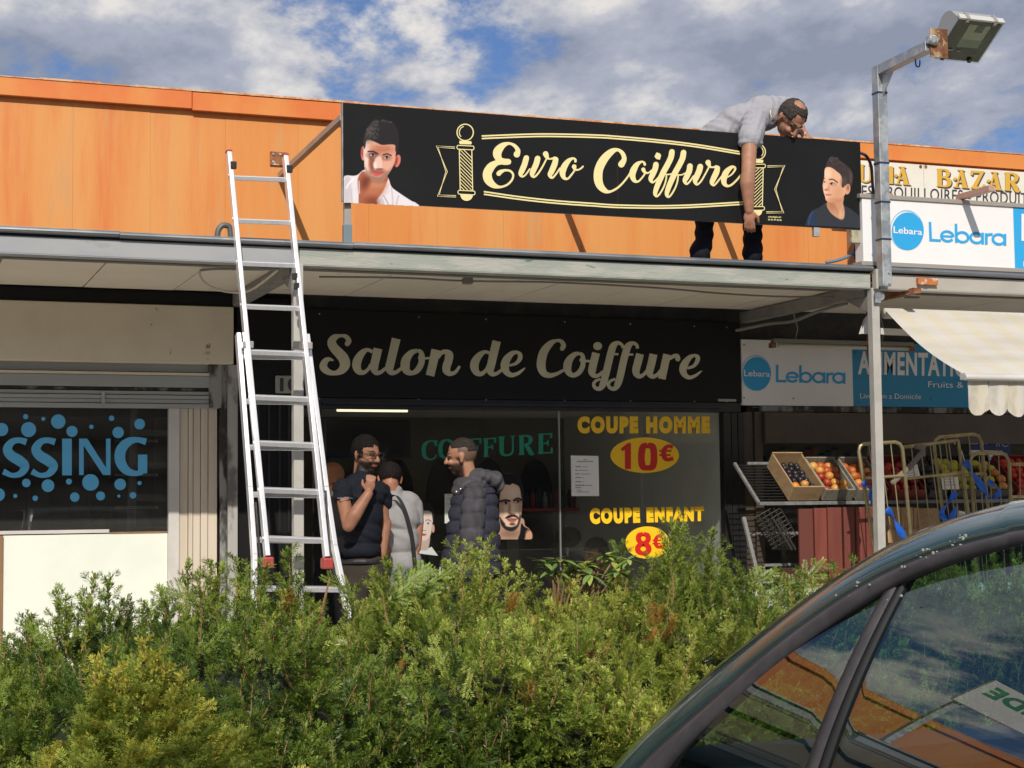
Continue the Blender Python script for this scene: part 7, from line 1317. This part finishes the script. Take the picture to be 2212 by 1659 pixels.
def hcol(X, Y, z):
    n = .6*math.sin(X*2.3+z*3)+math.sin(X*5.7-Y*3+z*6)*.35+rng.uniform(-.75, 1.0); yel = max(0, 1-abs(X-2.75)/.55)*.55*(rng.random()); u = rng.random()
    c = G_MID if n > -.3 else G_DARK
    if n > .75: c = G_LIGHT
    c = c*(1-yel)+G_YEL*yel
    if u < .004: c = G_BRN
    return np.array(c)
def clump_in(X, Y, z): return X < 1.75 and X > .72 and False
count = 0
for k_ in range(9800):
    X = rng.uniform(-.6, 5.6) if k_ < 8900 else rng.uniform(5.6, 8.4); v = rng.uniform(.30, 1.0) if rng.random() < .52 else rng.uniform(1.0, 1.9)
    p = surf(X, v); q = surf(X+.03, v)-p; r_ = surf(X, min(2, v+.03))-p; nrm_ = unit(np.cross(r_, q)); 
    if nrm_[1] > 0 and v < 1: nrm_ = -nrm_
    if v >= 1 and nrm_[2] < 0: nrm_ = -nrm_
    d = nrm_*.75+np.array([rng.uniform(-.75, .75), rng.uniform(-.5, .3), rng.uniform(-.15, .85)]); side = np.array([rng.uniform(-1, 1), rng.uniform(-1, 1), rng.uniform(-.4, .4)])
    L_ = rng.uniform(.07, .135); depth = rng.uniform(.0, .09); a = p-nrm_*depth
    nd.spray(a, d, L_, hcol(X, p[1], p[2]), side, lat=rng.integers(2, 5), nl=.020, radial=rng.random() < .35)
    if k_ % 8 == 0 and v > .45:
        b_ = a+np.array([rng.uniform(-.035, .035), rng.uniform(-.05, .01), rng.uniform(.12, .20)])+nrm_*.04; nd.leader(a, b_, hcol(X, p[1], p[2])*1.08, n=5, nl=.018)
# taller shoots, standing where the photograph shows them
SH = [(122, 1271, 1345, 6.2), (140, 1292, 1350, 6.1), (202, 1238, 1345, 6.3), (238, 1240, 1340, 6.4), (172, 1290, 1345, 6.0), (60, 1335, 1400, 6.2), (20, 1370, 1420, 6.3), (310, 1300, 1345, 6.4), (339, 1268, 1340, 6.5), (360, 1285, 1335, 6.3), (405, 1217, 1300, 6.3), (425, 1235, 1310, 6.4), (455, 1210, 1300, 6.6), (480, 1222, 1300, 6.4), (506, 1203, 1300, 6.3), (530, 1230, 1310, 6.5), (577, 1214, 1330, 6.0), (604, 1246, 1330, 6.1), (625, 1184, 1330, 6.0), (645, 1250, 1340, 6.1), (690, 1300, 1360, 6.2), (770, 1262, 1330, 6.2), (802, 1240, 1320, 6.4), (845, 1212, 1300, 6.1), (865, 1228, 1300, 6.3), (910, 1240, 1300, 6.4), (982, 1170, 1300, 5.9), (1018, 1179, 1300, 6.0), (1057, 1162, 1300, 5.9), (1040, 1215, 1300, 6.1), (1089, 1206, 1300, 6.2), (1122, 1226, 1300, 6.3), (1145, 1250, 1310, 6.3), (965, 1215, 1300, 6.2), (1210, 1235, 1300, 6.3),
      (1346, 1172, 1300, 6.1), (1412, 1205, 1290, 6.0), (1452, 1118, 1290, 5.9), (1474, 1140, 1290, 6.0), (1440, 1180, 1290, 6.1), (1492, 1168, 1290, 6.1), (1538, 1148, 1290, 6.0), (1520, 1190, 1290, 6.2), (1560, 1185, 1290, 6.2), (1597, 1213, 1300, 6.3), (1640, 1235, 1310, 6.3), (1670, 1228, 1310, 6.4), (1700, 1255, 1310, 6.5), (1730, 1230, 1320, 6.3), (1803, 1218, 1310, 6.4), (1843, 1203, 1300, 6.5), (1780, 1240, 1310, 6.4), (1950, 1200, 1290, 6.4), (2050, 1190, 1290, 6.5), (1890, 1225, 1300, 6.4), (2150, 1200, 1290, 6.4)]
for x, y0, y1, Y in SH:
    top = W(x, y0, Y); base = W(x+rng.uniform(-9, 9), y1+62, Y); nd.leader(base, top, (G_LIGHT if 960 < x < 1130 else G_MID)*rng.uniform(.85, 1.2)+.12*G_YEL*(rng.random() < .3), n=int(7+(y1-y0)/14), nl=.018 if 960 < x < 1130 else .021)
for x0, y0, x1, y1, Y in ((770, 1290, 700, 1240, 6.1), (840, 1300, 935, 1226, 6.1), (880, 1260, 930, 1228, 6.0), (1500, 1290, 1448, 1130, 6.05), (1690, 1300, 1785, 1214, 6.4), (1640, 1290, 1740, 1245, 6.3), (430, 1300, 355, 1262, 6.2), (300, 1345, 370, 1275, 6.5), (680, 1330, 610, 1260, 6.1), (1730, 1320, 1840, 1250, 6.4), (120, 1400, 60, 1350, 6.1), (1600, 1290, 1665, 1230, 6.3), (900, 1290, 980, 1215, 6.2), (1260, 1290, 1200, 1245, 6.3)):
    a = W(x0, y0, Y); b_ = W(x1, y1, Y); m_ = (a+b_)/2+np.array([0, 0, .02]); dd = b_-a; nd.spray(a, b_-a, np.linalg.norm(b_-a), G_MID*rng.uniform(1.0, 1.3), np.array([0, .6, 1]), lat=7, nl=.022)
for x, y, Y in ((1420, 1352, 5.6), (1432, 1380, 5.55), (1410, 1400, 5.55), (1100, 1322, 5.9), (615, 1330, 6.0)):
    p = W(x, y, Y)
    for _ in range(2): nd.spray(p+np.array(rng.uniform(-.02, .02, 3)), np.array([rng.uniform(-.4, .5), -.3, .9]), .09, G_BRN*rng.uniform(.9, 1.3), np.array([1, .3, 0]), lat=4, nl=.018)
nd.build('foliage', LEAF, hedge, TWIG)
for x, y, Y in ((1170, 1440, 5.7), (1290, 1400, 5.8), (700, 1300, 6.0), (1310, 1520, 5.4), (430, 1330, 6.1), (1050, 1290, 6.1)):
    p = W(x, y, Y); MB().tube([p+np.array([-.03, .08, -.22]), p, p+np.array([.02, -.01, .09])], [.007, .005, .003], 6).build('branch', TWIG, hedge)
# golden yew in front at the lower left
gy = thing('golden_yew', 'yellow green young yew in front of the hedge at the lower left', 'shrub', (0, 0, 0)); nd = Needles()
gx = W(300, 1500, 5.05)
for k_ in range(520):
    u = rng.uniform(-1, 1); t = rng.uniform(0, 1); x = 305+u*(60+230*t)+50*t+rng.normal(0, 22); y = 1500+190*t+70*abs(u)**1.5+rng.normal(0, 18)+22*math.sin(x*.045); Y = 5.18-.16*math.sqrt(max(0, 1-u*u))*min(1, t+.25)+rng.uniform(-.05, .05)
    p = W(x, y, Y); d = np.array([u*.6+rng.uniform(-.5, .5), -.5+rng.uniform(-.4, .3), .75+rng.uniform(-.5, .3)]); c = G_YEL*rng.uniform(.7, 1.05) if rng.random() < .24 else (G_LIGHT if rng.random() < .6 else G_MID)*rng.uniform(.8, 1.1)
    nd.spray(p, d, rng.uniform(.07, .14), c, np.array([1, rng.uniform(-.6, .6), rng.uniform(-.3, .3)]), lat=4, nl=.019)
for x, y0, y1 in ((297, 1378, 1500), (222, 1408, 1520), (330, 1412, 1510), (260, 1440, 1540), (380, 1455, 1550)): nd.leader(W(x+6, y1, 5.1), W(x, y0, 5.05), G_YEL*rng.uniform(.85, 1.1), n=9, nl=.018)
for k_ in range(110):
    u = rng.uniform(-1, 1); t = rng.uniform(0, 1); x = 305+u*(60+230*t)+50*t; y = 1500+190*t+70*abs(u)**1.5; a_ = W(x, y+20, 5.1); nd.leader(a_, a_+np.array([rng.uniform(-.04, .04), rng.uniform(-.08, -.02), rng.uniform(.08, .14)]), (G_YEL if k_ % 3 == 0 else G_LIGHT)*rng.uniform(.8, 1.05), n=5, nl=.017)
nd.build('foliage', LEAF, gy, TWIG); MB().tube([W(300, 1640, 5.15), W(300, 1500, 5.1)], [.012, .006], 7).build('stem', TWIG, gy)
# rhododendron
rd = thing('rhododendron', 'broad leaved evergreen shrub with reddish stems rising above the hedge right of centre', 'shrub', (0, 0, 0))
lfm = [mat('glossy_leaf', c, .32, col2=c2, scale=30) for c, c2 in (((.16, .26, .05), (.20, .30, .08)), ((.26, .32, .06), (.42, .42, .12)), ((.10, .18, .04), (.14, .24, .06)))]
stm = mat('reddish_bark', (.17, .075, .045), .7, col2=(.26, .14, .09), scale=30); YR_ = 6.0
leafs = []
for lm in lfm:
    b = MB(); V = []; n = 8
    for i in range(n+1):
        t = i/n; w_ = .30*math.sin(math.pi*t**.8)**.8*.5 if 0 < i < n else 0; z = -.25*t*t; V += [(t, -w_, z+.05*w_), (t, 0, z-.03*math.sin(math.pi*t)), (t, w_, z+.05*w_)]
    Fq = [f for i in range(n) for f in ((3*i, 3*i+1, 3*i+4, 3*i+3), (3*i+1, 3*i+2, 3*i+5, 3*i+4))]; me = bpy.data.meshes.new('leaf'); me.from_pydata(V, [], Fq); me.materials.append(lm); me.polygons.foreach_set('use_smooth', [True]*len(Fq)); leafs.append(me)
tips = [(1178, 1226), (1212, 1220), (1240, 1238), (1195, 1240), (1262, 1228), (1290, 1232), (1305, 1210), (1322, 1222), (1358, 1218), (1275, 1250), (1334, 1245)]
for i, (x, y) in enumerate(tips):
    y -= 9; Y = YR_+rng.uniform(-.08, .1); tp = W(x, y, Y); j = W((x*2+1230)/3, 1262, YR_); MB().tube(cat_rom([W(1215+(x-1240)*.35, 1330, YR_), j, tp], 4), [.0045]*4+[.0035]*4+[.0025], 6).build('stem', stm, rd)
    for k_ in range(10):
        az = k_*math.pi/5+rng.uniform(-.3, .3); el_ = rng.uniform(-.35, .55); d = Vector((math.cos(az)*math.cos(el_), math.sin(az)*math.cos(el_), math.sin(el_))); o = bpy.data.objects.new('leaf', leafs[int(rng.integers(0, 3))]); COL.objects.link(o); o.parent = rd
        rot = d.to_track_quat('X', 'Z').to_matrix().to_4x4(); o.matrix_world = Matrix.Translation(Vector([float(q) for q in tp]))@rot@Matrix.Scale(float(rng.uniform(.06, .095)), 4)
# ================================================================== CAR
car = thing('parked_car', 'dark green car parked nose to the hedge at the lower right with chipped roof edge', 'car', (0, 0, 0))
XC, KT, ZBELT = 1.52, .39, .95
def CPt(x, y, dx=0.0):
    d = ray(x, y); t = (XC+dx+KT*(CH-ZBELT))/(d[0]-KT*d[2]); return d*t+np.array([0, 0, CH])
cK = crop(2300, 1900, 1732, 2212); CK = lambda L_, dx=0: [CPt(*cK(x, y), dx) for x, y in L_]
XM = XC+.86
paint = mat('dark_green_car_paint', (.014, .060, .066), .22, .4, col2=(.018, .072, .078), scale=6, coat=.8); 
paint.node_tree.nodes['Principled BSDF'].inputs['Coat Roughness'].default_value = .06
gask = mat('weathered_rubber', (.045, .042, .048), .5, col2=(.065, .06, .065), scale=12); blk = mat('black_rubber', (.012, .012, .013), .6)
outer = [(60, 1510), (130, 1436), (330, 1228), (600, 978), (900, 738), (1200, 520), (1480, 342), (1700, 237), (1900, 165), (2100, 112), (2212, 88)]
chan = [(170, 1540), (262, 1436), (385, 1310), (640, 1085), (880, 875), (1120, 690), (1380, 520), (1620, 400), (1850, 318), (2100, 255), (2212, 232)]
gout = [(190, 1550), (285, 1440), (405, 1322), (660, 1098), (898, 888), (1136, 703), (1390, 535), (1630, 413), (1860, 330), (2105, 267), (2212, 244)]
gin = [(270, 1600), (365, 1480), (480, 1355), (715, 1140), (960, 925), (1200, 745), (1445, 583), (1680, 462), (1900, 385), (2120, 325), (2212, 305)]
def smooth3(P, n=4): return list(cat_rom(np.array(P), n))
def extend(P, dz=(.012, .016, .012, -.01, -.06, -.20, -.42), dy=(-.25, -.55, -.85, -1.1, -1.35, -1.7, -2.0)):
    e = P[-1]; return P+[np.array([e[0]+KT*0*z, e[1]+y, e[2]+z]) for y, z in zip(dy, dz)]
O_ = smooth3(extend(CK(outer, .085))); C_ = smooth3(extend(CK(chan, .012))); GO = smooth3(extend(CK(gout, .004), tuple(z for z in (.012, .016, .012, -.01, -.06, -.20, -.42)))); GI = smooth3(extend(CK(gin, .008)))
def mir(P): return [np.array([2*XM-p[0], p[1], p[2]]) for p in P]
def loft(curves, nm, m, smooth=True):
    n = min(len(c) for c in curves); V = [p for c in curves for p in c[:n]]; F = [(k*n+i, k*n+i+1, (k+1)*n+i+1, (k+1)*n+i) for k in range(len(curves)-1) for i in range(n-1)]; o = npmesh(nm, V, F, m, car, smooth=smooth); return o
def lerpc(A, B, t, push=(0, 0, 0)): return [a*(1-t)+b_*t+np.array(push) for a, b_ in zip(A, B)]
for side_ in (0, 1):
    f = mir if side_ else (lambda P: P)
    # pillar and roof edge: crowned strip from the drip channel to the outer line, then rolling over
    strip_ = [C_, lerpc(C_, O_, .12, (-.012, 0, .002)), lerpc(C_, O_, .35, (-.018, 0, .004)), lerpc(C_, O_, .65, (-.012, 0, .006)), lerpc(C_, O_, .88, (-.002, 0, .003)), O_, [p+np.array([.03, 0, -.002]) for p in O_], [p+np.array([.07, 0, -.012]) for p in O_]]
    loft([f(c) for c in strip_], 'roof_pillar', paint)
    loft([f([p+np.array([.012, 0, 0]) for p in C_]), f(C_), f(GO)], 'drip_channel', blk)
    loft([f([p+np.array([.02, 0, .004]) for p in GO]), f([p+np.array([-.006, 0, 0]) for p in GO]), f([p+np.array([-.009, 0, 0]) for p in lerpc(GO, GI, .3)]), f([p+np.array([-.008, 0, 0]) for p in lerpc(GO, GI, .75)]), f([p+np.array([-.002, 0, 0]) for p in GI]), f([p+np.array([.02, 0, 0]) for p in GI])], 'window_gasket', gask)
# roof skin between the two sides, front glass below it
nO = len(O_); R0 = [p+np.array([.07, 0, -.012]) for p in O_]; iw = min(range(nO), key=lambda i: abs(R0[i][2]-(max(p[2] for p in O_)-.085)) if R0[i][1] > 1.5 else 9)
def across(P, nm, m, bulge):
    rows = []
    for t in np.linspace(0, 1, 13): rows.append([np.array([p[0]*(1-t)+(2*XM-p[0])*t, p[1]+bulge*math.sin(math.pi*t), p[2]+.02*math.sin(math.pi*t)*(bulge == 0)]) for p in P])
    return loft(rows, nm, m)
across(R0[iw:], 'roof', paint, 0)
cgl = glassmat('car_glass', (.36, .53, .56), ior=2.15); wsg = glassmat('windscreen_glass', (.62, .78, .74), ior=1.5)
across(R0[:iw+1], 'windscreen', wsg, .10)
# side panes with the divider bar
beltY = [GI[0][1]+.02, -.6]
def side_pane(poly, nm, m, f, th=.004):
    Q = [f(p) for p in poly]; nn_ = np.cross(Q[1]-Q[0], Q[3]-Q[1]); w_ = sum((np.cross(Q[i]-Q[0], Q[i+1]-Q[0]) for i in range(1, len(Q)-1)), np.zeros(3)); want = 1 if f(np.array([XC, 0, 0]))[0] > XM else -1
    return MB().add(Q, [tuple(range(len(Q))) if w_[0]*want > 0 else tuple(range(len(Q)-1, -1, -1))]).build(nm, m, car)
def Pt(y, z, dx=.004): return np.array([XC+dx+KT*(z-ZBELT), y, z])
gi = [p for p in GI if p[2] > .86]; dv0 = CPt(*cK(1530, 505), .01); dv1 = CPt(*cK(1150, 1436), .01); dd = dv1-dv0; dvb = dv0+dd*((dv0[2]-.86)/(dv0[2]-dv1[2]))
fr = [p for p in gi if p[1] > dv0[1]]; re_ = [p for p in gi if p[1] <= dv0[1] and p[1] > .25]
def curved_pane(ys, zb_, zt__, nm, m, f, flip):
    V = []; nr = 18
    for y in ys:
        for k in range(nr+1):
            z = zb_(y)+(zt__(y)-zb_(y))*k/nr; V.append(f(np.array([XC+.004+KT*(z-ZBELT)+.42*(z-1.10)**2, y, z])))
    F = [((a*(nr+1)+k), (a+1)*(nr+1)+k, (a+1)*(nr+1)+k+1, a*(nr+1)+k+1) for a in range(len(ys)-1) for k in range(nr)]
    if flip: F = [q[::-1] for q in F]
    return npmesh(nm, V, F, m, car, smooth=True)
_gi = sorted([(p[1], p[2]) for p in GI]); _gy = [q[0] for q in _gi]; _gz = [q[1] for q in _gi]
zgi = lambda y: max(.861, float(np.interp(y, _gy, _gz))); zdv = lambda y: dv0[2]+(dvb[2]-dv0[2])*(y-dv0[1])/(dvb[1]-dv0[1])
yfr = max(q[0] for q in _gi if q[1] > .865)
for side_ in (0, 1):
    f = (lambda p: np.array([2*XM-p[0], p[1], p[2]])) if side_ else (lambda p: p)
    curved_pane(np.linspace(dv0[1], yfr, 30), lambda y: min(zgi(y)-.0005, max(.86, zdv(y) if y < dvb[1] else .86)), zgi, 'quarter_pane', cgl, f, not side_)
    curved_pane(np.linspace(.25, dvb[1], 60), lambda y: .86, lambda y: max(.8605, zgi(y) if y <= dv0[1] else zdv(y)), 'door_pane', cgl, f, not side_)
    for (xa_, xb_, m_, dxx, dy0) in ((0, 0, gask, -.004, 0),):
        a0, a1 = CPt(*cK(1488, 532), -.002), CPt(*cK(1574, 492), -.002); b0, b1 = CPt(*cK(1106, 1436), -.002), CPt(*cK(1196, 1436), -.002)
        def ext(a, b_): d = b_-a; return a+d*((a[2]-.86)/(a[2]-b_[2]))
        b0e, b1e = ext(a0, b0), ext(a1, b1); mid0, mid1 = a0*.35+a1*.65, b0e*.35+b1e*.65; off = np.array([-.003, 0, 0]); inn = np.array([.02, 0, 0])
        def bar(P0, P1, Q0, Q1, d0, d1, nm, m):
            V = []; n_ = 14
            for i in range(n_+1):
                t = i/n_; A = P0+(P1-P0)*t; B = Q0+(Q1-Q0)*t
                for q, dx_ in ((A, .02), (A, d0), (B, d0), (B, .02)): V.append(f(q+np.array([dx_+.42*(q[2]-1.10)**2, 0, 0])))
            return npmesh(nm, V, [(4*i+k, 4*i+4+k, 4*i+5+k, 4*i+1+k) for i in range(n_) for k in range(3)], m, car)
        bar(a0, b0e, mid0, mid1, -.004, 0, 'divider_bar', gask); bar(mid0, mid1, a1, b1e, -.001, 0, 'divider_seal', blk)
# body below the windows, bonnet, boot: one pressed shell
prf = [(4.62, .42), (4.60, .60), (4.35, .68), (3.95, .73), (3.62, .80), (3.45, .86), (.2, .875), (-.5, .90), (-1.05, .86), (-1.12, .45), (-1.05, .26), (4.5, .24)]
b = MB(); n = len(prf); secs_ = [(XC+.05, .97), (XC-.035, .93), (XC-.05, .70), (2*XM-XC+.05, .70), (2*XM-XC+.035, .93), (2*XM-XC-.05, .97)]
cy = 1.7; V = []
for X_, k_ in secs_:
    for (Y, z) in prf: zz = z if k_ > .95 else z-(.03 if k_ > .9 else .12)*(z > .5); V.append((X_, cy+(Y-cy)*(1 if .9 < k_ else .985) if 1 else Y, zz))
F = [(k_*n+i, k_*n+(i+1) % n, (k_+1)*n+(i+1) % n, (k_+1)*n+i) for k_ in (0, 1, 3, 4) for i in range(n)]+[(1*n+i, 2*n+i, 2*n+(i+1) % n, 1*n+(i+1) % n) for i in range(0)]
F += [(1*n+i, 1*n+(i+1) % n, 2*n+(i+1) % n, 2*n+i) for i in range(n)]
o = MB(); 
shell = MB(); shell.add([(X_, Y, z) for X_ in (XC-.03, 2*XM-XC+.03) for Y, z in prf], [tuple(range(n)), tuple(range(2*n-1, n-1, -1))]+[(i, i+n, (i+1) % n+n, (i+1) % n) for i in (0, 1, 2, 3, 4, 7, 8, 9, 10, 11)])
shell.build('body', paint, car, bevel=.03)
shell = MB(); 
inn_ = mat('dark_upholstery', (.02, .025, .035), .8)
bxp(car, 'cabin_floor', inn_, XC+.05, 2*XM-XC-.05, -.4, 3.4, .25, .30); b = MB(); b.box(XC+.06, 2*XM-XC-.06, 3.0, 3.44, .55, .90); b.build('dashboard', inn_, car, bevel=.04)
for s_ in (XC+.22, 2*XM-XC-.70): bxp(car, 'seat', inn_, s_, s_+.48, 1.75, 2.25, .35, .52, .05); b = MB(); b.beam((s_+.24, 1.85, .5), (s_+.24, 1.55, 1.02), .46, .14, up=(0, 1, .4)); b.build('seat_back', inn_, car, bevel=.04)
swc = np.array([XC+.46, 2.72, .74]); ax = unit(np.array([0, -1, .42])); e1_ = np.array([1., 0, 0]); e2_ = np.cross(ax, e1_)
MB().tube([swc+(e1_*math.cos(t)+e2_*math.sin(t))*.185 for t in np.linspace(0, 2*math.pi, 28, endpoint=False)], .014, 8, closed=True).build('steering_wheel', blk, car, smooth=True); MB().tube([swc, swc-ax*.35], .03, 8).build('steering_column', blk, car)
for xx in (XC-.02, 2*XM-XC-.18):
    for yy in (3.85, -.35):
        wh = MB().tube([(xx, yy, .17), (xx+.2, yy, .17)], .30, 26).build('wheel', blk, car); MB().tube([(xx-.004, yy, .17), (xx+.204, yy, .17)], .19, 18).build('rim', M['alu'], wh)
for xx in (XC+.08, 2*XM-XC-.33): bxp(car, 'headlight', mat('headlight_glass', (.6, .6, .6), .1), xx, xx+.25, 4.585, 4.63, .48, .60, .01)
bxp(car, 'door_handle', blk, XC-.055, XC-.031, 1.3, 1.5, .76, .79, .006)
lich = mat('pale_lichen', (.40, .43, .38), .9); rr = random.Random(4)
for (x, y, n_) in ((1860, 305, 6), (1920, 275, 16), (1740, 345, 14), (1690, 368, 5), (1405, 510, 6), (1610, 420, 3), (1560, 580, 4), (1300, 575, 3)):
    for _ in range(max(2, n_*2//3)):
        p = CPt(*cK(x+rr.uniform(-38, 38), y+rr.uniform(-12, 12)-0), -.008); b = MB(); r = rr.uniform(.0008, .0024); b.ell(p, (r*.5, r*rr.uniform(1, 2.4), r*rr.uniform(.6, 1.3)), 7, 5); b.build('paint_flake', lich, car)
# the dry cleaner's sign further left on the canopy, seen mirrored in the car window
pz = thing('roadside_cleaner_sign', 'white sign with green letters PRESSING RAPIDE further left on the canopy', 'sign', (-4.5, YS, 3.1))
b = MB(); b.box(-6.2, -2.7, YS-.4, YS-.36, ZR+1.05, ZR+1.60)
b.build('board', M['lebwhite'], pz)
for xx in (-6.1, -4.4, -2.8): b = MB(); b.box(xx-.03, xx+.03, YS-.359, YS-.31, ZR-.0, ZR+1.5); b.build('leg', M['galv'], pz)
text('PRESSING RAPIDE', (-5.2, YS-.403, ZR+1.52), (-2.78, YS-.403, ZR+1.52), (-2.78, YS-.403, ZR+1.32), (-5.2, YS-.403, ZR+1.32), 0, M['green'], pz, bold=.05, spacing=1.1, mapper=1)
